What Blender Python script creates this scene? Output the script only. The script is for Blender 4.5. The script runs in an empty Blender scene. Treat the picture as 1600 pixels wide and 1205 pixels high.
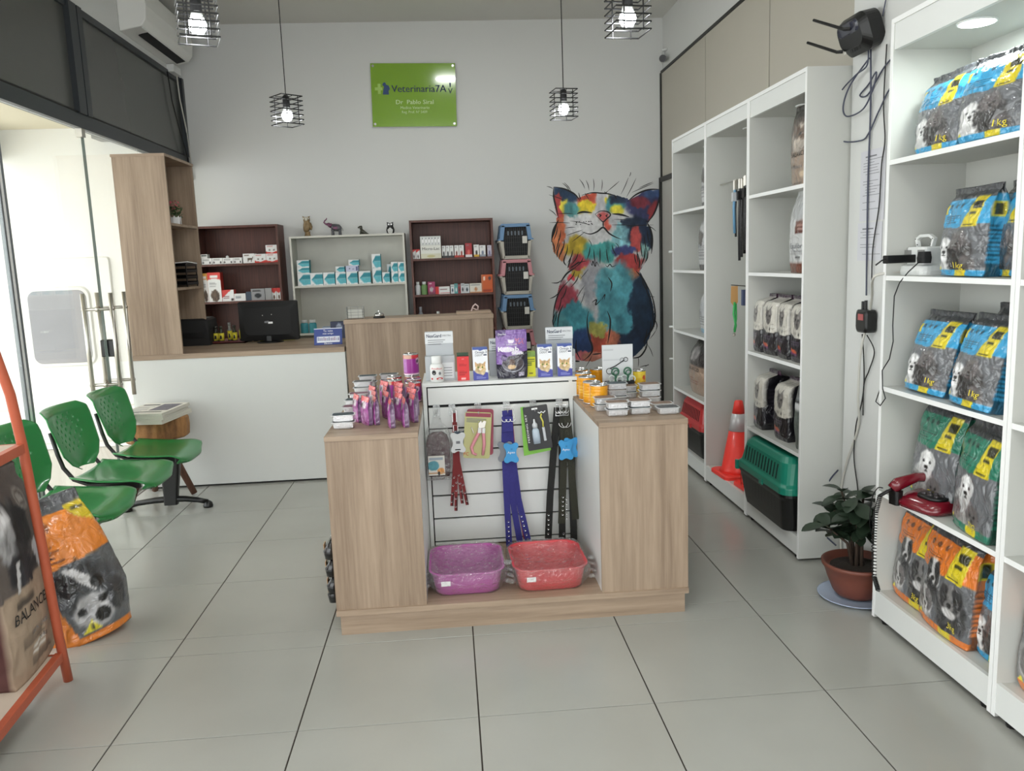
import bpy, math, random
import numpy as np
from mathutils import Vector, Matrix, Euler

random.seed(7)
RNG = np.random.default_rng(11)
PI = math.pi
SC = bpy.context.scene
COL = SC.collection

# ------------------------------------------------------------------ camera
cam_d = bpy.data.cameras.new('camera')
cam = bpy.data.objects.new('camera', cam_d)
COL.objects.link(cam)
cam_d.sensor_fit = 'HORIZONTAL'
cam_d.sensor_width = 36.0
cam_d.lens = 1264.6 / 1600 * 36.0
cam_d.clip_start = 0.05
R3 = ((0.99620701, -0.07912137, -0.03621333),
      (-0.04778178, -0.14960023, -0.98759135),
      (0.07272205, 0.98557576, -0.15281336))
right, down, fwd = (Vector(r) for r in R3)
cam.matrix_world = Matrix(((right.x, -down.x, -fwd.x, 0.0),
                           (right.y, -down.y, -fwd.y, 0.0),
                           (right.z, -down.z, -fwd.z, 1.51),
                           (0, 0, 0, 1)))
SC.camera = cam

# ------------------------------------------------------------------ world, exposure, big lamps
SC.view_settings.view_transform = 'Standard'
SC.view_settings.look = 'None'
SC.view_settings.gamma = 1.0
SC.view_settings.use_curve_mapping = False
SC.view_settings.exposure = 0.12
wd = bpy.data.worlds.new('world')
SC.world = wd
wd.use_nodes = True
bgn = wd.node_tree.nodes['Background']
bgn.inputs[0].default_value = (0.97, 0.985, 1.0, 1)
bgn.inputs[1].default_value = 3.7


def area_lamp(name, loc, size, power, rot=(0, 0, 0), color=(1, 1, 1), sy=None):
    d = bpy.data.lights.new(name, 'AREA')
    d.energy = power
    d.color = color
    d.size = size
    if sy:
        d.shape = 'RECTANGLE'
        d.size_y = sy
    o = bpy.data.objects.new(name, d)
    o.location = loc
    o.rotation_euler = rot
    COL.objects.link(o)
    return o


LAMP_COL = (0.98, 1.0, 0.97)
UNSEEN_CEIL_LAMPS = [(0.10, 5.44, 0.24, 0.06, 14), (-0.2, 1.1, 1.2, 0.22, 22), (0.4, -1.2, 1.2, 0.22, 20)]  # small one read off the sign reflection; two long ones added for soft light
for (lx, ly, lw, lh, lp) in UNSEEN_CEIL_LAMPS:
    area_lamp('unseen_ceiling_lamp_light', (lx, ly, 3.515), lw, lp, color=LAMP_COL, sy=lh)

# ------------------------------------------------------------------ materials
def lin(c):
    return tuple((x / 12.92 if x <= 0.04045 else ((x + 0.055) / 1.055) ** 2.4) for x in c)


def rgb(r, g, b):
    return lin((r / 255, g / 255, b / 255))


MATS = {}


def newmat(name):
    m = bpy.data.materials.new(name)
    m.use_nodes = True
    return m, m.node_tree, m.node_tree.nodes['Principled BSDF']


def mat(name, c=(128, 128, 128), rough=0.5, metal=0.0, coat=0.0, var=0.05, scale=9.0,
        bump=0.0, bscale=60.0, spec=0.5, emis=None, estr=0.0, trans=0.0, alpha=1.0):
    """plain procedural material: base colour with slight noise variation and optional fine relief"""
    if name in MATS:
        return MATS[name]
    m, nt, b = newmat(name)
    N, L = nt.nodes, nt.links
    col = rgb(*c)
    tc = N.new('ShaderNodeTexCoord')
    if var > 0:
        nz = N.new('ShaderNodeTexNoise')
        nz.inputs['Scale'].default_value = scale
        nz.inputs['Detail'].default_value = 3
        L.new(tc.outputs['Object'], nz.inputs['Vector'])
        mr = N.new('ShaderNodeMapRange')
        mr.inputs['To Min'].default_value = 1 - var
        mr.inputs['To Max'].default_value = 1 + var
        L.new(nz.outputs['Fac'], mr.inputs['Value'])
        mx = N.new('ShaderNodeVectorMath')
        mx.operation = 'SCALE'
        mx.inputs[0].default_value = col
        L.new(mr.outputs[0], mx.inputs['Scale'])
        L.new(mx.outputs[0], b.inputs['Base Color'])
    else:
        b.inputs['Base Color'].default_value = (*col, 1)
    b.inputs['Roughness'].default_value = rough
    b.inputs['Metallic'].default_value = metal
    b.inputs['Coat Weight'].default_value = coat
    b.inputs['Coat Roughness'].default_value = 0.12
    b.inputs['Specular IOR Level'].default_value = spec
    if trans:
        b.inputs['Transmission Weight'].default_value = trans
    if alpha < 1:
        b.inputs['Alpha'].default_value = alpha
    if emis:
        b.inputs['Emission Color'].default_value = (*rgb(*emis), 1)
        b.inputs['Emission Strength'].default_value = estr
    if bump > 0:
        n2 = N.new('ShaderNodeTexNoise')
        n2.inputs['Scale'].default_value = bscale
        n2.inputs['Detail'].default_value = 4
        L.new(tc.outputs['Object'], n2.inputs['Vector'])
        bp = N.new('ShaderNodeBump')
        bp.inputs['Strength'].default_value = bump
        bp.inputs['Distance'].default_value = 0.01
        L.new(n2.outputs['Fac'], bp.inputs['Height'])
        L.new(bp.outputs[0], b.inputs['Normal'])
    MATS[name] = m
    return m


def wood(name, c1, c2, vert=(1, 1, 0.045), scale=26.0, rough=0.5, rings=1.0, coords='Object', ringscale=3.0, amp=1.0):
    if name in MATS:
        return MATS[name]
    m, nt, b = newmat(name)
    N, L = nt.nodes, nt.links
    tc = N.new('ShaderNodeTexCoord')
    mp = N.new('ShaderNodeMapping')
    mp.inputs['Scale'].default_value = vert
    L.new(tc.outputs[coords], mp.inputs['Vector'])
    big = N.new('ShaderNodeTexNoise')
    big.inputs['Scale'].default_value = ringscale
    big.inputs['Detail'].default_value = 2
    big.inputs['Distortion'].default_value = 0.6
    L.new(mp.outputs[0], big.inputs['Vector'])
    mul = N.new('ShaderNodeMath'); mul.operation = 'MULTIPLY'
    mul.inputs[1].default_value = 34.0 * rings
    L.new(big.outputs['Fac'], mul.inputs[0])
    fr = N.new('ShaderNodeMath'); fr.operation = 'SINE'
    L.new(mul.outputs[0], fr.inputs[0])
    fine = N.new('ShaderNodeTexNoise')
    fine.inputs['Scale'].default_value = scale * 2.2
    fine.inputs['Detail'].default_value = 6
    fine.inputs['Roughness'].default_value = 0.65
    L.new(mp.outputs[0], fine.inputs['Vector'])
    a = N.new('ShaderNodeMath'); a.operation = 'MULTIPLY_ADD'
    a.inputs[1].default_value = 0.12 * amp
    L.new(fr.outputs[0], a.inputs[0])
    L.new(fine.outputs['Fac'], a.inputs[2])
    cr = N.new('ShaderNodeValToRGB')
    cr.color_ramp.elements[0].position = 0.28
    cr.color_ramp.elements[1].position = 0.72
    cr.color_ramp.elements[0].color = (*rgb(*c2), 1)
    cr.color_ramp.elements[1].color = (*rgb(*c1), 1)
    L.new(a.outputs[0], cr.inputs[0])
    L.new(cr.outputs[0], b.inputs['Base Color'])
    b.inputs['Roughness'].default_value = rough
    bp = N.new('ShaderNodeBump'); bp.inputs['Strength'].default_value = 0.08; bp.inputs['Distance'].default_value = 0.004
    L.new(fine.outputs['Fac'], bp.inputs['Height']); L.new(bp.outputs[0], b.inputs['Normal'])
    MATS[name] = m
    return m


def printed(name, rough=0.5, coat=0.0, wr=0.0, wscale=18.0, spec=0.5):
    """printed surface: flat print held in a colour attribute, film wrinkles as relief"""
    if name in MATS:
        return MATS[name]
    m, nt, b = newmat(name)
    N, L = nt.nodes, nt.links
    at = N.new('ShaderNodeAttribute'); at.attribute_name = 'print'
    L.new(at.outputs['Color'], b.inputs['Base Color'])
    b.inputs['Roughness'].default_value = rough
    b.inputs['Coat Weight'].default_value = coat
    b.inputs['Coat Roughness'].default_value = 0.08
    b.inputs['Specular IOR Level'].default_value = spec
    if wr > 0:
        tc = N.new('ShaderNodeTexCoord')
        n2 = N.new('ShaderNodeTexNoise')
        n2.inputs['Scale'].default_value = wscale
        n2.inputs['Detail'].default_value = 3
        n2.inputs['Distortion'].default_value = 1.2
        L.new(tc.outputs['Object'], n2.inputs['Vector'])
        bp = N.new('ShaderNodeBump')
        bp.inputs['Strength'].default_value = wr
        bp.inputs['Distance'].default_value = 0.02
        L.new(n2.outputs['Fac'], bp.inputs['Height'])
        L.new(bp.outputs[0], b.inputs['Normal'])
        L.new(bp.outputs[0], b.inputs['Coat Normal'])
    MATS[name] = m
    return m


def film(name, tint=(1, 1, 1), fac=0.1, rough=0.05, wr=0.0, wscale=20.0, milky=0.0):
    """clear pane or film: transparent with a glossy share, optional milky share and wrinkle relief"""
    if name in MATS:
        return MATS[name]
    m, nt, b = newmat(name)
    N, L = nt.nodes, nt.links
    out = N['Material Output']
    N.remove(b)
    tr = N.new('ShaderNodeBsdfTransparent'); tr.inputs[0].default_value = (*tint, 1)
    gl = N.new('ShaderNodeBsdfGlossy'); gl.inputs['Roughness'].default_value = rough
    gl.inputs[0].default_value = (0.9, 0.93, 0.92, 1)
    fr = N.new('ShaderNodeLayerWeight'); fr.inputs['Blend'].default_value = 0.5
    pw = N.new('ShaderNodeMath'); pw.operation = 'POWER'; pw.inputs[1].default_value = 5.0
    L.new(fr.outputs['Facing'], pw.inputs[0])
    ad = N.new('ShaderNodeMath'); ad.operation = 'MULTIPLY_ADD'; ad.inputs[1].default_value = 0.75; ad.inputs[2].default_value = 0.03 + fac
    ad.use_clamp = True
    L.new(pw.outputs[0], ad.inputs[0])
    mx = N.new('ShaderNodeMixShader')
    L.new(ad.outputs[0], mx.inputs[0]); L.new(tr.outputs[0], mx.inputs[1]); L.new(gl.outputs[0], mx.inputs[2])
    last = mx
    if milky > 0:
        df = N.new('ShaderNodeBsdfDiffuse'); df.inputs[0].default_value = (0.85, 0.85, 0.85, 1)
        m2 = N.new('ShaderNodeMixShader'); m2.inputs[0].default_value = milky
        L.new(mx.outputs[0], m2.inputs[1]); L.new(df.outputs[0], m2.inputs[2])
        last = m2
    if wr > 0:
        tc = N.new('ShaderNodeTexCoord'); n2 = N.new('ShaderNodeTexNoise')
        n2.inputs['Scale'].default_value = wscale; n2.inputs['Distortion'].default_value = 1.5
        L.new(tc.outputs['Object'], n2.inputs['Vector'])
        bp = N.new('ShaderNodeBump'); bp.inputs['Strength'].default_value = wr; bp.inputs['Distance'].default_value = 0.03
        L.new(n2.outputs['Fac'], bp.inputs['Height'])
        L.new(bp.outputs[0], gl.inputs['Normal']); L.new(bp.outputs[0], fr.inputs['Normal'])
    L.new(last.outputs[0], out.inputs[0])
    MATS[name] = m
    return m


M_LAM = wood('oak_laminate', (168, 147, 126), (136, 116, 97))
M_LAMH = wood('oak_laminate_lengthwise', (168, 147, 126), (136, 116, 97), vert=(0.045, 1, 1))
M_BROWN = wood('dark_brown_laminate', (104, 62, 50), (72, 42, 36), scale=34, amp=0.5)
M_LOG = wood('raw_log_wood', (168, 122, 74), (112, 76, 44), vert=(1, 1, 0.35), scale=14, rough=0.7)
M_WHITE = mat('white_melamine', (222, 224, 222), 0.38, var=0.015)
M_MELA = mat('light_grey_melamine', (196, 197, 192), 0.45, var=0.015)
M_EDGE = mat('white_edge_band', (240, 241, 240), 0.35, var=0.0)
M_PANEL = mat('white_counter_panel', (208, 210, 207), 0.42, var=0.015)
M_WALL = mat('painted_plaster', (212, 213, 211), 0.85, var=0.025, scale=1.3, bump=0.03, bscale=8)
M_CEIL = mat('ceiling_paint', (206, 205, 200), 0.9, var=0.02, scale=1.0)
M_BEIGE = mat('beige_wall_panel', (182, 177, 165), 0.6, var=0.03, scale=2.0)
M_DTRIM = mat('dark_metal_trim', (50, 50, 48), 0.5, 0.3, var=0.03)
M_FRAME = mat('charcoal_frame', (52, 56, 60), 0.4, 0.2, var=0.03)
M_SMOKE = mat('dark_tinted_glass', (76, 77, 74), 0.25, var=0.03, spec=0.6)
M_BLACK = mat('black_plastic', (15, 15, 16), 0.35, var=0.02)
M_BLACKM = mat('matte_black', (16, 16, 17), 0.7, var=0.02)
M_STEEL = mat('brushed_steel', (188, 184, 176), 0.3, 1.0, var=0.05, scale=30)
M_ALU = mat('foil_aluminium', (226, 227, 229), 0.30, 0.7, var=0.06, scale=60, bump=0.15, bscale=160)
M_CHROME = mat('chrome', (220, 220, 220), 0.12, 1.0, var=0.0)
M_GREEN = mat('green_plastic', (36, 132, 66), 0.28, coat=0.35, var=0.05, scale=5)
M_ORANGE = mat('orange_painted_metal', (182, 90, 62), 0.45, 0.0, var=0.08, scale=14, bump=0.05)
M_GROUT = mat('dark_grout', (52, 44, 38), 0.9, var=0.1)
M_CREAMW = mat('cream_paint', (222, 214, 190), 0.8, var=0.03)
M_OUTW = mat('white_outdoor_wall', (240, 240, 236), 0.8, var=0.02, scale=2)
M_TEXTK = mat('black_ink', (28, 28, 30), 0.6, var=0)
M_TEXTW = mat('white_ink', (240, 240, 240), 0.6, var=0)
M_TEXTP = mat('pale_green_ink', (206, 224, 168), 0.6, var=0)
M_TEXTN = mat('navy_ink', (22, 40, 72), 0.6, var=0)
M_TEXTY = mat('yellow_ink', (226, 208, 60), 0.6, var=0)
M_TEXTG = mat('grey_ink', (120, 122, 126), 0.6, var=0)
M_TEXTR = mat('red_ink', (196, 40, 40), 0.6, var=0)
M_PBOX = printed('printed_card', 0.55)
M_PFLAT = printed('painted_mural', 0.75)
M_PBAG = printed('printed_film_bag', 0.28, 0.8, 0.85, 15.0)
M_PPAPER = printed('printed_paper_sack', 0.75, 0.0, 0.35, 9.0)
M_PCAN = printed('printed_can', 0.3, 0.3)
M_GLASS = film('clear_glass', (0.97, 0.985, 0.975), 0.02, 0.01)
M_FILM = film('clear_wrap', (0.95, 0.95, 0.95), 0.06, 0.09, wr=1.0, wscale=26, milky=0.05)
M_CLEARP = film('clear_plastic', (0.92, 0.93, 0.94), 0.08, 0.08, milky=0.22)


def tile_mat():
    m, nt, b = newmat('matt_grey_tile')
    N, L = nt.nodes, nt.links
    geo = N.new('ShaderNodeNewGeometry')
    n1 = N.new('ShaderNodeTexNoise'); n1.inputs['Scale'].default_value = 1.6; n1.inputs['Detail'].default_value = 4
    n1.inputs['Roughness'].default_value = 0.5
    L.new(geo.outputs['Position'], n1.inputs['Vector'])
    cr = N.new('ShaderNodeValToRGB')
    cr.color_ramp.elements[0].position = 0.2; cr.color_ramp.elements[0].color = (*rgb(158, 158, 152), 1)
    cr.color_ramp.elements[1].position = 0.8; cr.color_ramp.elements[1].color = (*rgb(170, 170, 164), 1)
    L.new(n1.outputs['Fac'], cr.inputs[0])
    L.new(cr.outputs[0], b.inputs['Base Color'])
    r2 = N.new('ShaderNodeMapRange'); r2.inputs['To Min'].default_value = 0.19; r2.inputs['To Max'].default_value = 0.24
    L.new(n1.outputs['Fac'], r2.inputs['Value']); L.new(r2.outputs[0], b.inputs['Roughness'])
    b.inputs['Specular IOR Level'].default_value = 0.45
    return m


M_TILE = tile_mat()

# ------------------------------------------------------------------ object helpers
def link(name, data, parent=None):
    o = bpy.data.objects.new(name, data)
    COL.objects.link(o)
    if parent is not None:
        o.parent = parent
    return o


def tag(o, label=None, cat=None, group=None, kind=None):
    if label: o['label'] = label
    if cat: o['category'] = cat
    if group: o['group'] = group
    if kind: o['kind'] = kind
    return o


def thing(name, label, cat, loc=(0, 0, 0), rz=0.0, group=None, rot=None):
    o = link(name, None)
    o.empty_display_size = 0.05
    o.location = loc
    o.rotation_euler = rot if rot else (0, 0, rz)
    return tag(o, label, cat, group)


def setpose(o, loc, rz=0.0, rot=None):
    o.location = loc
    o.rotation_euler = rot if rot else (0, 0, rz)
    return o


def dup(root, loc, rz=0.0, label=None, rot=None, scale=None, group=None):
    r = root.copy(); COL.objects.link(r)
    setpose(r, loc, rz, rot)
    if scale: r.scale = scale
    if label: r['label'] = label
    if group: r['group'] = group
    for ch in list(root.children):
        c = ch.copy(); COL.objects.link(c); c.parent = r
        for g in list(ch.children):
            d = g.copy(); COL.objects.link(d); d.parent = c
    return r


class MB:
    def __init__(s):
        s.v = []; s.f = []

    def add(s, vs, fs):
        o = len(s.v)
        s.v += [tuple(p) for p in vs]
        s.f += [tuple(i + o for i in f) for f in fs]
        return s

    def box(s, x0, x1, y0, y1, z0, z1):
        x0, x1 = min(x0, x1), max(x0, x1); y0, y1 = min(y0, y1), max(y0, y1); z0, z1 = min(z0, z1), max(z0, z1)
        return s.add([(x0, y0, z0), (x1, y0, z0), (x1, y1, z0), (x0, y1, z0), (x0, y0, z1), (x1, y0, z1), (x1, y1, z1), (x0, y1, z1)],
                     [(0, 3, 2, 1), (4, 5, 6, 7), (0, 1, 5, 4), (1, 2, 6, 5), (2, 3, 7, 6), (3, 0, 4, 7)])

    def tube(s, pts, r, n=8, cap=True, closed=False):
        pts = [Vector(p) for p in pts]
        rs = r if isinstance(r, (list, tuple)) else [r] * len(pts)
        m = len(pts); o = len(s.v); up = None
        for i, p in enumerate(pts):
            a = pts[(i - 1) % m] if (i > 0 or closed) else p
            b = pts[(i + 1) % m] if (i < m - 1 or closed) else p
            t = (b - a).normalized() if (b - a).length > 1e-9 else Vector((0, 0, 1))
            if up is None:
                up = Vector((0, 0, 1)) if abs(t.z) < 0.9 else Vector((1, 0, 0))
            u = (up - t * up.dot(t))
            if u.length < 1e-6:
                u = t.orthogonal()
            u.normalize(); w = t.cross(u); up = u
            for k in range(n):
                an = 2 * PI * k / n
                q = p + (u * math.cos(an) + w * math.sin(an)) * rs[i]
                s.v.append(tuple(q))
        segs = m if closed else m - 1
        for i in range(segs):
            for k in range(n):
                a0 = o + i * n + k; a1 = o + i * n + (k + 1) % n
                j = (i + 1) % m
                s.f.append((a0, a1, o + j * n + (k + 1) % n, o + j * n + k))
        if cap and not closed:
            s.f.append(tuple(o + k for k in range(n))[::-1])
            s.f.append(tuple(o + (m - 1) * n + k for k in range(n)))
        return s

    def lathe(s, prof, n=20, c=(0, 0), z0=0.0):
        o = len(s.v)
        for (r, z) in prof:
            for k in range(n):
                an = 2 * PI * k / n
                s.v.append((c[0] + r * math.cos(an), c[1] + r * math.sin(an), z0 + z))
        for i in range(len(prof) - 1):
            for k in range(n):
                s.f.append((o + i * n + k, o + i * n + (k + 1) % n, o + (i + 1) * n + (k + 1) % n, o + (i + 1) * n + k))
        if prof[0][0] > 1e-5: s.f.append(tuple(o + k for k in range(n))[::-1])
        if prof[-1][0] > 1e-5: s.f.append(tuple(o + (len(prof) - 1) * n + k for k in range(n)))
        return s

    def loft(s, rings, capb=True, capt=True):
        o = len(s.v); n = len(rings[0])
        for r in rings:
            s.v += [tuple(p) for p in r]
        for i in range(len(rings) - 1):
            for k in range(n):
                s.f.append((o + i * n + k, o + i * n + (k + 1) % n, o + (i + 1) * n + (k + 1) % n, o + (i + 1) * n + k))
        if capb: s.f.append(tuple(o + k for k in range(n))[::-1])
        if capt: s.f.append(tuple(o + (len(rings) - 1) * n + k for k in range(n)))
        return s

    def prism(s, poly, y0, y1, axis='y'):
        n = len(poly)
        def P(a, b, t):
            return (a, t, b) if axis == 'y' else ((t, a, b) if axis == 'x' else (a, b, t))
        vs = [P(a, b, y0) for a, b in poly] + [P(a, b, y1) for a, b in poly]
        fs = [tuple(range(n)), tuple(range(n, 2 * n))[::-1]]
        for k in range(n):
            fs.append((k, k + n, (k + 1) % n + n, (k + 1) % n))
        return s.add(vs, fs)

    def mesh(s, name, m, smooth=False):
        me = bpy.data.meshes.new(name)
        me.from_pydata(s.v, [], s.f)
        if m: me.materials.append(m)
        if smooth:
            me.polygons.foreach_set('use_smooth', [True] * len(me.polygons))
        me.update()
        return me

    def build(s, name, m, parent=None, smooth=False, bevel=0.0, auto=False, loc=None):
        me = s.mesh(name, m, smooth)
        o = link(name, me, parent)
        if loc: o.location = loc
        if bevel:
            md = o.modifiers.new('bevel', 'BEVEL'); md.width = bevel; md.segments = 2; md.limit_method = 'ANGLE'
        return o


def box(name, m, x0, x1, y0, y1, z0, z1, parent=None, bevel=0.0):
    return MB().box(x0, x1, y0, y1, z0, z1).build(name, m, parent, bevel=bevel)


def rrect(w, d, r, z, cx=0, cy=0, n=4):
    out = []
    r = min(r, w / 2 - 1e-4, d / 2 - 1e-4)
    for (sx, sy, a0) in ((1, 1, 0), (-1, 1, PI / 2), (-1, -1, PI), (1, -1, 3 * PI / 2)):
        for k in range(n + 1):
            a = a0 + PI / 2 * k / n
            out.append((cx + sx * (w / 2 - r) + r * math.cos(a), cy + sy * (d / 2 - r) + r * math.sin(a), z))
    return out


def struct(o):
    o['kind'] = 'structure'
    return o


# ------------------------------------------------------------------ text
_font = {}


def _text_geo(s, res=2):
    if (s, res) in _font: return _font[(s, res)]
    cu = bpy.data.curves.new('t', 'FONT'); cu.body = s; cu.size = 1.0; cu.resolution_u = res
    cu.align_x = 'CENTER'; cu.align_y = 'CENTER'
    ob = bpy.data.objects.new('t', cu)
    me = bpy.data.meshes.new_from_object(ob)
    vs = [tuple(v.co) for v in me.vertices]; fs = [tuple(p.vertices) for p in me.polygons]
    bpy.data.objects.remove(ob); bpy.data.meshes.remove(me); bpy.data.curves.remove(cu)
    xs = [v[0] for v in vs] or [0]
    w = max(xs) - min(xs)
    _font[(s, res)] = (vs, fs, w)
    return _font[(s, res)]


def text(parent, s, x, z, size, m, y=None, yfun=None, width=None, rot=0.0, name='lettering', eps=0.0012, shear=0.0, bold=0.0):
    """flat lettering on the front (-Y side) of a thing; follows its surface when yfun is given"""
    vs, fs, w = _text_geo(s)
    sx = size if width is None else width / max(w, 1e-6)
    out = []
    c, sn = math.cos(rot), math.sin(rot)
    for (a, b, _) in vs:
        a2 = (a + shear * b) * sx; b2 = b * size
        px = x + a2 * c - b2 * sn; pz = z + a2 * sn + b2 * c
        py = (yfun(px, pz) if yfun else y) - eps
        out.append((px, py, pz))
    mb = MB().add(out, fs)
    if bold:
        mb.add([(p[0] + bold, p[1] - 0.0001, p[2]) for p in out], fs)
    return mb.build(name, m, parent)


# ------------------------------------------------------------------ print canvas
def smooth_noise(h, w, cells, seed):
    r = np.random.default_rng(seed)
    g = r.random((cells + 2, cells + 2))
    y = np.linspace(0, cells, h); x = np.linspace(0, cells, w)
    yi = y.astype(int); xi = x.astype(int); fy = (y - yi)[:, None]; fx = (x - xi)[None]
    fy = fy * fy * (3 - 2 * fy); fx = fx * fx * (3 - 2 * fx)
    a = g[yi][:, xi]; b = g[yi][:, xi + 1]; c = g[yi + 1][:, xi]; d = g[yi + 1][:, xi + 1]
    return (a * (1 - fx) + b * fx) * (1 - fy) + (c * (1 - fx) + d * fx) * fy


def fbm(h, w, cells, seed):
    return 0.5 * smooth_noise(h, w, cells, seed) + 0.3 * smooth_noise(h, w, cells * 2, seed + 1) + 0.2 * smooth_noise(h, w, cells * 4, seed + 2)


class Cv:
    def __init__(s, w, h, bg=(255, 255, 255)):
        s.w, s.h = w, h
        s.a = np.zeros((h, w, 3)); s.a[:] = np.array(bg) / 255
        s.U, s.V = np.meshgrid((np.arange(w) + .5) / w, (np.arange(h) + .5) / h)
        s.seed = 1

    def put(s, m, c, var=0.0):
        s.seed += 7
        c = np.array(c) / 255
        cc = c[None, None] * np.ones_like(s.a)
        if var:
            cc = cc * (1 + var * (fbm(s.h, s.w, 10, s.seed) - .5) * 2)[..., None]
        m = np.clip(m, 0, 1)[..., None]
        s.a = s.a * (1 - m) + cc * m
        return s

    def rect(s, x0, y0, x1, y1, c, var=0.0):
        return s.put(((s.U >= x0) & (s.U <= x1) & (s.V >= y0) & (s.V <= y1)).astype(float), c, var)

    def ell(s, x, y, rx, ry, c, soft=0.08, noise=0.0, var=0.0, cells=12, rot=0.0):
        du, dv = s.U - x, s.V - y
        if rot:
            asp = s.h / s.w
            a = du * math.cos(rot) + dv * asp * math.sin(rot); b = (-du * math.sin(rot) + dv * asp * math.cos(rot)) / asp
            du, dv = a, b
        d = np.sqrt((du / rx) ** 2 + (dv / ry) ** 2)
        if noise:
            s.seed += 3
            d = d + noise * (fbm(s.h, s.w, cells, s.seed) - .5) * 2
        return s.put(np.clip((1 - d) / soft + .5, 0, 1), c, var)

    def poly(s, pts, c, var=0.0, noise=0.0):
        U, V = s.U, s.V
        if noise:
            s.seed += 5
            U = U + noise * (fbm(s.h, s.w, 14, s.seed) - .5); V = V + noise * (fbm(s.h, s.w, 14, s.seed + 50) - .5)
        ins = np.zeros(U.shape, bool); n = len(pts)
        for i in range(n):
            x0, y0 = pts[i]; x1, y1 = pts[(i + 1) % n]
            if y0 == y1: continue
            cnd = ((V >= min(y0, y1)) & (V < max(y0, y1)))
            xi = x0 + (V - y0) * (x1 - x0) / (y1 - y0)
            ins ^= cnd & (U < xi)
        return s.put(ins.astype(float), c, var)

    def lines(s, x0, y0, x1, y1, n, c, fill=0.45, seed=1):
        r = random.Random(seed)
        hh = (y1 - y0) / n
        for i in range(n):
            s.rect(x0, y0 + i * hh, x0 + (x1 - x0) * r.uniform(.55, 1), y0 + i * hh + hh * fill, c)
        return s

    def sample(s, u, v):
        """sRGB canvas -> linear colours at u (0..1 left-right), v (0..1 top-bottom)"""
        x = np.clip(u * s.w - .5, 0, s.w - 1); y = np.clip(v * s.h - .5, 0, s.h - 1)
        x0 = np.floor(x).astype(int); y0 = np.floor(y).astype(int)
        x1 = np.minimum(x0 + 1, s.w - 1); y1 = np.minimum(y0 + 1, s.h - 1)
        fx = (x - x0)[:, None]; fy = (y - y0)[:, None]
        A = (s.a[y0, x0] * (1 - fx) + s.a[y0, x1] * fx) * (1 - fy) + (s.a[y1, x0] * (1 - fx) + s.a[y1, x1] * fx) * fy
        A = np.clip(A, 0, 1)
        return np.where(A <= 0.04045, A / 12.92, ((A + 0.055) / 1.055) ** 2.4)


def set_print(me, cols):
    at = me.color_attributes.new('print', 'FLOAT_COLOR', 'POINT')
    c = np.ones((len(me.vertices), 4), np.float32)
    c[:len(cols), :3] = cols
    at.data.foreach_set('color', c.ravel())


def np_mesh(name, V, F, m, smooth=False):
    me = bpy.data.meshes.new(name)
    me.from_pydata([tuple(map(float, p)) for p in V], [], [tuple(map(int, f)) for f in F])
    me.materials.append(m)
    if smooth: me.polygons.foreach_set('use_smooth', [True] * len(me.polygons))
    me.update()
    return me


def grid_faces(nx, ny, off=0):
    i, j = np.meshgrid(np.arange(nx), np.arange(ny))
    a = (j * (nx + 1) + i).ravel() + off
    return np.stack([a, a + 1, a + nx + 2, a + nx + 1], 1)


_cart = {}


def carton_mesh(w, d, h, cv, side=(230, 230, 230), top=None, nx=16, ny=16, m=None, key=None):
    """a box with its printed front on the -Y side; origin at the middle of its base"""
    if key and key in _cart: return _cart[key]
    x = np.linspace(-w / 2, w / 2, nx + 1); z = np.linspace(0, h, ny + 1)
    X, Z = np.meshgrid(x, z)
    V = np.stack([X.ravel(), np.full(X.size, -d / 2), Z.ravel()], 1)
    C = cv.sample((X.ravel() / w + .5), 1 - Z.ravel() / h)
    F = [tuple(f) for f in grid_faces(nx, ny)]
    top = top or side
    o = len(V)
    B = []; CC = []
    def quad(ps, c):
        n = o + len(B)
        B.extend(ps); CC.extend([rgb(*c)] * 4); F.append((n, n + 1, n + 2, n + 3))
    x0, x1, y0, y1 = -w / 2, w / 2, -d / 2, d / 2
    quad([(x1, y0, 0), (x1, y1, 0), (x1, y1, h), (x1, y0, h)], side)
    quad([(x0, y1, 0), (x0, y0, 0), (x0, y0, h), (x0, y1, h)], side)
    quad([(x1, y1, 0), (x0, y1, 0), (x0, y1, h), (x1, y1, h)], side)
    quad([(x0, y0, h), (x1, y0, h), (x1, y1, h), (x0, y1, h)], top)
    quad([(x0, y1, 0), (x1, y1, 0), (x1, y0, 0), (x0, y0, 0)], side)
    V = np.vstack([V, np.array(B)]); C = np.vstack([C, np.array(CC)])
    me = np_mesh('box', V, F, m or M_PBOX)
    set_print(me, C)
    if key: _cart[key] = me
    return me


def carton(label, cat, x, y, z, w, d, h, cv, side=(230, 230, 230), top=None, rz=0.0, group=None, name='product_box', nx=14, ny=14, rot=None, m=None, key=None):
    o = link(name, carton_mesh(w, d, h, cv, side, top, nx, ny, m, key))
    setpose(o, (x, y, z), rz, rot)
    return tag(o, label, cat, group)


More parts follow.
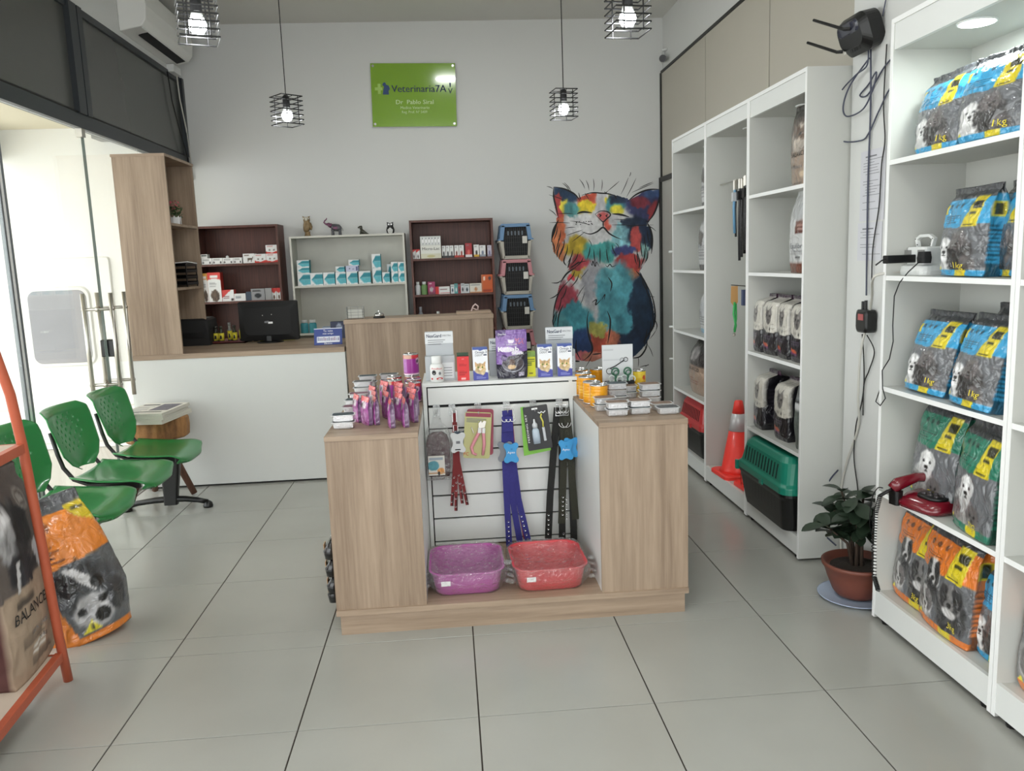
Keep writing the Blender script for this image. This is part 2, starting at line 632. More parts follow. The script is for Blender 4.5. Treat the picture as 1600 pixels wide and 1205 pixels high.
def bag_mesh(w, d, h, front, side, top_t=0.90, nf=34, nv=52, m=None, seed=0, wr=0.006, topw=1.0, botd=0.9, wbul=1.04, flat=0.35, back=None, fin=0.012, shoulder=(.93, .72, .42)):
    """a filled bag standing on its base: printed front on -Y, gusset sides, sealed flat top. Returns mesh and front surface function"""
    r = np.random.default_rng(seed)
    ns = 6; nb = 10
    fx = np.linspace(-1, 1, nf + 1)
    t = np.linspace(0, 1, nv + 1)
    nzf = fbm(nv + 1, 64, 5, seed + 5) - .5
    nzg = fbm(nv + 1, 64, 11, seed + 9) - .5
    def halfw(t):
        return w / 2 * np.interp(t, [0, .06, .3, .7, top_t, 1], [.93, .98, wbul, 1.0, topw, topw])
    def halfd(t):
        return d / 2 * np.interp(t, [0, .06, .3, .60, .78, .88, .94, 1], [botd * .93, botd, 1.0, shoulder[0], shoulder[1], shoulder[2], max(fin / d, .12), fin / d])
    def fprof(a):
        return flat + (1 - flat) * (1 - np.abs(a) ** 2.6)
    V = []; C = []
    n_ring = (nf + 1) + (ns - 1) + (nb + 1) + (ns - 1)
    for i, tt in enumerate(t):
        hw = float(halfw(tt)); hd = float(halfd(tt)); zz = h * tt
        ring = []; uv = []
        sag = 0.012 * h * (1 if tt > .9 else 0)
        for a in fx:
            k = int((a + 1) / 2 * 63)
            ds = (nzf[i, k] * wr * 2.5 + nzg[i, k] * wr * 1.2) * (1 if tt > .02 else 0)
            ring.append((a * hw, -hd * fprof(a) + ds, zz - sag * (0.5 + nzf[0, k]) )); uv.append((0, (a + 1) / 2))
        for k in range(1, ns):
            q = k / ns
            pinch = 1 - 0.10 * math.sin(q * PI) * (1 if tt > .5 else .3)
            ring.append((hw * pinch, -hd * flat + 2 * hd * flat * q, zz)); uv.append((1, q))
        for k in range(nb + 1):
            a = 1 - 2 * k / nb
            ring.append((a * hw, hd * fprof(a), zz)); uv.append((2, 1 - k / nb))
        for k in range(1, ns):
            q = k / ns
            pinch = 1 - 0.10 * math.sin(q * PI) * (1 if tt > .5 else .3)
            ring.append((-hw * pinch, hd * flat - 2 * hd * flat * q, zz)); uv.append((1, 1 - q))
        V += ring
        for (s_, q) in uv:
            C.append((s_, q, 1 - tt))
    V = np.array(V); C = np.array(C)
    col = np.zeros((len(V), 3))
    mf = C[:, 0] == 0; ms = C[:, 0] == 1; mb_ = C[:, 0] == 2
    col[mf] = front.sample(C[mf, 1], C[mf, 2]); col[ms] = side.sample(C[ms, 1], C[ms, 2]); col[mb_] = (back or side).sample(C[mb_, 1], C[mb_, 2])
    F = []
    for i in range(nv):
        for k in range(n_ring):
            F.append((i * n_ring + k, i * n_ring + (k + 1) % n_ring, (i + 1) * n_ring + (k + 1) % n_ring, (i + 1) * n_ring + k))
    F.append(tuple(range(n_ring))[::-1]); F.append(tuple(nv * n_ring + k for k in range(n_ring)))
    me = np_mesh('bag', V, F, m or M_PBAG, True)
    set_print(me, col)
    def yf(x, z):
        tt = min(max(z / h, 0), 1); hw = float(halfw(tt)); hd = float(halfd(tt))
        a = max(-1, min(1, x / hw)); k = int((a + 1) / 2 * 63); i = min(nv, int(round(tt * nv)))
        return -hd * float(fprof(a)) + float(nzf[i, k] * wr * 2.5 + nzg[i, k] * wr * 1.2) - 0.001
    return me, yf

# ================================================================== SETTING
XL, XR, YB, ZC = -2.20, 2.0, 7.43, 3.58
Y0 = -2.6

# floor: base, grout and single tiles
fl = struct(box('floor', M_GROUT, -2.3, 2.05, Y0, 7.5, -0.06, -0.0035))
xs = [-2.2] + [-1.766 + .6 * i for i in range(7)] + [2.0]
ys = [0.72, 1.32, 1.92, 2.521, 3.121, 3.276, 3.876, 4.474, 5.076, 5.676, 6.276, 6.876, 7.43]
tile_cache = {}
for i in range(len(xs) - 1):
    for j in range(len(ys) - 1):
        x0, x1, y0, y1 = xs[i], xs[i + 1], ys[j], ys[j + 1]
        w, d = round(x1 - x0, 3), round(y1 - y0, 3)
        if (w, d) not in tile_cache:
            g = 0.0021; gx = 0.0024; b = 0.0010; mb = MB()
            r0 = [(-w/2+gx, -d/2+g, -.004), (w/2-gx, -d/2+g, -.004), (w/2-gx, d/2-g, -.004), (-w/2+gx, d/2-g, -.004)]
            r1 = [(p[0], p[1], -b) for p in r0]
            r2 = [(p[0] - math.copysign(b, p[0]), p[1] - math.copysign(b, p[1]), 0) for p in r0]
            mb.loft([r0, r1, r2])
            tile_cache[(w, d)] = mb.mesh('tile', M_TILE)
        t = link('tile', tile_cache[(w, d)], fl)
        t.location = ((x0 + x1) / 2, (y0 + y1) / 2, 0)
t = box('tile', M_TILE, -2.2, 2.0, Y0, 0.718, -.004, 0, fl); t['kind'] = 'stuff'

struct(box('ceiling', M_CEIL, -2.3, 2.1, Y0, 7.55, ZC, ZC + .1))
struct(box('wall_back', M_WALL, -2.3, 2.1, YB, YB + .1, 0, ZC))
wr_ = struct(box('wall_right', M_WALL, XR, XR + .1, Y0, YB, 0, ZC))
# beige cladding of the right wall, seams as gaps over a dark backing
box('panel_backing', M_DTRIM, XR - .006, XR, 2.4, YB, 0, 3.11, wr_)
for (a, b) in ((6.186, 7.425), (4.966, 6.174), (3.746, 4.954), (2.5, 3.734)):
    box('wall_panel', M_BEIGE, XR - .014, XR - .004, a, b, 0, 3.105, wr_)
struct(box('trim_1', M_DTRIM, XR - .022, XR, 2.4, YB, 3.105, 3.128))
struct(box('trim_2', M_DTRIM, XR - .03, XR - .002, YB - .012, YB - .001, 0, 3.11))
# narrow doorway leaf in the right wall beside the far corner
dr = struct(box('door_2', mat('pale_door_leaf', (186, 184, 176), 0.5), XR - .03, XR - .012, 6.42, 7.37, 0, 2.16))
MB().box(XR - .05, XR - .012, 7.37, 7.41, 0, 2.2).box(XR - .05, XR - .012, 6.38, 6.42, 0, 2.2).box(XR - .05, XR - .012, 6.38, 7.41, 2.16, 2.2).build('door_frame', M_DTRIM, dr)
pil = struct(box('wall_pillar', M_WALL, 1.85, XR + .02, 3.06, 3.66, 0, ZC))

# left side: white wall above, dark transom, glass front
wl = struct(MB().box(XL - .12, XL, Y0, YB, 3.145, ZC).build('wall_left', M_WALL))
ww = struct(MB().box(XL - .03, XL + .015, Y0, YB, 2.405, 2.49).box(XL - .03, XL + .025, Y0, YB, 2.40, 2.412)
            .box(XL - .03, XL + .012, Y0, YB, 3.10, 3.145).build('window_1', M_FRAME))
for (a, b) in ((5.29, 5.39), (5.405, 5.47)):
    box('mullion', M_FRAME, XL - .02, XL + .03, a, b, 2.49, 3.14, ww)
for yy in (2.2, -0.8, 7.41):
    box('mullion', M_FRAME, XL - .02, XL + .03, yy - .03, yy + .02, 2.49, 3.14, ww)
for (a, b) in ((Y0, -.83), (-.78, 2.17), (2.22, 5.29), (5.47, 7.38)):
    box('pane', M_SMOKE, XL - .012, XL - .004, a, b, 2.49, 3.10, ww)
MB().box(XL + .015, XL + .02, Y0, YB, 2.492, 2.500).build('seam', M_BLACKM, ww)
# glazing below the transom
g2 = struct(MB().box(XL - .006, XL + .006, Y0, 4.295, 0.0, 2.40).build('window_2', M_GLASS))
MB().box(XL - .009, XL + .009, 4.296, 4.312, 0, 2.40).box(XL - .009, XL + .009, 4.345, 4.360, 0, 2.40).build('edge_strip', mat('grey_steel_edge', (120, 124, 128), 0.35, 0.4), g2)
MB().box(XL - .007, XL + .007, 4.318, 4.340, 0, 2.40).build('edge_strip', M_TEXTW, g2)
d1 = struct(MB().box(XL - .006, XL + .006, 4.365, 5.345, 0.012, 2.395).build('door_1', M_GLASS))
MB().box(XL - .008, XL + .008, 5.345, 5.352, 0.012, 2.395).build('edge_strip', mat('grey_green_glass_edge', (96, 110, 104), 0.3), d1)
MB().box(XL - .02, XL + .02, 5.30, 5.35, 2.35, 2.40).build('hinge_patch', M_STEEL, d1)
d3 = struct(MB().box(XL - .006, XL + .006, 5.36, 6.25, 0.012, 2.395).build('door_3', M_GLASS))
def pull(parent, yb, z0, z1):
    mb = MB()
    for sx in (-1, 1):
        mb.tube([(XL + sx * .085, yb, z0), (XL + sx * .085, yb, z1)], .0135, 12)
    for z in (z0 + .10, z1 - .10):
        mb.tube([(XL - .10, yb, z), (XL + .10, yb, z)], .010, 10)
        mb.tube([(XL - .012, yb, z), (XL + .012, yb, z)], .018, 12)
    return mb.build('door_handle', M_STEEL, parent, smooth=True)
pull(d1, 5.29, .72, 1.40)
pull(d3, 5.50, .72, 1.40)
box('door_lock', M_BLACK, XL - .04, XL + .045, 5.36, 5.43, 0.99, 1.10, d3, bevel=.006)
MB().tube([(XL + .02, 5.42, 1.0), (XL + .06, 5.36, .93), (XL + .07, 5.30, .82), (XL + .06, 5.27, .66), (XL + .05, 5.27, .5)], .008, 8).build('lock_cable', mat('grey_cable_sleeve', (150, 150, 150), .4), d3, smooth=True)
g4 = struct(MB().box(XL - .006, XL + .006, 6.26, YB, 0.0, 2.40).build('window_3', M_GLASS))

# shop front behind the viewer: low wall and wide opening
struct(MB().box(-2.3, 2.1, Y0 - .1, Y0, 2.7, ZC).box(-2.3, -1.9, Y0 - .1, Y0, 0, 2.7).box(1.8, 2.1, Y0 - .1, Y0, 0, 2.7).build('wall_front', M_WALL))

# passage outside
struct(box('ground_outside', mat('pale_outdoor_paving', (206, 200, 190), 0.6, var=.04, scale=3), -9, -2.3, -6, 12, -.05, -.004))
ow = struct(MB().box(-4.6, -2.3, 7.32, 7.45, 0, 2.75).build('wall_outside', M_OUTW))
box('wall_seam', mat('pale_seam', (214, 206, 196), .8), -4.6, -2.3, 7.314, 7.32, 0.36, 0.372, ow)
panel = MB()
panel.loft([[(x, 7.318, z) for (x, z, _) in rrect(.95, 1.62, .03, 0, -3.37, .86)], [(x, 7.30, z) for (x, z, _) in rrect(.93, 1.60, .03, 0, -3.37, .86)]], True, True)
dp = panel.build('outside_hatch', mat('white_hatch', (236, 236, 232), .6), ow)
MB().loft([[(x, 7.302, z) for (x, z, _) in rrect(.56, .70, .09, 0, -3.36, 1.08, 6)], [(x, 7.285, z) for (x, z, _) in rrect(.53, .67, .08, 0, -3.36, 1.08, 6)]]).build('hatch_frame', mat('hatch_rubber', (226, 226, 222), .5), ow)
MB().loft([[(x, 7.286, z) for (x, z, _) in rrect(.49, .63, .07, 0, -3.36, 1.08, 6)], [(x, 7.281, z) for (x, z, _) in rrect(.48, .62, .07, 0, -3.36, 1.08, 6)]]).build('hatch_window', mat('hatch_window_glass', (150, 150, 154), .35, var=.12, scale=3), ow)
struct(box('ceiling_outside', M_CREAMW, -4.0, -2.32, 1.0, 7.32, 2.74, 2.82))
ol = thing('outdoor_ceiling_fan_guard', 'round ribbed grille under the canopy outside the glass front', 'grille', (-3.05, 5.6, 2.72))
mb = MB()
for k in range(7):
    r = .05 + .035 * k
    mb.tube([(r * math.cos(a * PI / 12), r * math.sin(a * PI / 12), -.01) for a in range(24)], .004, 6, closed=True)
mb.build('guard_ring', mat('pale_grille', (205, 205, 200), .5), ol)['kind'] = 'stuff'
MB().lathe([(.30, .02), (.30, 0), (.05, 0)], 32).build('back_plate', mat('grille_plate', (226, 224, 216), .6), ol)
MB().box(-3.75, -3.68, 6.9, 7.3, 2.50, 2.74).box(-2.85, -2.72, 7.1, 7.3, 2.62, 2.74).build('canopy_bracket', mat('bracket_grey', (150, 150, 148), .5), ow)

# out-of-frame ceiling lamps; both long ones are added to soften the light
for k, (lx, ly, lw, lh, lp) in enumerate(UNSEEN_CEIL_LAMPS):
    lt = thing('unseen_ceiling_lamp', ['small oblong ceiling lamp over the middle of the shop', 'added long ceiling lamp above the viewer, for soft light', 'added long ceiling lamp near the shop front, for soft light'][k], 'lamp', (lx, ly, ZC))
    MB().box(-lw / 2 - .02, lw / 2 + .02, -lh / 2 - .02, lh / 2 + .02, -.045, 0).build('housing', M_WHITE, lt, bevel=.006)
    MB().box(-lw / 2, lw / 2, -lh / 2, lh / 2, -.052, -.045).build('diffuser', mat('lit_diffuser', (255, 255, 255), .5, emis=(250, 255, 250), estr=6, var=0), lt)

# ------------------------------------------------------------------ pendant lamps
M_BULB = mat('lit_bulb', (255, 255, 255), .5, emis=(248, 252, 255), estr=135, var=0)
M_WIRE = mat('black_wire', (18, 18, 18), .4, .3, var=0)
def pendant(label, x, y, rz):
    t = thing('pendant_lamp', label, 'lamp', (x, y, 2.27), rz, 'cage pendant lamps')
    s = .062; H = .145
    for k in range(7):
        z = .004 + H * k / 6
        MB().tube([(-s, -s, z), (s, -s, z), (s, s, z), (-s, s, z)], .0030, 6, closed=True).build('cage_ring', M_WIRE, t)
    mb = MB()
    for (a, b) in ((-s, -s), (s, -s), (s, s), (-s, s)):
        mb.tube([(a * .55 if a < 0 else a * .55, b, 0), (a * .55, b, H)], .0026, 6)
    for q in (-1, 1):
        mb.tube([(-s, 0, H), (s, 0, H)], .002, 6).tube([(0, -s, H), (0, s, H)], .002, 6)
    mb.build('cage_upright', M_WIRE, t)
    MB().lathe([(.006, H + .018), (.018, H + .004), (.019, H - .05), (.015, H - .052)][::-1], 14).build('socket', M_BLACKM, t, smooth=True)
    MB().lathe([(.0001, .020), (.018, .026), (.028, .042), (.029, .055), (.024, .070), (.016, .080), (.0001, .081)], 18).build('bulb', M_BULB, t, smooth=True)
    MB().lathe([(.024, .070), (.016, .095), (.015, .098)], 16).build('bulb_base', M_WHITE, t, smooth=True)
    MB().tube([(0, 0, H + .01), (0, 0, ZC - 2.27 - .02)], .0028, 6).build('cord', M_BLACKM, t)
    MB().lathe([(.045, -.03), (.05, 0)], 20, z0=ZC - 2.27).build('ceiling_cup', M_BLACKM, t)
pendant('black square cage pendant lamp hanging nearest, above the tall oak shelf', -.79, 2.92, .35)
pendant('black square cage pendant lamp hanging nearest, right of the green sign', .663, 2.92, .12)
pendant('small black cage pendant lamp hanging far back, left of the green sign', -.818, 4.6, .70)
pendant('small black cage pendant lamp hanging far back, above the cat mural', .681, 4.6, .15)

# ------------------------------------------------------------------ air conditioner, cables, wall camera
ac = thing('air_conditioner', 'white split air conditioner high on the left wall above the dark transom', 'air conditioner', (XL, 6.68, 3.19))
MB().prism([(0, 0.0), (.15, .03), (.185, .075), (.195, .17), (.185, .30), (0, .30)], -.53, .53, 'y').build('housing', mat('white_ac_plastic', (228, 228, 224), .4, var=.01), ac, bevel=.008)
MB().prism([(.075, .008), (.145, .024), (.150, .034), (.08, .014)], -.38, .46, 'y').build('air_outlet', M_BLACKM, ac)
MB().prism([(.15, .022), (.158, .028), (.152, .036), (.146, .032)], -.50, .50, 'y').build('louver', M_WHITE, ac)
MB().box(0.0, .06, .42, .60, -.06, 0.0).build('drain_cover', M_WHITE, ac, bevel=.004)
o = MB().tube([(XL + .02, 7.05, 3.12), (XL + .02, 7.1, 2.9), (XL + .025, 7.2, 2.7), (XL + .03, 7.32, 2.52), (XL + .03, 7.37, 2.38)], .005, 6).build('wall_cable', M_BLACKM, smooth=True)
tag(o, 'black cable hanging down the dark transom towards the tall oak shelf', 'cable')
o = MB().tube([(XL + .03, 7.25, 3.18), (XL + .03, 7.28, 2.95), (XL + .03, 7.38, 2.72), (XL + .03, 7.41, 2.55), (XL + .04, 7.415, 2.3)], .006, 6).build('drain_hose', mat('pale_hose', (200, 198, 190), .5), smooth=True)
tag(o, 'thin pale drain hose running down from the air conditioner in the corner', 'hose')

sc = thing('security_camera', 'white bullet security camera with black lens in the top right corner', 'camera', (1.99, 7.30, 3.20))
q = MB().tube([(-.02, 0, .0), (-.05, -.09, -.015)], .03, 16).build('camera_body', M_WHITE, sc, smooth=False)
MB().tube([(-.048, -.085, -.015), (-.052, -.100, -.017)], .031, 16).build('lens_face', M_BLACK, sc)
MB().tube([(0, .06, .07), (-.01, .03, .05), (-.02, 0, .02)], .012, 8).lathe([(.03, 0), (.03, .012)], 16, z0=.07).build('bracket', M_WHITE, sc)
MB().tube([(0, .06, .08), (-.02, .07, .11), (0.0, .1, .10), (.0, .12, .0), (.0, .11, -.08)], .003, 6).build('cable', M_WHITE, sc)

# ------------------------------------------------------------------ green sign
sg = thing('wall_sign', 'green rectangular glossy sign with navy lettering on the back wall', 'sign', (-.222, YB - .022, 2.70), rot=(0, math.radians(.9), 0))
box('sign_plate', mat('green_acrylic', (124, 166, 36), .035, coat=1.0, var=.01), -.366, .366, -.004, .004, 0, .53, sg, bevel=.001)
for (a, b) in ((-.345, .022), (.345, .022), (-.345, .508), (.345, .508)):
    MB().tube([(a, -.012, b), (a, .02, b)], .011, 14).build('standoff', M_CHROME, sg)
text(sg, 'Veterinaria7A', .045, .315, .083, M_TEXTN, y=-.0045, width=.475, bold=.0018)
text(sg, 'V', .318, .295, .065, M_TEXTN, y=-.0045, width=.038)
text(sg, 'Dr  Pablo Siral', .005, .205, .052, M_TEXTP, y=-.0045, width=.325, bold=.001)
text(sg, 'Medico Veterinario', .005, .158, .034, M_TEXTP, y=-.0045, width=.25)
text(sg, 'Reg. Prof. Nº 5409', .0, .122, .032, M_TEXTP, y=-.0045, width=.22)
lm = MB()
def plate(poly, y, th=.0006):
    return lm.prism([(a, b) for a, b in poly], y - th, y, 'y')
lm.prism([(-.335, .33), (-.31, .33), (-.31, .36), (-.285, .36), (-.285, .33), (-.27, .33), (-.27, .305), (-.285, .305), (-.285, .275), (-.31, .275), (-.31, .305), (-.335, .305)], -.0055, -.0046)
lm.build('cross_emblem', mat('light_green_ink', (160, 196, 92), .5, var=0), sg)
MB().prism([(-.268, .27), (-.215, .27), (-.218, .30), (-.205, .315), (-.215, .345), (-.235, .350), (-.245, .372), (-.262, .366), (-.27, .35), (-.255, .335), (-.262, .31)], -.0062, -.005).build('animal_emblem', mat('blue_ink', (36, 66, 110), .5, var=0), sg)
MB().prism([(.314, .33), (.322, .33), (.325, .365), (.311, .365)], -.0062, -.005).build('figure_emblem', M_TEXTN, sg)

# ------------------------------------------------------------------ cat mural
def mural():
    X0, X1, Y0_, Y1_ = 50, 720, 90, 1100        # picture coordinates of the painting
    W, H = 250, 372
    cv = Cv(W, H, (196, 196, 194))
    u = lambda x: (x - X0) / (X1 - X0)
    v = lambda y: (y - Y0_) / (Y1_ - Y0_)
    def E(x, y, rx, ry, c, n=.28, var=.35, soft=.22, rot=0):
        cv.ell(u(x), v(y), rx / (X1 - X0), ry / (Y1_ - Y0_), c, soft, n, var, 16, rot)
    mask = Cv(W, H, (0, 0, 0)); M = mask
    def ME(x, y, rx, ry, n=.06): M.ell(u(x), v(y), rx / (X1 - X0), ry / (Y1_ - Y0_), (255,) * 3, .04, n, 0, 18)
    def MP(pts): M.poly([(u(a), v(b)) for a, b in pts], (255,) * 3, noise=.012)
    MP([(93, 115), (165, 130), (240, 190), (240, 280), (110, 275), (95, 200)])
    MP([(680, 125), (600, 130), (490, 195), (490, 260), (612, 312), (655, 240)])
    ME(350, 340, 250, 195); ME(345, 430, 250, 130)
    MP([(110, 300), (80, 410), (90, 470), (130, 520), (180, 565), (560, 590), (610, 500), (635, 430), (625, 330)])
    MP([(190, 540), (130, 620), (100, 720), (85, 800), (80, 890), (120, 990), (200, 1080), (300, 1085), (420, 1040), (530, 1068), (605, 990), (655, 860), (640, 760), (610, 660), (560, 570)])
    # head
    E(350, 300, 240, 160, (206, 206, 206), .1, .06)
    E(130, 350, 62, 130, (206, 104, 66)); E(105, 430, 40, 80, (212, 128, 82))
    E(180, 350, 30, 110, (176, 176, 178), .3, .1); E(215, 440, 62, 62, (224, 190, 52)); E(240, 520, 62, 40, (176, 62, 70))
    E(295, 168, 85, 32, (206, 84, 62)); E(265, 218, 48, 42, (232, 204, 48)); E(352, 205, 40, 70, (196, 196, 198), .2, .05)
    E(398, 184, 30, 22, (232, 200, 40)); E(430, 212, 55, 45, (66, 146, 156)); E(445, 238, 36, 22, (222, 208, 60)); E(455, 178, 50, 26, (34, 48, 72))
    E(250, 320, 85, 70, (216, 216, 216), .15, .04); E(385, 322, 24, 38, (196, 84, 66)); E(420, 300, 30, 40, (186, 186, 190), .2, .05)
    E(480, 375, 66, 72, (126, 184, 192)); E(580, 345, 95, 95, (28, 42, 66)); E(500, 300, 40, 20, (36, 48, 70))
    E(548, 405, 34, 66, (190, 74, 72)); E(610, 420, 30, 40, (30, 44, 66)); E(350, 468, 100, 62, (62, 150, 146)); E(330, 400, 60, 30, (212, 212, 212), .2, .05)
    E(482, 466, 72, 34, (52, 58, 108)); E(498, 530, 76, 50, (184, 62, 62)); E(525, 590, 36, 34, (216, 116, 74)); E(592, 470, 22, 50, (140, 186, 182))
    # ears
    E(160, 150, 78, 42, (34, 56, 84)); E(118, 215, 30, 62, (184, 66, 66)); E(152, 222, 20, 42, (222, 204, 66)); E(190, 230, 38, 45, (86, 160, 162))
    E(590, 200, 105, 75, (58, 62, 106)); E(555, 192, 50, 34, (132, 48, 62)); E(640, 250, 32, 60, (150, 52, 58)); E(630, 150, 50, 26, (60, 84, 130))
    # body
    E(260, 655, 120, 72, (200, 200, 200), .2, .05); E(242, 580, 50, 40, (226, 192, 58)); E(188, 612, 26, 26, (196, 62, 70)); E(205, 545, 45, 25, (170, 62, 70))
    E(150, 735, 66, 84, (176, 64, 80)); E(310, 640, 72, 120, (158, 158, 164), .3, .08); E(330, 800, 60, 90, (182, 182, 184), .2, .06)
    E(200, 845, 105, 105, (64, 146, 160), .25, .35); E(120, 880, 40, 70, (84, 158, 166)); E(435, 730, 112, 205, (76, 154, 168), .22, .3); E(400, 600, 70, 50, (84, 158, 168))
    E(590, 760, 82, 200, (24, 44, 66), .25, .3); E(545, 975, 100, 105, (26, 44, 70), .25, .3); E(480, 870, 50, 60, (66, 140, 156))
    E(345, 985, 100, 88, (198, 84, 62)); E(335, 900, 62, 42, (196, 192, 92)); E(420, 960, 34, 60, (210, 120, 90)); E(225, 990, 60, 80, (40, 66, 118)); E(250, 1060, 55, 35, (186, 96, 104)); E(300, 1060, 60, 30, (206, 130, 110))
    # nose, mouth patch
    cv.poly([(u(318), v(262)), (u(345), v(247)), (u(385), v(250)), (u(402), v(266)), (u(378), v(292)), (u(362), v(304)), (u(345), v(292))], (206, 92, 92))
    # watery edges: shift every spot of paint a little, then blend softly and grain it
    yy, xx_ = np.mgrid[0:H, 0:W].astype(float)
    dx = (fbm(H, W, 9, 301) - .5) * 16 + (fbm(H, W, 34, 303) - .5) * 13; dy = (fbm(H, W, 9, 305) - .5) * 16 + (fbm(H, W, 34, 307) - .5) * 13
    keepnose = np.exp(-(((xx_ - u(360) * W) / 16) ** 2 + ((yy - v(285) * H) / 18) ** 2))
    dx *= 1 - keepnose; dy *= 1 - keepnose
    xi = np.clip(xx_ + dx, 0, W - 1).astype(int); yi = np.clip(yy + dy, 0, H - 1).astype(int)
    a = cv.a[yi, xi]
    bl = a.copy()
    for k in range(9):
        bl = (bl + np.roll(bl, 1, 0) + np.roll(bl, -1, 0) + np.roll(bl, 1, 1) + np.roll(bl, -1, 1)) / 5
    mixn = (fbm(H, W, 20, 311) > .5)[..., None] * .7
    a = a * (1 - mixn) + bl * mixn
    lum = a.mean(axis=2, keepdims=True)
    a = lum + (a - lum) * .96
    a = a * .95 + .035
    g = fbm(H, W, 44, 77)[..., None]; g2 = fbm(H, W, 12, 78)[..., None]
    cv.a = np.clip(a * (0.80 + .30 * g + .12 * g2), 0, 1)
    edge = fbm(H, W, 50, 99) * .5
    inside = (M.a[..., 0] + edge) > .72
    # mesh of the painted faces only
    xs_ = np.linspace(X0, X1, W + 1); ys_ = np.linspace(Y1_, Y0_, H + 1)
    def wpos(a, b):
        return (0.0016757 * a - 0.0000317 * b + 0.83846, -0.0000582 * a - 0.0016420 * b + 2.34829)
    A, B = np.meshgrid(xs_, ys_)
    xx = 0.0016757 * A - 0.0000317 * B + 0.83846; zz = -0.0000582 * A - 0.0016420 * B + 2.34829
    V = np.stack([xx.ravel(), np.full(xx.size, -.0015), zz.ravel()], 1)
    F = grid_faces(W, H)
    keep = inside[::-1].ravel()
    F = F[keep]
    used = np.unique(F); remap = -np.ones(len(V), int); remap[used] = np.arange(len(used))
    Cc = cv.sample((A.ravel() - X0) / (X1 - X0), (B.ravel() - Y0_) / (Y1_ - Y0_))
    me = np_mesh('painted_cat', V[used], remap[F], M_PFLAT)
    set_print(me, Cc[used])
    root = thing('cat_mural', 'large watercolour style wall painting of a smiling multicoloured cat', 'mural', (0, YB, 0))
    link('paint_layer', me, root)
    # brush outlines
    mb = MB()
    def stroke(pts, wd=4, taper=True):
        P = [Vector((wpos(a, b)[0], 0, wpos(a, b)[1])) for a, b in pts]
        Q = []
        n = len(P)
        for i in range(n - 1):
            p0 = P[max(i - 1, 0)]; p1 = P[i]; p2 = P[i + 1]; p3 = P[min(i + 2, n - 1)]
            for k in range(5):
                t = k / 5
                Q.append(.5 * ((2 * p1) + (p2 - p0) * t + (2 * p0 - 5 * p1 + 4 * p2 - p3) * t * t + (3 * p1 - p0 - 3 * p2 + p3) * t ** 3))
        Q.append(P[-1])
        m = len(Q); vs = []; fs = []
        for i, q in enumerate(Q):
            t = (Q[min(i + 1, m - 1)] - Q[max(i - 1, 0)]).normalized()
            nrm = Vector((-t.z, 0, t.x))
            w = wd * .00165 * .95 * ((math.sin(PI * min(max(i / (m - 1), .06), .94)) ** .7) if taper else 1)
            vs += [tuple(q + nrm * w + Vector((0, -.0028, 0))), tuple(q - nrm * w + Vector((0, -.0028, 0)))]
            if i: fs.append((2 * i - 2, 2 * i, 2 * i + 1, 2 * i - 1))
        mb.add(vs, fs)
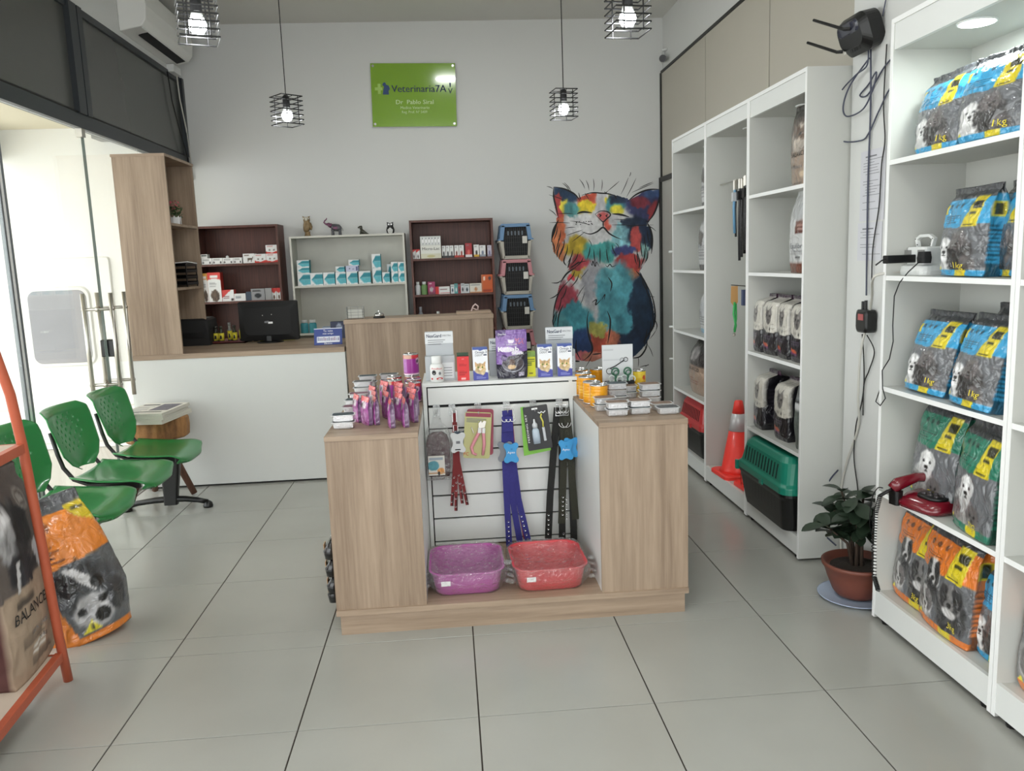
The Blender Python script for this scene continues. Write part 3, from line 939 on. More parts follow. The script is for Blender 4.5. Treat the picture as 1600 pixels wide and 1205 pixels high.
    S = [([(93, 118), (92, 170), (105, 230), (118, 285)], 5), ([(95, 118), (150, 128), (205, 155), (235, 190)], 5), ([(678, 128), (665, 200), (640, 265), (605, 308)], 5), ([(678, 128), (610, 130), (545, 155), (495, 195)], 5),
         ([(245, 162), (300, 148), (350, 150), (400, 155), (455, 175)], 4), ([(118, 295), (90, 350), (78, 415)], 6), ([(80, 410), (92, 440), (95, 480)], 4),
         ([(218, 262), (250, 252), (300, 256)], 6), ([(412, 262), (455, 265), (505, 278)], 6), ([(318, 264), (345, 247), (385, 250), (402, 268), (378, 292), (362, 305), (345, 292), (318, 264)], 4), ([(362, 300), (362, 335)], 4),
         ([(246, 360), (290, 372), (330, 358), (362, 336), (395, 368), (430, 388), (462, 400)], 5), ([(338, 265), (350, 270), (340, 280)], 4), ([(388, 266), (378, 272), (386, 280)], 4),
         ([(600, 300), (625, 350), (635, 410), (630, 480)], 6), ([(555, 480), (565, 530), (560, 565)], 4), ([(595, 450), (590, 500), (575, 545)], 4), ([(610, 460), (608, 500), (595, 530)], 4),
         ([(110, 310), (95, 360), (80, 400)], 4), ([(125, 420), (110, 470), (108, 500)], 4), ([(160, 470), (145, 520), (158, 545)], 4), ([(190, 480), (175, 530), (165, 560)], 4), ([(140, 440), (122, 490), (118, 510)], 3), ([(230, 520), (200, 545), (180, 555)], 3), ([(270, 520), (225, 530), (180, 562)], 3),
         ([(210, 555), (160, 590), (125, 640)], 5), ([(180, 620), (120, 690), (90, 780), (80, 870)], 4), ([(140, 760), (115, 820), (108, 890)], 4), ([(100, 800), (82, 850), (88, 890)], 4),
         ([(280, 800), (272, 860), (282, 940), (302, 1010), (285, 1050), (250, 1080)], 5), ([(385, 800), (402, 850), (398, 920), (388, 980)], 5), ([(390, 610), (410, 645), (402, 690)], 4),
         ([(545, 575), (585, 620), (615, 680)], 5), ([(600, 640), (640, 730), (655, 830), (640, 900), (600, 960), (600, 1010)], 5), ([(650, 840), (665, 880), (660, 910)], 3), ([(520, 1068), (570, 1060), (605, 1010), (610, 960)], 5), ([(200, 1082), (230, 1084)], 5), ([(212, 960), (210, 1020), (235, 1075)], 4),
         ([(300, 1045), (350, 1040)], 4), ([(290, 520), (300, 545), (305, 520), (318, 550), (325, 525), (340, 552)], 3), ([(375, 540), (385, 552), (400, 538), (412, 552), (435, 542)], 3), ([(300, 750), (325, 735), (320, 765), (350, 735)], 4), ([(355, 735), (372, 705), (368, 735)], 3),
         ([(75, 640), (110, 640), (130, 625)], 3), ([(66, 728), (95, 715), (120, 690)], 3), ([(620, 715), (650, 722)], 2), ([(235, 620), (260, 590), (280, 565)], 2), ([(205, 745), (235, 690), (260, 655)], 2),
         ([(228, 148), (235, 175), (240, 185)], 3), ([(262, 150), (285, 185)], 2), ([(425, 165), (435, 180)], 4), ([(370, 140), (375, 150), (385, 140)], 3)]
    for pts, w in S: stroke(pts, w)
    for a, b, c, d in ((232, 75, 262, 125), (268, 80, 285, 135), (308, 72, 310, 138), (356, 76, 352, 138), (450, 85, 385, 140), (500, 65, 460, 155), (512, 35, 505, 60), (542, 68, 490, 170), (635, 88, 560, 120), (637, 95, 520, 145), (55, 115, 88, 128), (140, 96, 180, 140), (150, 94, 188, 142), (66, 160, 160, 195), (66, 238, 108, 275), (68, 310, 180, 312), (110, 262, 200, 262), (180, 300, 292, 322), (160, 380, 250, 350), (190, 415, 262, 360), (152, 340, 210, 335), (480, 330, 640, 322), (600, 320, 655, 356), (420, 292, 500, 296), (410, 322, 520, 326), (625, 960, 660, 910), (612, 990, 645, 1062), (560, 1060, 560, 1120), (262, 1118, 300, 1050), (280, 400, 300, 440), (430, 420, 450, 450), (260, 690, 232, 770), (600, 1118, 622, 1105), (570, 1120, 620, 1110)):
        stroke([(a, b), ((a + c) / 2 + 3, (b + d) / 2 - 2), (c, d)], 2)
    fur = [(112, 330, -22, 75), (130, 350, -20, 80), (118, 395, -18, 70), (150, 400, -22, 85), (168, 430, -22, 80), (196, 455, -30, 75), (225, 470, -38, 70), (252, 500, -45, 55), (590, 380, 14, 90), (570, 410, 10, 95), (550, 450, 6, 80), (605, 350, 16, 80), (625, 390, 8, 80), (535, 480, 14, 60),
           (205, 575, -40, 60), (228, 590, -45, 75), (160, 660, -35, 80), (130, 720, -25, 90), (105, 790, -18, 80), (600, 650, 28, 90), (622, 720, 22, 90), (640, 790, 10, 100), (632, 850, -8, 90), (610, 900, -20, 80), (580, 620, 30, 70), (310, 455, 8, 80), (345, 450, 0, 85), (380, 455, 12, 75), (290, 440, -16, 70), (410, 430, 26, 60)]
    for (x, y, dx, dy) in fur: stroke([(x, y), (x + dx * .3, y + dy * .5), (x + dx, y + dy)], 3.2)
    r = random.Random(5)
    for k in range(16):
        x, y = r.uniform(210, 300), r.uniform(300, 320); stroke([(x, y), (x + 3, y + 1), (x + 6, y)], 3)
    o = mb.build('brush_outline', M_TEXTK, root); o['kind'] = 'stuff'
mural()

# ------------------------------------------------------------------ reception counter, tall oak shelf, partition
ct = thing('reception_counter', 'white fronted reception counter with an oak worktop at the back left', 'counter', (0, 0, 0))
box('front_panel', M_PANEL, -2.215, -.745, 5.735, 5.753, .015, .918, ct)
box('worktop', M_LAMH, -2.215, -.745, 5.728, 6.58, .918, .953, ct, bevel=.001)
box('end_panel', M_WHITE, -2.195, -2.177, 5.753, 6.56, 0, .918, ct)
box('kick', M_BLACKM, -2.17, -.75, 5.76, 5.775, 0, .02, ct)
box('back_edge', M_BLACKM, -2.17, -.75, 6.55, 6.57, .85, .918, ct)

ts = thing('tall_shelf', 'tall oak shelf with side openings standing on the left end of the counter', 'shelf', (0, 0, .953))
box('front_panel', M_LAM, -2.19, -1.85, 5.735, 5.753, 0, 1.33, ts)
box('back_panel', M_LAM, -2.19, -2.174, 5.753, 6.35, 0, 1.33, ts)
box('rear_panel', M_LAM, -2.174, -1.85, 6.335, 6.353, 0, 1.33, ts)
box('top_panel', M_LAMH, -2.195, -1.845, 5.73, 6.358, 1.33, 1.348, ts)
for z in (.435, .875):
    box('shelf', M_LAMH, -2.174, -1.852, 5.753, 6.335, z, z + .018, ts)
pt = thing('wood_partition', 'oak partition standing between the counter and the brown shelf', 'partition', (0, 0, 0))
box('front_panel', M_LAM, -.735, .306, 5.735, 5.753, 0, 1.11, pt)
box('cap', M_LAMH, -.74, .31, 5.728, 6.02, 1.11, 1.140, pt, bevel=.001)
for x in (-.73, .29):
    box('side_panel', M_LAM, x, x + .016, 5.753, 6.01, 0, 1.11, pt)
box('cap_end_block', M_LAMH, .05, .30, 5.85, 6.015, 1.1405, 1.156, pt)

# wall shelving behind the counter
def wall_shelf(name, label, x0, x1, y0, top, shelves, m, bot, lip=.016):
    t = thing(name, label, 'shelf', (0, 0, 0))
    for x in (x0, x1 - lip): box('side_panel', m, x, x + lip, y0, YB - .015, bot, top - lip, t)
    box('top_panel', m, x0, x1, y0, YB - .015, top - lip, top, t)
    box('back_panel', m, x0 + lip, x1 - lip, YB - .025, YB - .016, bot, top - lip, t)
    for z in shelves: box('shelf', m, x0 + lip, x1 - lip, y0 + .004, YB - .026, z - lip, z, t)
    return t
wall_shelf('brown_shelf', 'dark brown shelf left of the white one, behind the monitor', -2.12, -1.425, 7.15, 1.887, (1.568, 1.249, .93, .6), M_BROWN, 0, .018)
wsf = wall_shelf('white_shelf', 'white open shelf of turquoise boxes with figurines on top', -1.335, -.358, 7.15, 1.778, (1.356, .945, .5), mat('aged_white_laminate', (205, 203, 193), .5), 0)
wall_shelf('brown_shelf', 'dark brown shelf beside the stacked pet carriers', -.311, .412, 7.15, 1.88, (1.552, 1.239, .93, .6), M_BROWN, 0, .018)

YS = 7.22   # front of the goods on those shelves
# ---- left brown shelf
def cvw(fn, w=40, h=40, bg=(228, 228, 226)):
    c = Cv(w, h, bg); fn(c); return c
def f_whitebox(c, col=(60, 60, 62), y=.35):
    c.lines(.1, .15, .75, .5, 2, (120, 120, 120), seed=2); c.ell(.15, .7, .07, .2, col); c.ell(.82, .72, .07, .2, col)
cw = cvw(f_whitebox)
xs2 = [(-2.07, .16), (-1.93, .09), (-1.835, .09)]
carton('long white box with small dark animal prints, leftmost on its shelf', 'box', -2.045, YS, 1.568, .085, .09, .052, cw, group='white boxes on the left brown shelf', rz=.02)
carton('long white box with animal prints, second from the left on its shelf', 'box', -1.955, YS, 1.568, .085, .09, .052, cw, group='white boxes on the left brown shelf')
carton('long white box with animal prints, third on its shelf', 'box', -1.866, YS, 1.568, .085, .09, .050, cw, group='white boxes on the left brown shelf')
carton('long white box with animal prints, left of the deer print box', 'box', -1.785, YS, 1.568, .070, .09, .050, cw, group='white boxes on the left brown shelf')
carton('small pale carton lying on the leftmost white boxes', 'box', -2.065, YS, 1.6205, .055, .07, .035, cvw(lambda c: c.rect(.1, .2, .9, .5, (90, 100, 96))), side=(190, 196, 190))
tag(MB().lathe([(.012, 0), (.013, .012), (.006, .02)], 12).build('jar_cap', M_WHITE), 'small white round cap on the row of long white boxes', 'cap').location = (-1.88, YS, 1.6185)
cd = cvw(lambda c: (c.lines(.1, .1, .8, .3, 2, (130, 120, 110), seed=4), c.poly([(.4, .45), (.8, .45), (.85, .3), (.9, .45), (.8, .6), (.75, .9), (.7, .9), (.68, .65), (.5, .65), (.47, .9), (.42, .9)], (90, 76, 60))))
carton('white box with a brown deer print on the left brown shelf', 'box', -1.691, YS, 1.568, .095, .09, .08, cd)
cr_ = cvw(lambda c: (c.lines(.1, .12, .9, .35, 2, (200, 90, 80), seed=4), c.poly([(0, .75), (.5, .9), (1, .7), (1, 1), (0, 1)], (206, 60, 50)), c.ell(.3, .58, .08, .1, (120, 110, 100)), c.ell(.7, .58, .08, .1, (120, 110, 100))))
carton('white and red box right of the deer box', 'box', -1.594, YS, 1.568, .096, .09, .074, cr_, side=(206, 70, 60))
carton('white and red box at the right end of its shelf, with another on top', 'box', -1.494, YS, 1.568, .098, .09, .074, cr_, side=(206, 70, 60))
carton('white and red box lying on top of another at the shelf end', 'box', -1.492, YS, 1.6425, .10, .09, .072, cr_, side=(206, 70, 60))
def f_tall(c, col):
    c.rect(0, 0, 1, .28, col); c.ell(.5, .28, .5, .07, (232, 232, 230)); c.lines(.12, .34, .8, .5, 3, (150, 150, 150), seed=3)
    c.ell(.5, .8, .33, .2, (90, 74, 60), .1, .3, .5); c.rect(.2, .1, .8, .17, (238, 238, 236)) if col[2] < 100 else None
o = carton('tall white box with a red top band and animal print', 'box', -1.998, YS, 1.249, .108, .09, .25, cvw(lambda c: f_tall(c, (208, 66, 56)), 50, 80), side=(196, 60, 50), nx=20, ny=36)
carton('tall white box with an orange top band, beside the red banded one', 'box', -2.079, YS + .01, 1.249, .045, .09, .245, cvw(lambda c: f_tall(c, (214, 160, 60)), 40, 80), side=(206, 150, 60), nx=12, ny=30)
carton('square box with slanting red corner, right of the tall red banded box', 'box', -1.893, YS, 1.249, .10, .08, .098, cvw(lambda c: (c.poly([(0, 0), (.8, 0), (0, .7)], (206, 66, 60)), c.lines(.1, .55, .9, .8, 2, (130, 70, 70), seed=4), c.ell(.85, .85, .12, .12, (70, 60, 56)))), side=(206, 70, 60))
carton('low white box with a line of small print beside the monitor', 'box', -1.793, YS, 1.249, .095, .08, .062, cvw(lambda c: (c.lines(.1, .3, .9, .7, 2, (70, 84, 90), seed=4))))
carton('dark slate box behind the top of the monitor', 'box', -1.718, YS, 1.249, .045, .08, .075, cvw(lambda c: c.rect(0, 0, 1, 1, (66, 78, 92))), side=(66, 78, 92))
carton('grey box with a dark car-like print behind the monitor', 'box', -1.64, YS, 1.249, .115, .08, .098, cvw(lambda c: (c.rect(0, 0, 1, 1, (150, 150, 152)), c.lines(.1, .1, .8, .3, 2, (60, 60, 60), seed=5), c.ell(.5, .6, .25, .2, (40, 44, 48)))), side=(120, 122, 124))
carton('plain grey box right of the box with the dark print', 'box', -1.55, YS, 1.249, .055, .08, .10, cvw(lambda c: c.rect(0, 0, 1, 1, (158, 158, 158))), side=(130, 130, 130))
ca = cvw(lambda c: (c.poly([(0, 0), (1, 0), (1, .25), (.5, .45), (0, .3)], (206, 60, 54)), c.ell(.5, .78, .2, .18, (110, 84, 70))))
carton('small upright red and white box, left one of a pair', 'box', -1.505, YS - .01, 1.249, .038, .04, .098, ca, side=(210, 90, 80))
carton('small upright red and white box, right one of a pair', 'box', -1.464, YS - .01, 1.249, .038, .04, .098, ca, side=(210, 90, 80))
# ---- white shelf: turquoise boxes
def f_teal(c):
    c.rect(0, 0, 1, 1, (232, 234, 234))
    c.poly([(.08, .55), (.45, .12), (1, .12), (1, .5), (.3, .5)], (40, 138, 152), .1)
    c.poly([(.08, .55), (1, .5), (1, .9), (.42, .95)], (92, 180, 192), .1)
    c.rect(.3, .5, 1, .54, (200, 226, 230))
    c.rect(.06, .9, .3, .93, (150, 150, 150))
ctl = cvw(f_teal, 48, 48)
def teal(label, x, z, w=.10, h=.105, d=.09, y=YS, rz=0):
    return carton(label, 'box', x, y, z, w, d, h, ctl, side=(60, 150, 162), top=(70, 160, 172), group='turquoise medicine boxes on the white shelf', rz=rz, nx=16, ny=16)
zs = 1.356
teal('turquoise white box at the bottom of the leftmost stack', -1.238, zs, .108, .108)
teal('turquoise white box in the middle of the leftmost stack', -1.240, zs + .1085, .104, .052)
teal('turquoise white box on top of the leftmost stack', -1.238, zs + .161, .104, .060)
teal('turquoise white box right of the leftmost stack', -1.132, zs, .105, .108, rz=.03)
teal('turquoise white box, second right of the leftmost stack', -1.024, zs, .098, .108, rz=-.02)
teal('turquoise white box with a small turquoise box on its right top', -.924, zs, .088, .105)
teal('turquoise white box under the white printed carton', -.828, zs, .094, .108)
teal('wide turquoise white box left of the tallest stack', -.720, zs, .102, .108, rz=.03)
teal('lower box of the tallest turquoise stack', -.612, zs, .075, .125)
teal('upper box of the tallest turquoise stack', -.612, zs + .1255, .075, .125)
teal('small turquoise white box right of the tallest stack', -.535, zs, .062, .092)
teal('turquoise box standing behind, right of the tallest stack', -.507, zs, .045, .16, y=YS + .10)
teal('lower box of the second stack from the right end', -.459, zs, .056, .088)
teal('upper box of the second stack from the right end', -.459, zs + .0885, .056, .088)
teal('lower turquoise box at the right end of the shelf', -.400, zs, .054, .088)
teal('upper turquoise box at the right end of the shelf', -.400, zs + .0885, .054, .088)
teal('small turquoise box lying left of the white printed carton', -.925, zs + .1055, .075, .05)
carton('white carton with purple specks lying on turquoise boxes', 'box', -.823, YS, zs + .1085, .104, .09, .050, cvw(lambda c: (c.rect(0, 0, 1, 1, (196, 200, 222)), c.ell(.3, .5, .06, .1, (60, 50, 90)), c.ell(.6, .6, .04, .1, (60, 50, 90)), c.rect(.85, .2, .95, .9, (50, 60, 110)))), side=(120, 130, 190))
teal('turquoise box on top of the white printed carton', -.805, zs + .159, .088, .05)
def teal_bottle(label, x, z):
    t = thing('medicine_bottle', label, 'bottle', (x, YS, z), group='turquoise bottles on the white shelf')
    MB().lathe([(.033, 0), (.034, .006), (.034, .075), (.030, .084), (.024, .088)], 20).build('body', mat('teal_label', (66, 152, 164), .4, var=.15, scale=30), t, smooth=True)
    MB().lathe([(.024, .0885), (.026, .09), (.026, .112), (.024, .114)], 20).build('cap', M_WHITE, t, smooth=True)
teal_bottle('white capped turquoise bottle, left one of the pair on the lower white shelf', -1.272, .945)
teal_bottle('white capped turquoise bottle, right one of the pair on the lower white shelf', -1.200, .945)
teal('turquoise box low on the right of the white shelf, behind the service bell', -.50, .945, .12, .10)
teal('turquoise box low at the right end of the white shelf, behind the partition', -.40, .945, .07, .11)
carton('flat pale blue box on the lower white shelf', 'box', -1.06, 7.2, .945, .10, .08, .05, cvw(lambda c: (c.rect(0, 0, 1, 1, (176, 190, 208)), c.lines(.1, .3, .9, .8, 2, (90, 110, 150)))), side=(150, 166, 190))
o = carton('dark blue photo printed box standing behind the payment card sign', 'box', -.880, 6.47, .9535, .11, .06, .13, cvw(lambda c: (c.rect(0, 0, 1, 1, (60, 66, 90)), c.ell(.6, .4, .2, .3, (150, 160, 180), .2, .3, .3), c.poly([(.2, .5), (.8, .8), (.7, 1), (.1, .8)], (210, 214, 224)))), side=(50, 56, 80))
# ---- right brown shelf
z1 = 1.552; z2 = 1.239
def f_micro(c):
    c.rect(0, 0, 1, 1, (226, 226, 218)); c.rect(0, 0, 1, .42, (206, 208, 204))
    for k in range(6):
        x = .08 + k * .155
        c.rect(x, .06, x + .10, .36, (240, 240, 240)); c.rect(x + .02, .06, x + .06, .14, (80, 86, 90)); c.poly([(x + .02, .30), (x + .08, .30), (x + .05, .4)], (120, 124, 126))
    c.rect(0, .78, 1, 1, (214, 212, 190)); c.ell(.5, .9, .2, .06, (196, 190, 140))
o = thing('syringe_display_box', 'wide white display box holding a row of syringes on the right brown shelf', 'box', (-.135, YS, z1))
link('carton', carton_mesh(.177, .10, .19, cvw(f_micro, 90, 90), nx=40, ny=40), o)
text(o, 'Micro-Lac', .0, .082, .034, M_TEXTK, y=-.051, width=.15)
cA = cvw(lambda c: (c.poly([(0, 0), (1, 0), (1, .1), (0, .35)], (206, 60, 56)), c.ell(.5, .75, .15, .2, (90, 70, 66))))
carton('small red and white box, leftmost on the right brown shelf', 'box', -.284, YS, z1, .032, .04, .082, cA, side=(206, 80, 76))
carton('small red and white box touching the syringe display box', 'box', -.249, YS, z1, .032, .04, .082, cA, side=(206, 80, 76))
def f_sm(c, band, dot): c.rect(0, .82, 1, 1, band); c.lines(.15, .1, .85, .35, 2, (120, 120, 124), seed=3); c.ell(.5, .65, .2, .18, dot)
for k, (x, w, h, band, dot, lab) in enumerate((
        (-.023, .031, .105, (60, 60, 62), (30, 30, 32), 'white box with a black dog print, first after the syringe display'),
        (.012, .031, .105, (60, 60, 62), (30, 30, 32), 'white box with a black dog print, second after the syringe display'),
        (.046, .031, .105, (60, 60, 62), (30, 30, 32), 'white box with a black dog print, third after the syringe display'),
        (.088, .037, .105, (190, 70, 60), (120, 60, 56), 'white box with a red base, left of its twin'),
        (.131, .041, .105, (190, 70, 60), (150, 70, 60), 'white box with a red base, beside the dark red box'),
        (.194, .058, .120, (226, 220, 220), (214, 100, 90), 'dark red upright box on the upper right brown shelf'),
        (.262, .046, .105, (214, 170, 60), (50, 40, 36), 'white box with a yellow base and black print'),
        (.316, .052, .098, (150, 156, 166), (120, 130, 150), 'white box with grey print near the shelf end'),
        (.376, .036, .096, (150, 140, 160), (110, 110, 150), 'pale mauve box at the end of the upper right shelf'))):
    c = cvw(lambda c: f_sm(c, band, dot), 30, 40, bg=(170, 50, 56) if k == 5 else ((196, 190, 204) if k == 8 else (228, 228, 226)))
    carton(lab, 'box', x, YS, z1, w, .045, h, c, side=(150, 46, 50) if k == 5 else (206, 206, 206), nx=8, ny=14)
def pill_bottle(label, x, y, z, r, h, body, cap, hc=.18, y2=None, scale=1):
    t = thing('bottle', label, 'bottle', (x, y, z))
    MB().lathe([(r * .96, 0), (r, .004), (r, h * .68), (r * .62, h * .78), (r * .55, h * .8)], 18).build('body', body, t, smooth=True)
    MB().lathe([(r * .6, h * .805), (r * .62, h * .81), (r * .62, h), (r * .58, h * 1.01)], 18).build('cap', cap, t, smooth=True)
    return t
pill_bottle('white bottle with a grey label at the left end of the middle right shelf', -.266, YS, z2, .023, .112, mat('white_plastic_bottle', (216, 218, 220), .35), M_WHITE)
pill_bottle('bottle with a green label beside the white bottle', -.210, YS, z2, .027, .112, mat('green_label', (112, 148, 92), .5, var=.2, scale=30), M_WHITE)
carton('magenta box with a grey dog print', 'box', -.146, YS, z2, .062, .05, .11, cvw(lambda c: (c.rect(0, 0, 1, 1, (166, 62, 104)), c.lines(.15, .1, .8, .25, 1, (230, 200, 214)), c.ell(.5, .6, .26, .2, (190, 180, 184), .1, .3, .3), c.rect(0, .85, 1, 1, (120, 60, 80)))), side=(140, 50, 90))
carton('low white box with a red left end', 'box', -.050, YS, z2, .125, .06, .065, cvw(lambda c: (c.rect(0, 0, .22, 1, (200, 50, 50)), c.rect(.3, .3, .8, .42, (120, 60, 66)), c.rect(.3, .8, 1, .9, (206, 80, 76)))), side=(200, 60, 60))
for (x, w, h, bg, dot, lab) in ((.037, .032, .078, (214, 220, 222), (50, 70, 90), 'small white box with a blue print after the low red ended box'),
                                (.069, .030, .086, (90, 160, 160), (220, 224, 224), 'small teal topped box among small medicine boxes'),
                                (.097, .024, .080, (150, 60, 66), (60, 40, 44), 'narrow dark red box among small medicine boxes'),
                                (.127, .032, .086, (206, 208, 210), (40, 44, 46), 'white box with a tall black print among small medicine boxes'),
                                (.165, .040, .080, (208, 212, 214), (30, 50, 60), 'white box with a crouching dark print'),
                                (.243, .108, .082, (224, 220, 208), (190, 120, 60), 'wide cream box with an orange figure left of the orange box')):
    carton(lab, 'box', x, YS, z2, w, .05, h, cvw(lambda c: (c.ell(.5, .62, .2 if w < .09 else .1, .22, dot), c.rect(.1, .12, .85, .22, (120, 130, 130)), c.rect(0, .92, 1, 1, (200, 120, 60) if w > .09 else bg)), 30, 36, bg=bg), side=bg, nx=10, ny=12)
carton('large orange box at the right end of the middle shelf', 'box', .343, YS, z2, .098, .07, .155, cvw(lambda c: (c.rect(0, 0, 1, 1, (206, 96, 44)), c.rect(0, 0, .12, 1, (190, 120, 80)), c.rect(.2, .1, .35, .3, (240, 220, 200)), c.ell(.75, .2, .12, .1, (70, 60, 60)), c.rect(.1, .86, .9, .96, (160, 60, 30)))), side=(200, 90, 44))
pill_bottle('grey cup shaped bottle half hidden by the oak partition, low on the right shelf', -.253, YS, .93, .022, .20, mat('grey_plastic', (150, 152, 158), .4), mat('grey_plastic', (150, 152, 158), .4))
pill_bottle('small white pot barely showing over the oak partition', -.10, YS, .93, .022, .155, M_WHITE, M_WHITE)

# ---- figurines on the white shelf
M_OWL = mat('gilded_brown', (134, 112, 78), .5, .1, var=.35, scale=60, bump=.4, bscale=90)
ow_ = thing('owl_figurine', 'tall golden brown owl figurine on a stump', 'figurine', (-1.20, 7.30, 1.778))
MB().lathe([(.034, 0), (.026, .012), (.022, .03), (.026, .045)], 14).build('stump', M_OWL, ow_, smooth=True)
MB().loft([rrect(a, b, .02, z, cx) for a, b, z, cx in ((.03, .03, .04, -.01), (.052, .045, .055, -.006), (.066, .055, .08, 0), (.064, .052, .105, .002), (.05, .045, .125, 0), (.056, .05, .14, 0), (.058, .05, .156, -.002), (.05, .04, .166, -.004))]).build('body', M_OWL, ow_, smooth=True)
MB().prism([(-.03, .162), (-.034, .178), (-.012, .166)], -.012, .012).prism([(.024, .162), (.03, .176), (.008, .166)], -.012, .012).build('ear_tuft', M_OWL, ow_)
MB().prism([(-.028, .15), (0, .135), (.026, .15), (.02, .162), (-.022, .162)], -.032, -.024).build('face_disc', mat('pale_face', (214, 208, 190), .5), ow_)
for s in (-1, 1): MB().lathe([(.0001, -.005), (.006, 0), (.0001, .005)], 10).build('eye', M_BLACK, ow_, loc=(s * .013, -.033, .15))
MB().loft([rrect(.012, .02, .005, z, .032) for z in (.055,)] + [rrect(.02, .04, .008, .085, .036), rrect(.01, .02, .004, .12, .03)]).build('wing', M_OWL, ow_, smooth=True)

el = thing('elephant_figurine', 'elephant figurine with raised trunk, purple head and dark body', 'figurine', (-.965, 7.30, 1.778))
M_ELB = mat('mosaic_elephant_body', (84, 84, 88), .4, .2, var=.5, scale=90, bump=.3); M_ELH = mat('purple_elephant_head', (112, 66, 92), .35, .2, var=.3, scale=70)
def blob_x(mb, secs):
    rings = []
    for (x, z, ry, rz_) in secs:
        rings.append([(x, ry * math.cos(k * PI / 6), z + rz_ * math.sin(k * PI / 6)) for k in range(12)])
    return mb.loft(rings)
mb = MB(); blob_x(mb, [(-.03, .075, .012, .015), (-.02, .075, .026, .028), (.01, .07, .03, .032), (.045, .065, .028, .03), (.06, .06, .016, .018)])
mb.build('body', M_ELB, el, smooth=True)
for (x, y) in ((-.015, -.014), (-.02, .014), (.048, -.014), (.042, .014)):
    MB().lathe([(.014, 0), (.013, .01), (.011, .035), (.015, .055)], 10, c=(x, y)).build('leg', M_ELB, el, smooth=True)
mb = MB(); blob_x(mb, [(-.062, .098, .006, .008), (-.055, .097, .015, .016), (-.04, .092, .02, .022), (-.025, .082, .015, .018)]); mb.build('head', M_ELH, el, smooth=True)
MB().tube([(-.055, 0, .098), (-.075, 0, .105), (-.088, 0, .118), (-.08, 0, .132), (-.066, 0, .142), (-.062, 0, .155)], [.011, .008, .007, .006, .005, .004], 10).build('trunk', M_ELH, el, smooth=True)
for s in (-1, 1): MB().loft([[(-.03 + a * .016, s * (.018 + .004 * k), .09 + b * .02) for a, b in ((1, 0), (.5, .9), (-.5, .8), (-.9, 0), (-.4, -.9), (.5, -.8))] for k in (0, 1)]).build('ear', M_ELH, el, smooth=True)
MB().box(-.012, .03, -.032, .032, .055, .078).build('saddle_cloth', M_ELH, el, bevel=.006)
MB().tube([(.06, 0, .07), (.07, 0, .055), (.072, 0, .04)], .002, 6).build('tail', M_ELB, el)

dg = thing('dog_figurine', 'small dark sitting dog figurine looking left', 'figurine', (-.72, 7.30, 1.778))
M_DD = mat('dark_green_bronze', (60, 60, 50), .4, .3, var=.3, scale=60)
mb = MB(); blob_x(mb, [(-.022, .035, .008, .014), (-.015, .032, .016, .026), (.01, .02, .018, .02), (.032, .010, .012, .010), (.046, .005, .005, .005)]); mb.build('body', M_DD, dg, smooth=True)
MB().loft([rrect(.022, .022, .008, .04, -.014), rrect(.024, .022, .009, .055, -.016), rrect(.032, .026, .01, .066, -.02), rrect(.024, .022, .008, .078, -.018)]).build('head', M_DD, dg, smooth=True)
MB().tube([(-.03, 0, .066), (-.044, 0, .063)], [.009, .006], 8).build('muzzle', M_DD, dg, smooth=True)
for s in (-1, 1):
    MB().tube([(-.02, s * .010, .035), (-.024, s * .010, 0.003)], .006, 8).build('leg', M_DD, dg, smooth=True)
    MB().tube([(-.012, s * .013, .072), (-.008, s * .014, .055)], [.005, .004], 8).build('ear', M_DD, dg, smooth=True)
MB().tube([(.035, 0, .006), (.05, .01, .005)], .003, 6).build('tail', M_DD, dg)

o2 = thing('owl_figurine', 'small black and white owl figurine at the right end', 'figurine', (-.482, 7.30, 1.778))
MB().loft([rrect(a, b, .02, z) for a, b, z in ((.045, .04, 0), (.066, .052, .012), (.072, .056, .035), (.062, .05, .055), (.05, .042, .068), (.056, .046, .08), (.05, .04, .093))]).build('body', M_BLACK, o2, smooth=True)
MB().prism([(-.026, .09), (-.028, .103), (-.008, .094)], -.012, .012).prism([(.026, .09), (.028, .103), (.008, .094)], -.012, .012).build('ear_tuft', M_BLACK, o2)
MB().prism([(-.018, .008), (-.024, .035), (0, .055), (.024, .035), (.018, .008), (0, .002)], -.034, -.026).build('breast', mat('pale_speckled', (190, 190, 186), .5, var=.5, scale=120), o2)
for s in (-1, 1): MB().prism([(s * .011 + .008 * math.cos(k * PI / 5), .082 + .008 * math.sin(k * PI / 5)) for k in range(10)], -.028, -.022).build('eye', M_TEXTW, o2)

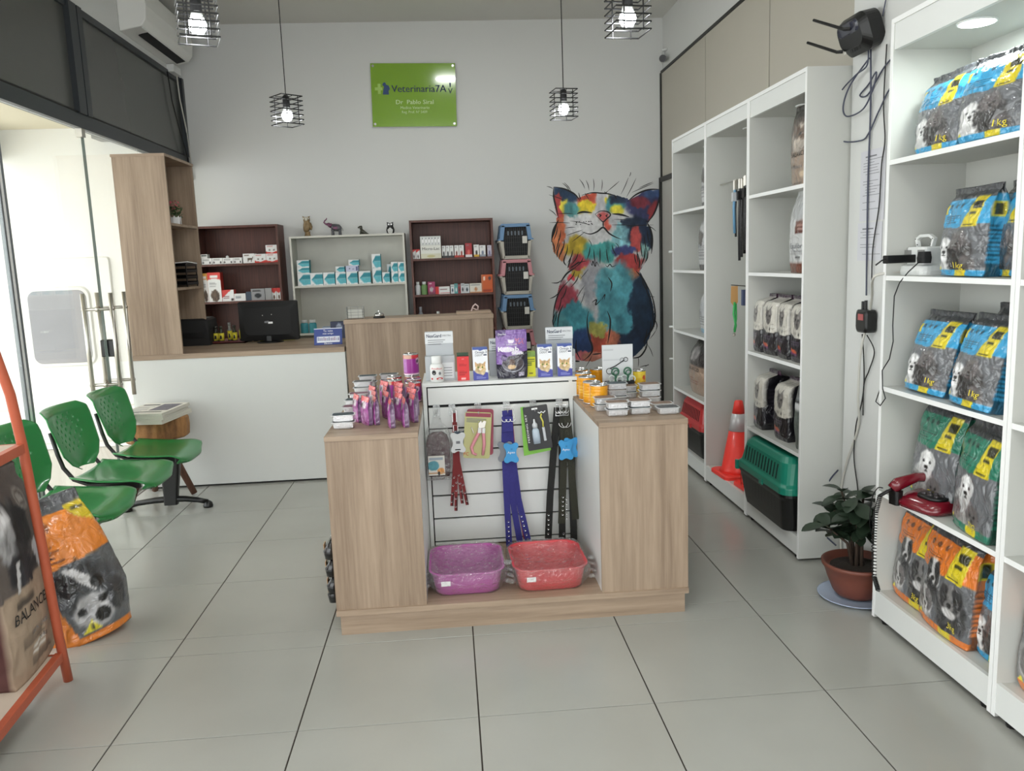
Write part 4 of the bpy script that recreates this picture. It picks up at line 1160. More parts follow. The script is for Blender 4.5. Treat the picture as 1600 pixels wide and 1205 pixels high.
# ------------------------------------------------------------------ stacked pet carriers
M_CARR = mat('beige_grey_plastic', (168, 163, 152), .5, var=.04)
M_GRD = mat('dark_grille', (36, 36, 36), .5, var=.05)
def carrier_small(label, x, y, z, cm, group):
    t = thing('pet_carrier', label, 'pet carrier', (x, y, z), 0, group)
    D = .44; W = .27
    # tub (lower half), tapering towards the base, and lid (upper half)
    def ringset(lst, inner=False):
        return [rrect(w, d, r, zz, 0, d0) for (w, d, r, zz, d0) in lst]
    mbx = MB()
    # tub: front wall with opening is built as a frame
    for s in (-1, 1):
        mbx.prism([(s * .095, .004), (s * .112, .004), (s * .135, .15), (s * .105, .15)], .0, .03)      # frame uprights
    mbx.box(-.11, .11, 0, .03, 0.0, .028)
    mbx.loft([[(-.112, .03, .004), (.112, .03, .004), (.112, D - .02, .004), (-.112, D - .02, .004)], [(-.137, .03, .15), (.137, .03, .15), (.137, D, .15), (-.137, D, .15)]], True, False)
    mbx.box(-.148, -.125, -.006, D + .005, .145, .158).box(.125, .148, -.006, D + .005, .145, .158)
    mbx.build('tub', M_CARR, t, bevel=.003)
    ml = MB()
    for s in (-1, 1):
        ml.prism([(s * .105, .158), (s * .138, .158), (s * .122, .285), (s * .088, .285)], 0, .03)
    ml.box(-.12, .12, 0, .03, .268, .297)
    ml.loft([[(-.138, .03, .158), (.138, .03, .158), (.138, D, .158), (-.138, D, .158)], [(-.118, .03, .295), (.118, .03, .295), (.118, D - .03, .295), (-.118, D - .03, .295)]], False, True)
    ml.box(-.15, -.125, -.006, D + .005, .158, .172).box(.125, .15, -.006, D + .005, .158, .172)
    ml.build('lid', cm, t, bevel=.003)
    g = MB()
    g.box(-.10, .10, .026, .030, .03, .268)
    g.build('door_back', M_BLACKM, t)
    for k in range(11):
        xx = -.09 + .018 * k
        lim = .012 * (abs(k - 5) > 4)
        MB().box(xx - .002, xx + .002, .014, .019, .03 + lim, .266 - lim).build('door_bar', M_GRD, t)
    for zz in (.06, .10, .14, .18, .22):
        MB().box(-.095, .095, .018, .022, zz - .002, zz + .002).build('door_crossbar', M_GRD, t)
    for k in range(5):
        MB().box(-.07 + k * .03, -.058 + k * .03, .010, .014, .20, .235).build('vent_slat', mat('slate_plastic', (96, 106, 116), .5), t)
    box('price_tag', mat('off_white_tag', (205, 203, 195), .6), .055, .095, .002, .006, .13, .19, t)
    return t
M_CBLUE = mat('dusty_blue_plastic', (96, 132, 168), .45, var=.04); M_CPINK = mat('dusty_pink_plastic', (182, 122, 128), .45, var=.04)
cz = [(1.520, M_CBLUE, 'blue topped pet carrier at the very top of the stack'), (1.2195, M_CPINK, 'pink topped pet carrier second from the top of the stack'),
      (.919, M_CBLUE, 'blue topped pet carrier third from the top of the stack'), (.6185, M_CPINK, 'pink topped pet carrier half hidden behind the purple treat bag'),
      (.318, M_CBLUE, 'blue topped pet carrier second from the floor in the stack'), (.0175, M_CPINK, 'pink topped pet carrier at the bottom of the stack')]
for (z, m, lab) in cz:
    carrier_small(lab, .592, 6.95, z, m, 'stacked pet carriers')
tag(box('pallet_board', M_BROWN, .45, .74, 6.97, 7.4, 0.0, .0165), 'low dark board under the stack of pet carriers', 'board')

# ------------------------------------------------------------------ on the counter
mo = thing('computer_monitor', 'black computer monitor seen from the back on the counter', 'monitor', (-1.387, 6.36, .953), math.radians(-6))
MB().loft([[(x, .02, z) for x, z, _ in rrect(.455, .30, .012, 0, 0, .165)], [(x, -.012, z) for x, z, _ in rrect(.455, .30, .012, 0, 0, .165)], [(x, -.035, z) for x, z, _ in rrect(.36, .21, .04, 0, 0, .165)]]).build('housing', M_BLACKM, mo)
box('screen', mat('dark_screen', (10, 10, 12), .15, var=0), -.215, .215, .0205, .022, .03, .30, mo)
MB().box(-.02, .02, -.03, -.005, .006, .10).build('neck', M_BLACK, mo, bevel=.003)
MB().lathe([(.10, 0), (.10, .006), (.05, .012), (.02, .014)], 32).build('base', M_BLACK, mo, smooth=True)
box('sticker', M_TEXTW, .005, .04, -.0365, -.0352, .145, .160, mo)
MB().prism([(-.022, .165), (.01, .168), (.012, .158), (-.005, .150), (-.024, .152)], -.0365, -.0352).build('logo_mark', M_TEXTG, mo)
for (a, b) in ((-.035, .21), (.035, .215)): MB().tube([(a, -.036, b), (a, -.034, b)], .003, 8).build('screw', M_STEEL, mo)

pr = thing('printer', 'squat black printer tucked beside the tall oak shelf', 'printer', (-1.965, 6.46, .953), .05)
MB().loft([rrect(.26, .30, .015, 0), rrect(.265, .31, .02, .12), rrect(.25, .29, .03, .19), rrect(.22, .26, .03, .205)]).build('housing', M_BLACKM, pr)
MB().prism([(-.07, .06), (.10, .06), (.08, .10), (-.05, .10)], -.158, -.152).build('paper_slot', M_BLACK, pr)
dt = thing('document_tray', 'stacked black document tray with white papers on the middle side shelf', 'tray', (-1.955, 6.14, 1.406), 0)
for k in range(4):
    z = .012 + k * .045
    MB().box(-.095, .095, -.13, .13, z, z + .004).box(-.095, -.090, -.13, .13, z, z + .028).box(.090, .095, -.13, .13, z, z + .02).box(-.095, .095, .126, .13, z, z + .028).build('tray_tier', M_BLACK, dt)
MB().box(-.094, -.088, -.125, -.115, 0, .17).box(.088, .094, -.125, -.115, 0, .17).box(-.094, -.088, .115, .125, 0, .17).box(.088, .094, .115, .125, 0, .17).build('riser', M_BLACK, dt)
o = MB().add([(-.08, -.12, 0), (.10, -.11, .012), (.11, .08, .0), (-.07, .1, .01), (-.08, -.12, -.006), (.10, -.11, .006), (.11, .08, -.006), (-.07, .1, .004)], [(0, 1, 2, 3), (7, 6, 5, 4), (0, 4, 5, 1), (1, 5, 6, 2), (2, 6, 7, 3), (3, 7, 4, 0)]).build('paper_sheet', M_TEXTW)
tag(o, 'loose white papers sticking out of the top of the black document tray', 'paper'); o.location = (-1.945, 6.12, 1.575)
fp = thing('flower_pot', 'small picket fence planter of pink flowers on the upper side shelf', 'plant', (-1.91, 6.02, 1.846))
MB().lathe([(.036, 0), (.042, .05), (.038, .05)], 16).build('pot', M_TEXTW, fp)
for k in range(10):
    a = k * PI / 5
    MB().add([(math.cos(a + s) * .046, math.sin(a + s) * .046, z) for s, z in ((-.16, 0), (.16, 0), (.16, .05), (0, .062), (-.16, .05))], [(0, 1, 2, 3, 4)]).build('picket', M_TEXTW, fp)
r = random.Random(3)
for nm, n, cm, zr, rad, sz in (('leaf', 90, mat('small_leaf_green', (66, 92, 56), .6, var=.3), (.055, .125), .062, .017), ('flower', 34, mat('pink_petal', (206, 96, 112), .6, var=.2), (.105, .165), .055, .012)):
    mb = MB()
    for k in range(n):
        a = r.uniform(0, 2 * PI); rr = rad * math.sqrt(r.random()); z = r.uniform(*zr); c = Vector((rr * math.cos(a), rr * math.sin(a), z))
        q = Euler((r.uniform(-1, 1), r.uniform(-1, 1), r.uniform(0, 6))).to_matrix()
        mb.add([tuple(c + q @ Vector(p) * sz) for p in ((-1, 0, 0), (0, -.5, .1), (1, 0, 0), (0, .5, .1))], [(0, 1, 2, 3)])
    o = mb.build(nm, cm, fp); o['kind'] = 'stuff'
MB().tube([(0, 0, .04), (.01, 0, .1)], .003, 6).tube([(.01, .01, .04), (-.02, .01, .11)], .003, 6).build('stem', mat('small_leaf_green', (66, 92, 56), .6), fp)

# tray with yellow labelled bottles
tr = thing('bottle_tray', 'dark red tray on the counter holding small yellow labelled bottles', 'tray', (-1.72, 6.44, .953))
MB().box(-.135, .135, -.05, .05, 0, .008).box(-.135, -.13, -.05, .05, 0, .02).box(.13, .135, -.05, .05, 0, .02).box(-.135, .135, -.05, -.045, 0, .02).build('tray', mat('dark_red_plastic', (96, 30, 28), .4), tr)
M_YL = mat('yellow_label', (222, 208, 60), .5, var=.25, scale=40); M_DB = mat('dark_bottle', (50, 52, 44), .3)
def ybottle(label, x, y, z, r, h, neckc, lc=M_YL):
    t = thing('labelled_bottle', label, 'bottle', (x, y, z), group='yellow labelled bottles on the counter')
    MB().lathe([(r, 0), (r, h * .12)], 14).build('base', M_DB, t)
    MB().lathe([(r * 1.01, h * .12), (r * 1.01, h * .58)], 14).build('label', lc, t, smooth=True)
    MB().lathe([(r, h * .58), (r * .55, h * .70), (r * .5, h * .86)], 14).build('neck', neckc, t, smooth=True)
    MB().lathe([(r * .6, h * .862), (r * .6, h)], 12).build('cap', neckc, t, smooth=True)
    MB().prism([(-r * .4, h * .22), (r * .4, h * .22), (r * .3, h * .42), (-r * .2, h * .45)], -r * 1.06, -r * 1.02).build('label_emblem', M_TEXTK, t)
M_CLR = mat('frosted_bottle_neck', (150, 152, 146), .3)
ybottle('yellow labelled bottle, first from the printer', -1.818, 6.45, .9615, .021, .125, M_DB)
ybottle('yellow labelled bottle, second from the printer', -1.772, 6.43, .9615, .021, .125, M_DB)
ybottle('tall yellow labelled bottle with a pale neck, third from the printer', -1.712, 6.45, .9615, .018, .15, M_CLR)
ybottle('yellow labelled bottle, fourth from the printer', -1.668, 6.42, .9615, .019, .13, M_DB)
ybottle('tall yellow labelled bottle with a pale neck next to the monitor', -1.622, 6.45, .9615, .019, .155, M_CLR)
ybottle('short yellow labelled bottle at the tray end', -1.575, 6.49, .954, .018, .085, M_DB)
ybottle('short yellow labelled bottle just left of the monitor stand', -1.53, 6.50, .954, .018, .085, M_DB)
for (x, w, lab) in ((-1.455, .075, 'low yellow box behind the monitor stand, left of it'), (-1.27, .095, 'low yellow box right of the monitor stand')):
    carton(lab, 'box', x, 6.50, .953, w, .05, .045, cvw(lambda c: (c.rect(0, 0, 1, 1, (190, 186, 70)), c.ell(.25, .5, .12, .25, (60, 50, 30)), c.rect(.5, .5, .9, .8, (120, 130, 50)))), side=(170, 170, 70))
# payment card sign
cs = thing('counter_sign', 'tilted blue and white payment notice card on the counter', 'sign', (-.885, 5.93, .954), rot=(math.radians(-22), 0, math.radians(2)))
c = Cv(120, 80, (60, 76, 140)); c.rect(0, 0, 1, .05, (210, 214, 230)); c.rect(.1, .5, .92, .86, (226, 230, 238))
for k in range(12): c.rect(.13 + k * .065, .55 + .02 * (k % 3), .17 + k * .065, .78, (120 + 8 * (k % 5), 130, 160))
link('card', carton_mesh(.20, .004, .125, c, side=(60, 76, 140), nx=50, ny=32), cs)
text(cs, 'Tu vete', .0, .104, .022, M_TEXTW, y=-.002); text(cs, 'más amigo', .0, .084, .018, M_TEXTW, y=-.002); text(cs, 'Efectivo', .0, .009, .018, M_TEXTW, y=-.002)
MB().box(-.06, .06, .002, .006, 0, .06).build('stand_flap', M_PBOX if False else M_TEXTN, cs)
# service bell, wire card holder
be = thing('service_bell', 'small chrome service bell on top of the oak partition', 'bell', (-.498, 5.80, 1.1405))
MB().lathe([(.042, 0), (.042, .008), (.038, .012)], 24).build('base', M_BLACK, be, smooth=True)
MB().lathe([(.036, .0125), (.034, .026), (.022, .040), (.005, .045), (.0001, .045)], 24).build('dome', M_CHROME, be, smooth=True)
MB().lathe([(.004, .0455), (.004, .053), (.0001, .054)], 10).build('button', M_CHROME, be)
ch = thing('card_holder', 'small clear grey card holder on the oak partition end', 'holder', (-.665, 5.83, 1.1405))
mb = MB()
for z in (.006, .026, .046, .066, .084): mb.box(-.058, .058, -.022, .022, z - .0012, z + .0012)
mb.box(-.06, -.057, -.024, .024, 0, .086).box(.057, .06, -.024, .024, 0, .086).box(-.03, -.028, -.026, -.022, 0, .086).box(.02, .022, -.026, -.022, 0, .086)
mb.build('rack', mat('smoky_grey_plastic', (140, 140, 134), .25), ch)
box('cards', mat('pale_cards', (196, 196, 188), .6), -.05, .05, -.015, .015, .007, .07, ch)
pf = MB().tube([(.16, 5.9, 1.157), (.175, 5.92, 1.19), (.19, 5.9, 1.205), (.21, 5.9, 1.19), (.205, 5.9, 1.16)], .006, 8).tube([(.175, 5.9, 1.175), (.2, 5.88, 1.165)], .004, 6).build('tape_dispenser', mat('pale_pink_plastic', (206, 180, 176), .4), smooth=True)
tag(pf, 'small pale pink looped object on the right end of the oak partition', 'dispenser')

# ------------------------------------------------------------------ beam seating
bs = thing('waiting_bench', 'row of green plastic seats on a black beam along the glass front', 'bench', (0, 0, 0))
def sheet(fn, nu, nv, th, holes=None):
    """thick curved sheet from fn(u,v)->(point, normal)"""
    P = []; Q = []
    for j in range(nv + 1):
        for i in range(nu + 1):
            p, n = fn(i / nu, j / nv); p = Vector(p); n = Vector(n).normalized()
            P.append(tuple(p)); Q.append(tuple(p - n * th))
    mb = MB(); N = len(P)
    mb.v = P + Q
    solid = [[not (holes and holes(i, j)) for i in range(nu)] for j in range(nv)]
    ix = lambda i, j: j * (nu + 1) + i
    for j in range(nv):
        for i in range(nu):
            if not solid[j][i]: continue
            a, b, c, d = ix(i, j), ix(i + 1, j), ix(i + 1, j + 1), ix(i, j + 1)
            mb.f.append((a, b, c, d)); mb.f.append((d + N, c + N, b + N, a + N))
            for (di, dj, p, q) in ((0, -1, a, b), (1, 0, b, c), (0, 1, c, d), (-1, 0, d, a)):
                ii, jj = i + di, j + dj
                if ii < 0 or jj < 0 or ii >= nu or jj >= nv or not solid[jj][ii]:
                    mb.f.append((p, p + N, q + N, q))
    return mb
def seat_fn(u, v):
    # u across the width (Y), v from the back edge to the front edge (X)
    y = (u - .5) * .46 * (1 - .10 * (v > .8) * ((v - .8) / .2) ** 2) * (1 - .12 * (1 - min(v * 3, 1)) )
    x = .43 * v
    z = -.010 * math.sin(v * PI) + (-.055 * ((v - .72) / .28) ** 2 if v > .72 else 0) + .012 * (1 - v) ** 3 + .022 * (abs(u - .5) * 2) ** 3 * (1 - v * .5)
    if v > .9: x -= .02 * ((v - .9) / .1) ** 2 + .05 * (abs(u - .5) * 2) ** 4 * ((v - .9) / .1)
    return (x, y, z), (0, 0, 1)
def back_fn(u, v):
    # u across (Y), v from bottom to top
    wid = .47 * np.interp(v, [0, .12, .3, .8, .93, 1], [.30, .66, .90, 1.0, .97, .84])
    y = (u - .5) * wid
    z = .335 * v
    x = -.085 * v ** 1.2 - .035 * (max(v - .9, 0) / .1) ** 1.5 + .045 * (abs(u - .5) * 2) ** 2 - .0
    return (x, y, z), (1, 0, .22)
def back_holes(i, j):
    # pattern of small openings in staggered rows
    if not (10 <= i <= 38 and 14 <= j <= 42): return False
    a = j - 14
    if a % 4 > 1: return False
    row = a // 4
    off = 0 if row % 2 == 0 else 3
    return (i - 10 - off) % 6 == 0 and abs(i - 24) + abs(j - 28) * .5 < 17
smesh = sheet(seat_fn, 24, 26, .010).mesh('seat', M_GREEN, True)
bmesh_ = sheet(back_fn, 48, 50, .008, back_holes).mesh('backrest', M_GREEN, True)
frm = []
for s in (-1, 1):
    tm = MB().tube([(-.060, s * .165, .22), (-.036, s * .165, .10), (-.016, s * .165, .03), (.03, s * .165, -.035), (.09, s * .165, -.06), (.20, s * .165, -.062), (.36, s * .165, -.062)], .011, 10)
    frm.append(tm.mesh('tube', M_BLACK, True))
for yc in (5.00, 4.45, 3.89):
    se = link('seat', smesh, bs); se.location = (-2.005, yc, .448)
    ba = link('backrest', bmesh_, bs); ba.location = (-2.035, yc, .490)
    
    for fm in frm: link('seat_support', fm, bs).location = (-2.03, yc, .492)
    MB().box(-1.93, -1.66, yc - .19, yc - .17, .40, .435).box(-1.93, -1.66, yc + .17, yc + .19, .40, .435).box(-1.90, -1.68, yc - .06, yc + .06, .395, .42).build('seat_bracket', M_BLACK, bs)
box('beam', M_BLACK, -1.85, -1.79, 3.60, 5.28, .345, .398, bs, bevel=.004)
for yc in (5.22, 3.78):
    MB().loft([rrect(.085, .05, .012, .03, -1.85, yc), rrect(.09, .05, .012, .10, -1.845, yc), rrect(.115, .06, .015, .25, -1.835, yc), rrect(.12, .065, .015, .36, -1.82, yc)]).build('column', M_BLACK, bs, smooth=False)
    MB().tube([(-2.13, yc, .030), (-2.06, yc, .050), (-1.95, yc, .062), (-1.85, yc, .066), (-1.76, yc, .062), (-1.68, yc, .050), (-1.62, yc, .034)], [.016, .018, .02, .022, .02, .018, .016], 10).build('foot_bar', M_BLACK, bs, smooth=True)
    for x in (-2.13, -1.62):
        MB().lathe([(.030, 0), (.032, .010), (.026, .030), (.012, .042), (.0001, .044)], 16, c=(x, yc)).build('foot_glide', M_BLACK, bs, smooth=True)

# ------------------------------------------------------------------ log stool and newspapers
st = thing('log_stool', 'rustic stool with a thick log slab seat beside the white counter', 'stool', (-1.99, 5.47, 0))
def logring(r, z, seed=0, n=22):
    return [(r * (1 + .09 * math.sin(3 * k * 2 * PI / n + 1) + .06 * math.sin(5 * k * 2 * PI / n + .4)) * math.cos(2 * PI * k / n) * .92, r * (1 + .09 * math.sin(3 * k * 2 * PI / n + 1) + .06 * math.sin(5 * k * 2 * PI / n + .4)) * math.sin(2 * PI * k / n) * 1.12, z) for k in range(n)]
MB().loft([logring(.178, .420), logring(.195, .435), logring(.200, .50), logring(.197, .552), logring(.186, .562)]).build('slab_seat', M_LOG, st, bevel=.003)
MB().loft([rrect(.13, .13, .03, .385), rrect(.15, .15, .04, .42)]).build('under_block', wood('dark_log', (96, 66, 44), (64, 42, 28), rough=.7), st)
for (a, b, c2, d2) in ((.05, .02, .19, .06), (-.06, .04, -.12, .20), (-.04, -.06, -.15, -.17), (.05, -.05, .10, -.17)):
    MB().tube([(a, b, .39), ((a + c2) / 2, (b + d2) / 2, .2), (c2, d2, .012)], [.026, .024, .021], 10).build('leg', wood('stool_leg_wood', (122, 84, 66), (84, 56, 44), rough=.7), st, smooth=True)
def news(label, z, th, rz, dx, dy, printed_top):
    t = thing('newspaper', label, 'newspaper', (-1.975 + dx, 5.42 + dy, z), rz, 'newspapers stacked on the log stool')
    w, d = .30, .42
    MB().box(-w / 2, w / 2, -d / 2, d / 2, 0, th * .3).box(-w / 2 + .003, w / 2 - .002, -d / 2 + .002, d / 2 - .003, th * .35, th * .62).box(-w / 2, w / 2 - .003, -d / 2, d / 2, th * .66, th).build('pages', mat('newsprint', (216, 212, 202), .8, var=.05, scale=30), t)
    if printed_top:
        box('photo', mat('newsprint_photo', (112, 108, 116), .8, var=.6, scale=30), .0, .125, -.08, .16, th, th + .0006, t)
        box('headline', M_TEXTK, -.13, -.02, .12, .15, th, th + .0006, t)
        for k in range(7): box('text_line', M_TEXTG, -.135, -.02 - .01 * (k % 3), -.17 + .038 * k, -.162 + .038 * k, th, th + .0005, t)
        box('headline', M_TEXTK, -.12, .11, -.14, -.12, th, th + .0006, t)
news('newspaper at the bottom of the stack on the log stool', .563, .026, math.radians(-8), .01, .0, False)
news('newspaper in the middle of the stack on the log stool', .5895, .022, math.radians(-4), .0, .0, False)
news('newspaper on top of the stack with a grey photo print', .612, .020, math.radians(-6), .005, .0, True)

# ------------------------------------------------------------------ painters for the pet food bags
def n_face(c, x, y, rx, ry, base, dark, patch=None, seed=0, fur=.13):
    """grey scale photo print of an animal face"""
    c.ell(x, y, rx, ry, base, .15, fur, .25, 14)
    if patch: 
        c.ell(x - rx * .5, y - ry * .15, rx * .45, ry * .75, patch, .2, fur, .3); c.ell(x + rx * .5, y - ry * .15, rx * .45, ry * .75, patch, .2, fur, .3)
        c.ell(x, y - ry * .3, rx * .2, ry * .6, base, .2, .2, .1); c.ell(x, y + ry * .35, rx * .42, ry * .35, base, .2, .2, .1)
    for s in (-1, 1): c.ell(x + s * rx * .36, y - ry * .12, rx * .15, ry * .12, dark, .3)
    c.ell(x, y + ry * .28, rx * .22, ry * .14, dark, .3)
    c.rect(x - rx * .02, y + ry * .36, x + rx * .02, y + ry * .55, dark); c.ell(x, y + ry * .58, rx * .2, ry * .05, dark, .3)

def cv_dog(main, dark, kind, seed=1):
    c = Cv(110, 160, (104, 106, 108)); c.seed = seed * 40
    c.rect(0, 0, 1, 1, (104, 106, 110), .15)
    c.rect(0, 0, 1, .17, (62, 64, 68), .2)
    c.poly([(0, .15), (1, .15), (1, .44), (.62, .44), (.45, .47), (0, .45)], main, .06)
    c.poly([(.66, .13), (.9, .13), (.84, .46), (.54, .46)], (222, 202, 40), .04)
    c.rect(.70, .19, .86, .27, (46, 46, 20), .2); c.rect(.66, .30, .8, .33, (60, 60, 20)); c.rect(.58, .43, .78, .445, (50, 50, 20))
    c.lines(.08, .31, .5, .42, 5, tuple(int(x * .45) for x in main), .35, seed)
    for k in range(3): c.ell(.16 + k * .14, .22, .035, .025, tuple(int(x * .5) for x in main))
    c.rect(.03, .20, .10, .30, (222, 202, 40)) if kind == 'blue' else None
    if kind == 'blue':
        c.ell(.20, .86, .20, .22, (206, 206, 206), .12, .15, .12); n_face(c, .25, .70, .18, .13, (232, 232, 232), (26, 26, 26))
        c.ell(.58, .80, .24, .24, (64, 62, 62), .2, .35, .6); c.ell(.55, .62, .18, .11, (92, 88, 88), .2, .4, .6); c.ell(.62, .66, .05, .03, (150, 140, 140)); 
        n_face(c, .55, .63, .12, .08, (98, 92, 92), (26, 26, 26)); c.ell(.72, .9, .16, .12, (96, 92, 92), .2, .3, .4)
    elif kind == 'green':
        c.ell(.36, .80, .26, .2, (186, 186, 186), .15, .2, .15); n_face(c, .42, .62, .20, .13, (226, 226, 226), (26, 26, 26))
        c.ell(.18, .86, .15, .12, (110, 108, 106), .2, .35, .6); n_face(c, .2, .83, .11, .08, (130, 126, 126), (30, 30, 30)); n_face(c, .62, .84, .16, .11, (104, 100, 100), (26, 26, 26))
        c.ell(.4, .92, .2, .08, (150, 148, 146), .2, .3, .3)
    else:
        c.ell(.16, .78, .17, .2, (150, 148, 148), .2, .25, .3); n_face(c, .30, .50, .15, .15, (206, 204, 204), (30, 30, 30), (40, 40, 42)); c.ell(.28, .68, .15, .12, (60, 60, 62), .2, .3, .4)
        n_face(c, .19, .78, .15, .14, (200, 198, 198), (30, 30, 30), (104, 100, 100))
        c.ell(.68, .74, .25, .22, (58, 58, 60), .2, .3, .5); n_face(c, .67, .64, .20, .15, (120, 118, 118), (24, 24, 24), (50, 50, 52)); c.ell(.67, .76, .12, .045, (206, 204, 204), .2, .2)
    c.rect(0, .93, 1, 1, main); c.rect(.5, .93, .74, 1, (222, 202, 40))
    c.poly([(.02, .93), (.10, .93), (.06, .89)], (222, 210, 60))
    s = Cv(30, 120, main); s.rect(0, 0, 1, .12, (62, 64, 68)); s.rect(.05, .2, .95, .36, (222, 202, 40)); s.rect(.3, .22, .7, .34, (50, 50, 20), .3); s.lines(.15, .45, .9, .85, 9, tuple(int(x * .6) for x in main))
    s.rect(0, .86, 1, 1, tuple(int(x * .55) for x in main))
    return c, s
BLUE = (56, 156, 204); TEALG = (38, 122, 98); ORNG = (222, 120, 40)
cb, sb = cv_dog(BLUE, None, 'blue', 1); cg, sgn = cv_dog(TEALG, None, 'green', 2); co, so = cv_dog(ORNG, None, 'orange', 3)
BAGS = {}
def make_bag(key, *a, **k):
    if key not in BAGS: BAGS[key] = bag_mesh(*a, **k)
    return BAGS[key]
def food_bag(label, loc, rz, mesh_yf, texts=(), rot=None, cat='pet food bag', name='pet_food_bag', group=None, seam=None, scale=None):
    me, yf = mesh_yf
    t = thing(name, label, cat, loc, rz, group, rot=rot)
    if scale: t.scale = scale
    link('bag_body', me, t)
    for (s, x, z, size, m, w) in texts:
        text(t, s, x, z, size, m, yfun=yf, width=w, eps=.0022)
    return t

# ------------------------------------------------------------------ orange display rack and its sacks
rk = thing('orange_rack', 'orange tubular rack at the left edge of the shop', 'rack', (0, 0, 0))
RKX = -1.50
for yy, xo in ((2.93, 0), (2.10, 0)):
    MB().tube([(RKX, yy + .055, 0), (RKX, yy + .02, .2), (RKX, yy - .02, .55), (RKX - .005, yy - .06, .93), (RKX - .01, yy - .09, 1.12), (RKX - .03, yy - .13, 1.30), (RKX - .08, yy - .17, 1.45), (RKX - .16, yy - .20, 1.55)], .0165, 14).build('front_post', M_ORANGE, rk, smooth=True)
    MB().tube([(RKX - .52, yy + .055, 0), (RKX - .52, yy - .06, 1.0), (RKX - .50, yy - .16, 1.35), (RKX - .42, yy - .2, 1.5), (RKX - .16, yy - .20, 1.55)], .0165, 14).build('rear_post', M_ORANGE, rk, smooth=True)
for (z, y1, y0) in ((.125, 2.93, 2.10), (.94, 2.86, 2.05)):
    MB().box(RKX - .52, RKX - .015, y0 + .02, y1, z - .003, z + .004).build('shelf_board', mat('pale_shelf_board', (196, 180, 164), .6, var=.06), rk)
    MB().box(RKX - .02, RKX + .006, y0 - .01, y1 + .02, z - .028, z + .006).box(RKX - .53, RKX - .505, y0 - .01, y1 + .02, z - .028, z + .006).box(RKX - .52, RKX, y1 - .005, y1 + .015, z - .028, z + .004).box(RKX - .52, RKX, y0 - .005, y0 + .015, z - .028, z + .004).build('shelf_rim', M_ORANGE, rk, bevel=.002)
th_ = math.radians(5.4); rk.rotation_euler = (0, 0, th_)
pv = Vector((RKX, 2.95, 0)); rk.location = pv - Matrix.Rotation(th_, 3, 'Z') @ pv
# kraft sack "BALANCED": faces the aisle (+X)
c = Cv(130, 200, (170, 148, 128)); c.rect(0, 0, 1, 1, (168, 148, 128), .1); c.poly([(0, 0), (1, 0), (1, .50), (0, .56)], (92, 84, 80), .1)
c.ell(.38, .30, .30, .17, (60, 60, 62), .2, .35, .7); c.ell(.22, .26, .16, .14, (176, 176, 178), .2, .45, .5); c.ell(.55, .28, .16, .10, (34, 34, 36), .2, .2, .3); c.ell(.40, .47, .26, .08, (40, 40, 44), .2, .3, .4)
c.poly([(.30, .42), (.36, .42), (.28, .56), (.22, .56)], (204, 204, 206)); c.poly([(.62, .40), (.72, .36), (.76, .50), (.70, .52)], (190, 190, 194))
c.ell(.72, .16, .10, .055, (150, 146, 140), .3); c.ell(.72, .16, .08, .042, (92, 84, 80), .3); c.lines(.66, .14, .78, .18, 3, (150, 146, 140))
c.rect(.18, .60, .5, .64, (84, 74, 66)); c.lines(.18, .78, .7, .84, 4, (110, 96, 84), seed=3); c.rect(.34, .845, .62, .865, (226, 222, 216)); c.rect(.34, .875, .6, .895, (226, 222, 216)); c.lines(.30, .91, .8, .95, 3, (110, 96, 84), seed=5)
s = Cv(40, 160, (86, 50, 48)); s.rect(0, 0, 1, .22, (92, 84, 80)); s.rect(0, .22, 1, 1, (88, 52, 50), .12)
bal = bag_mesh(.40, .20, .72, c, s, top_t=.9, m=M_PPAPER, seed=4, wr=.008, flat=.82, nf=44, nv=70, botd=.95, fin=.02)
food_bag('large kraft and dark grey dog food sack with a dog photo on the orange rack', (-1.613, 2.848, .130), math.radians(84), bal,
         (('BALANCED', -.02, .235, .056, M_TEXTK, .29), ('SKIN CARE', .0, .155, .024, M_TEXTG, .14), ('20 kg', .02, .11, .022, M_TEXTK, .06)), rot=(0, 0, math.radians(96.5)))
ct_ = text(bpy.data.objects['pet_food_bag'], 'CORDERO', 0, 0, .060, M_TEXTW, y=0, width=.28, rot=-PI / 2)
ct_.location = (-.207, -.02, .22); ct_.rotation_euler = (0, 0, -PI / 2)
s2 = Cv(60, 160, (88, 50, 48)); s2.rect(0, 0, 1, 1, (88, 50, 50), .12)
s2.rect(0, 0, 1, .25, (96, 88, 84))
sack2 = bag_mesh(.36, .20, .60, s2, s2, top_t=.9, m=M_PPAPER, seed=6, wr=.010, flat=.6, nf=24, nv=30, botd=.95, fin=.02)
t = food_bag('burgundy dog food sack with white vertical lettering at the left picture edge', (-1.62, 2.34, .130), 0, sack2, rot=(0, 0, math.radians(80)))
text(t, 'CORDERO', .10, .24, .060, M_TEXTW, yfun=sack2[1], width=.26, rot=-PI / 2, eps=.002)
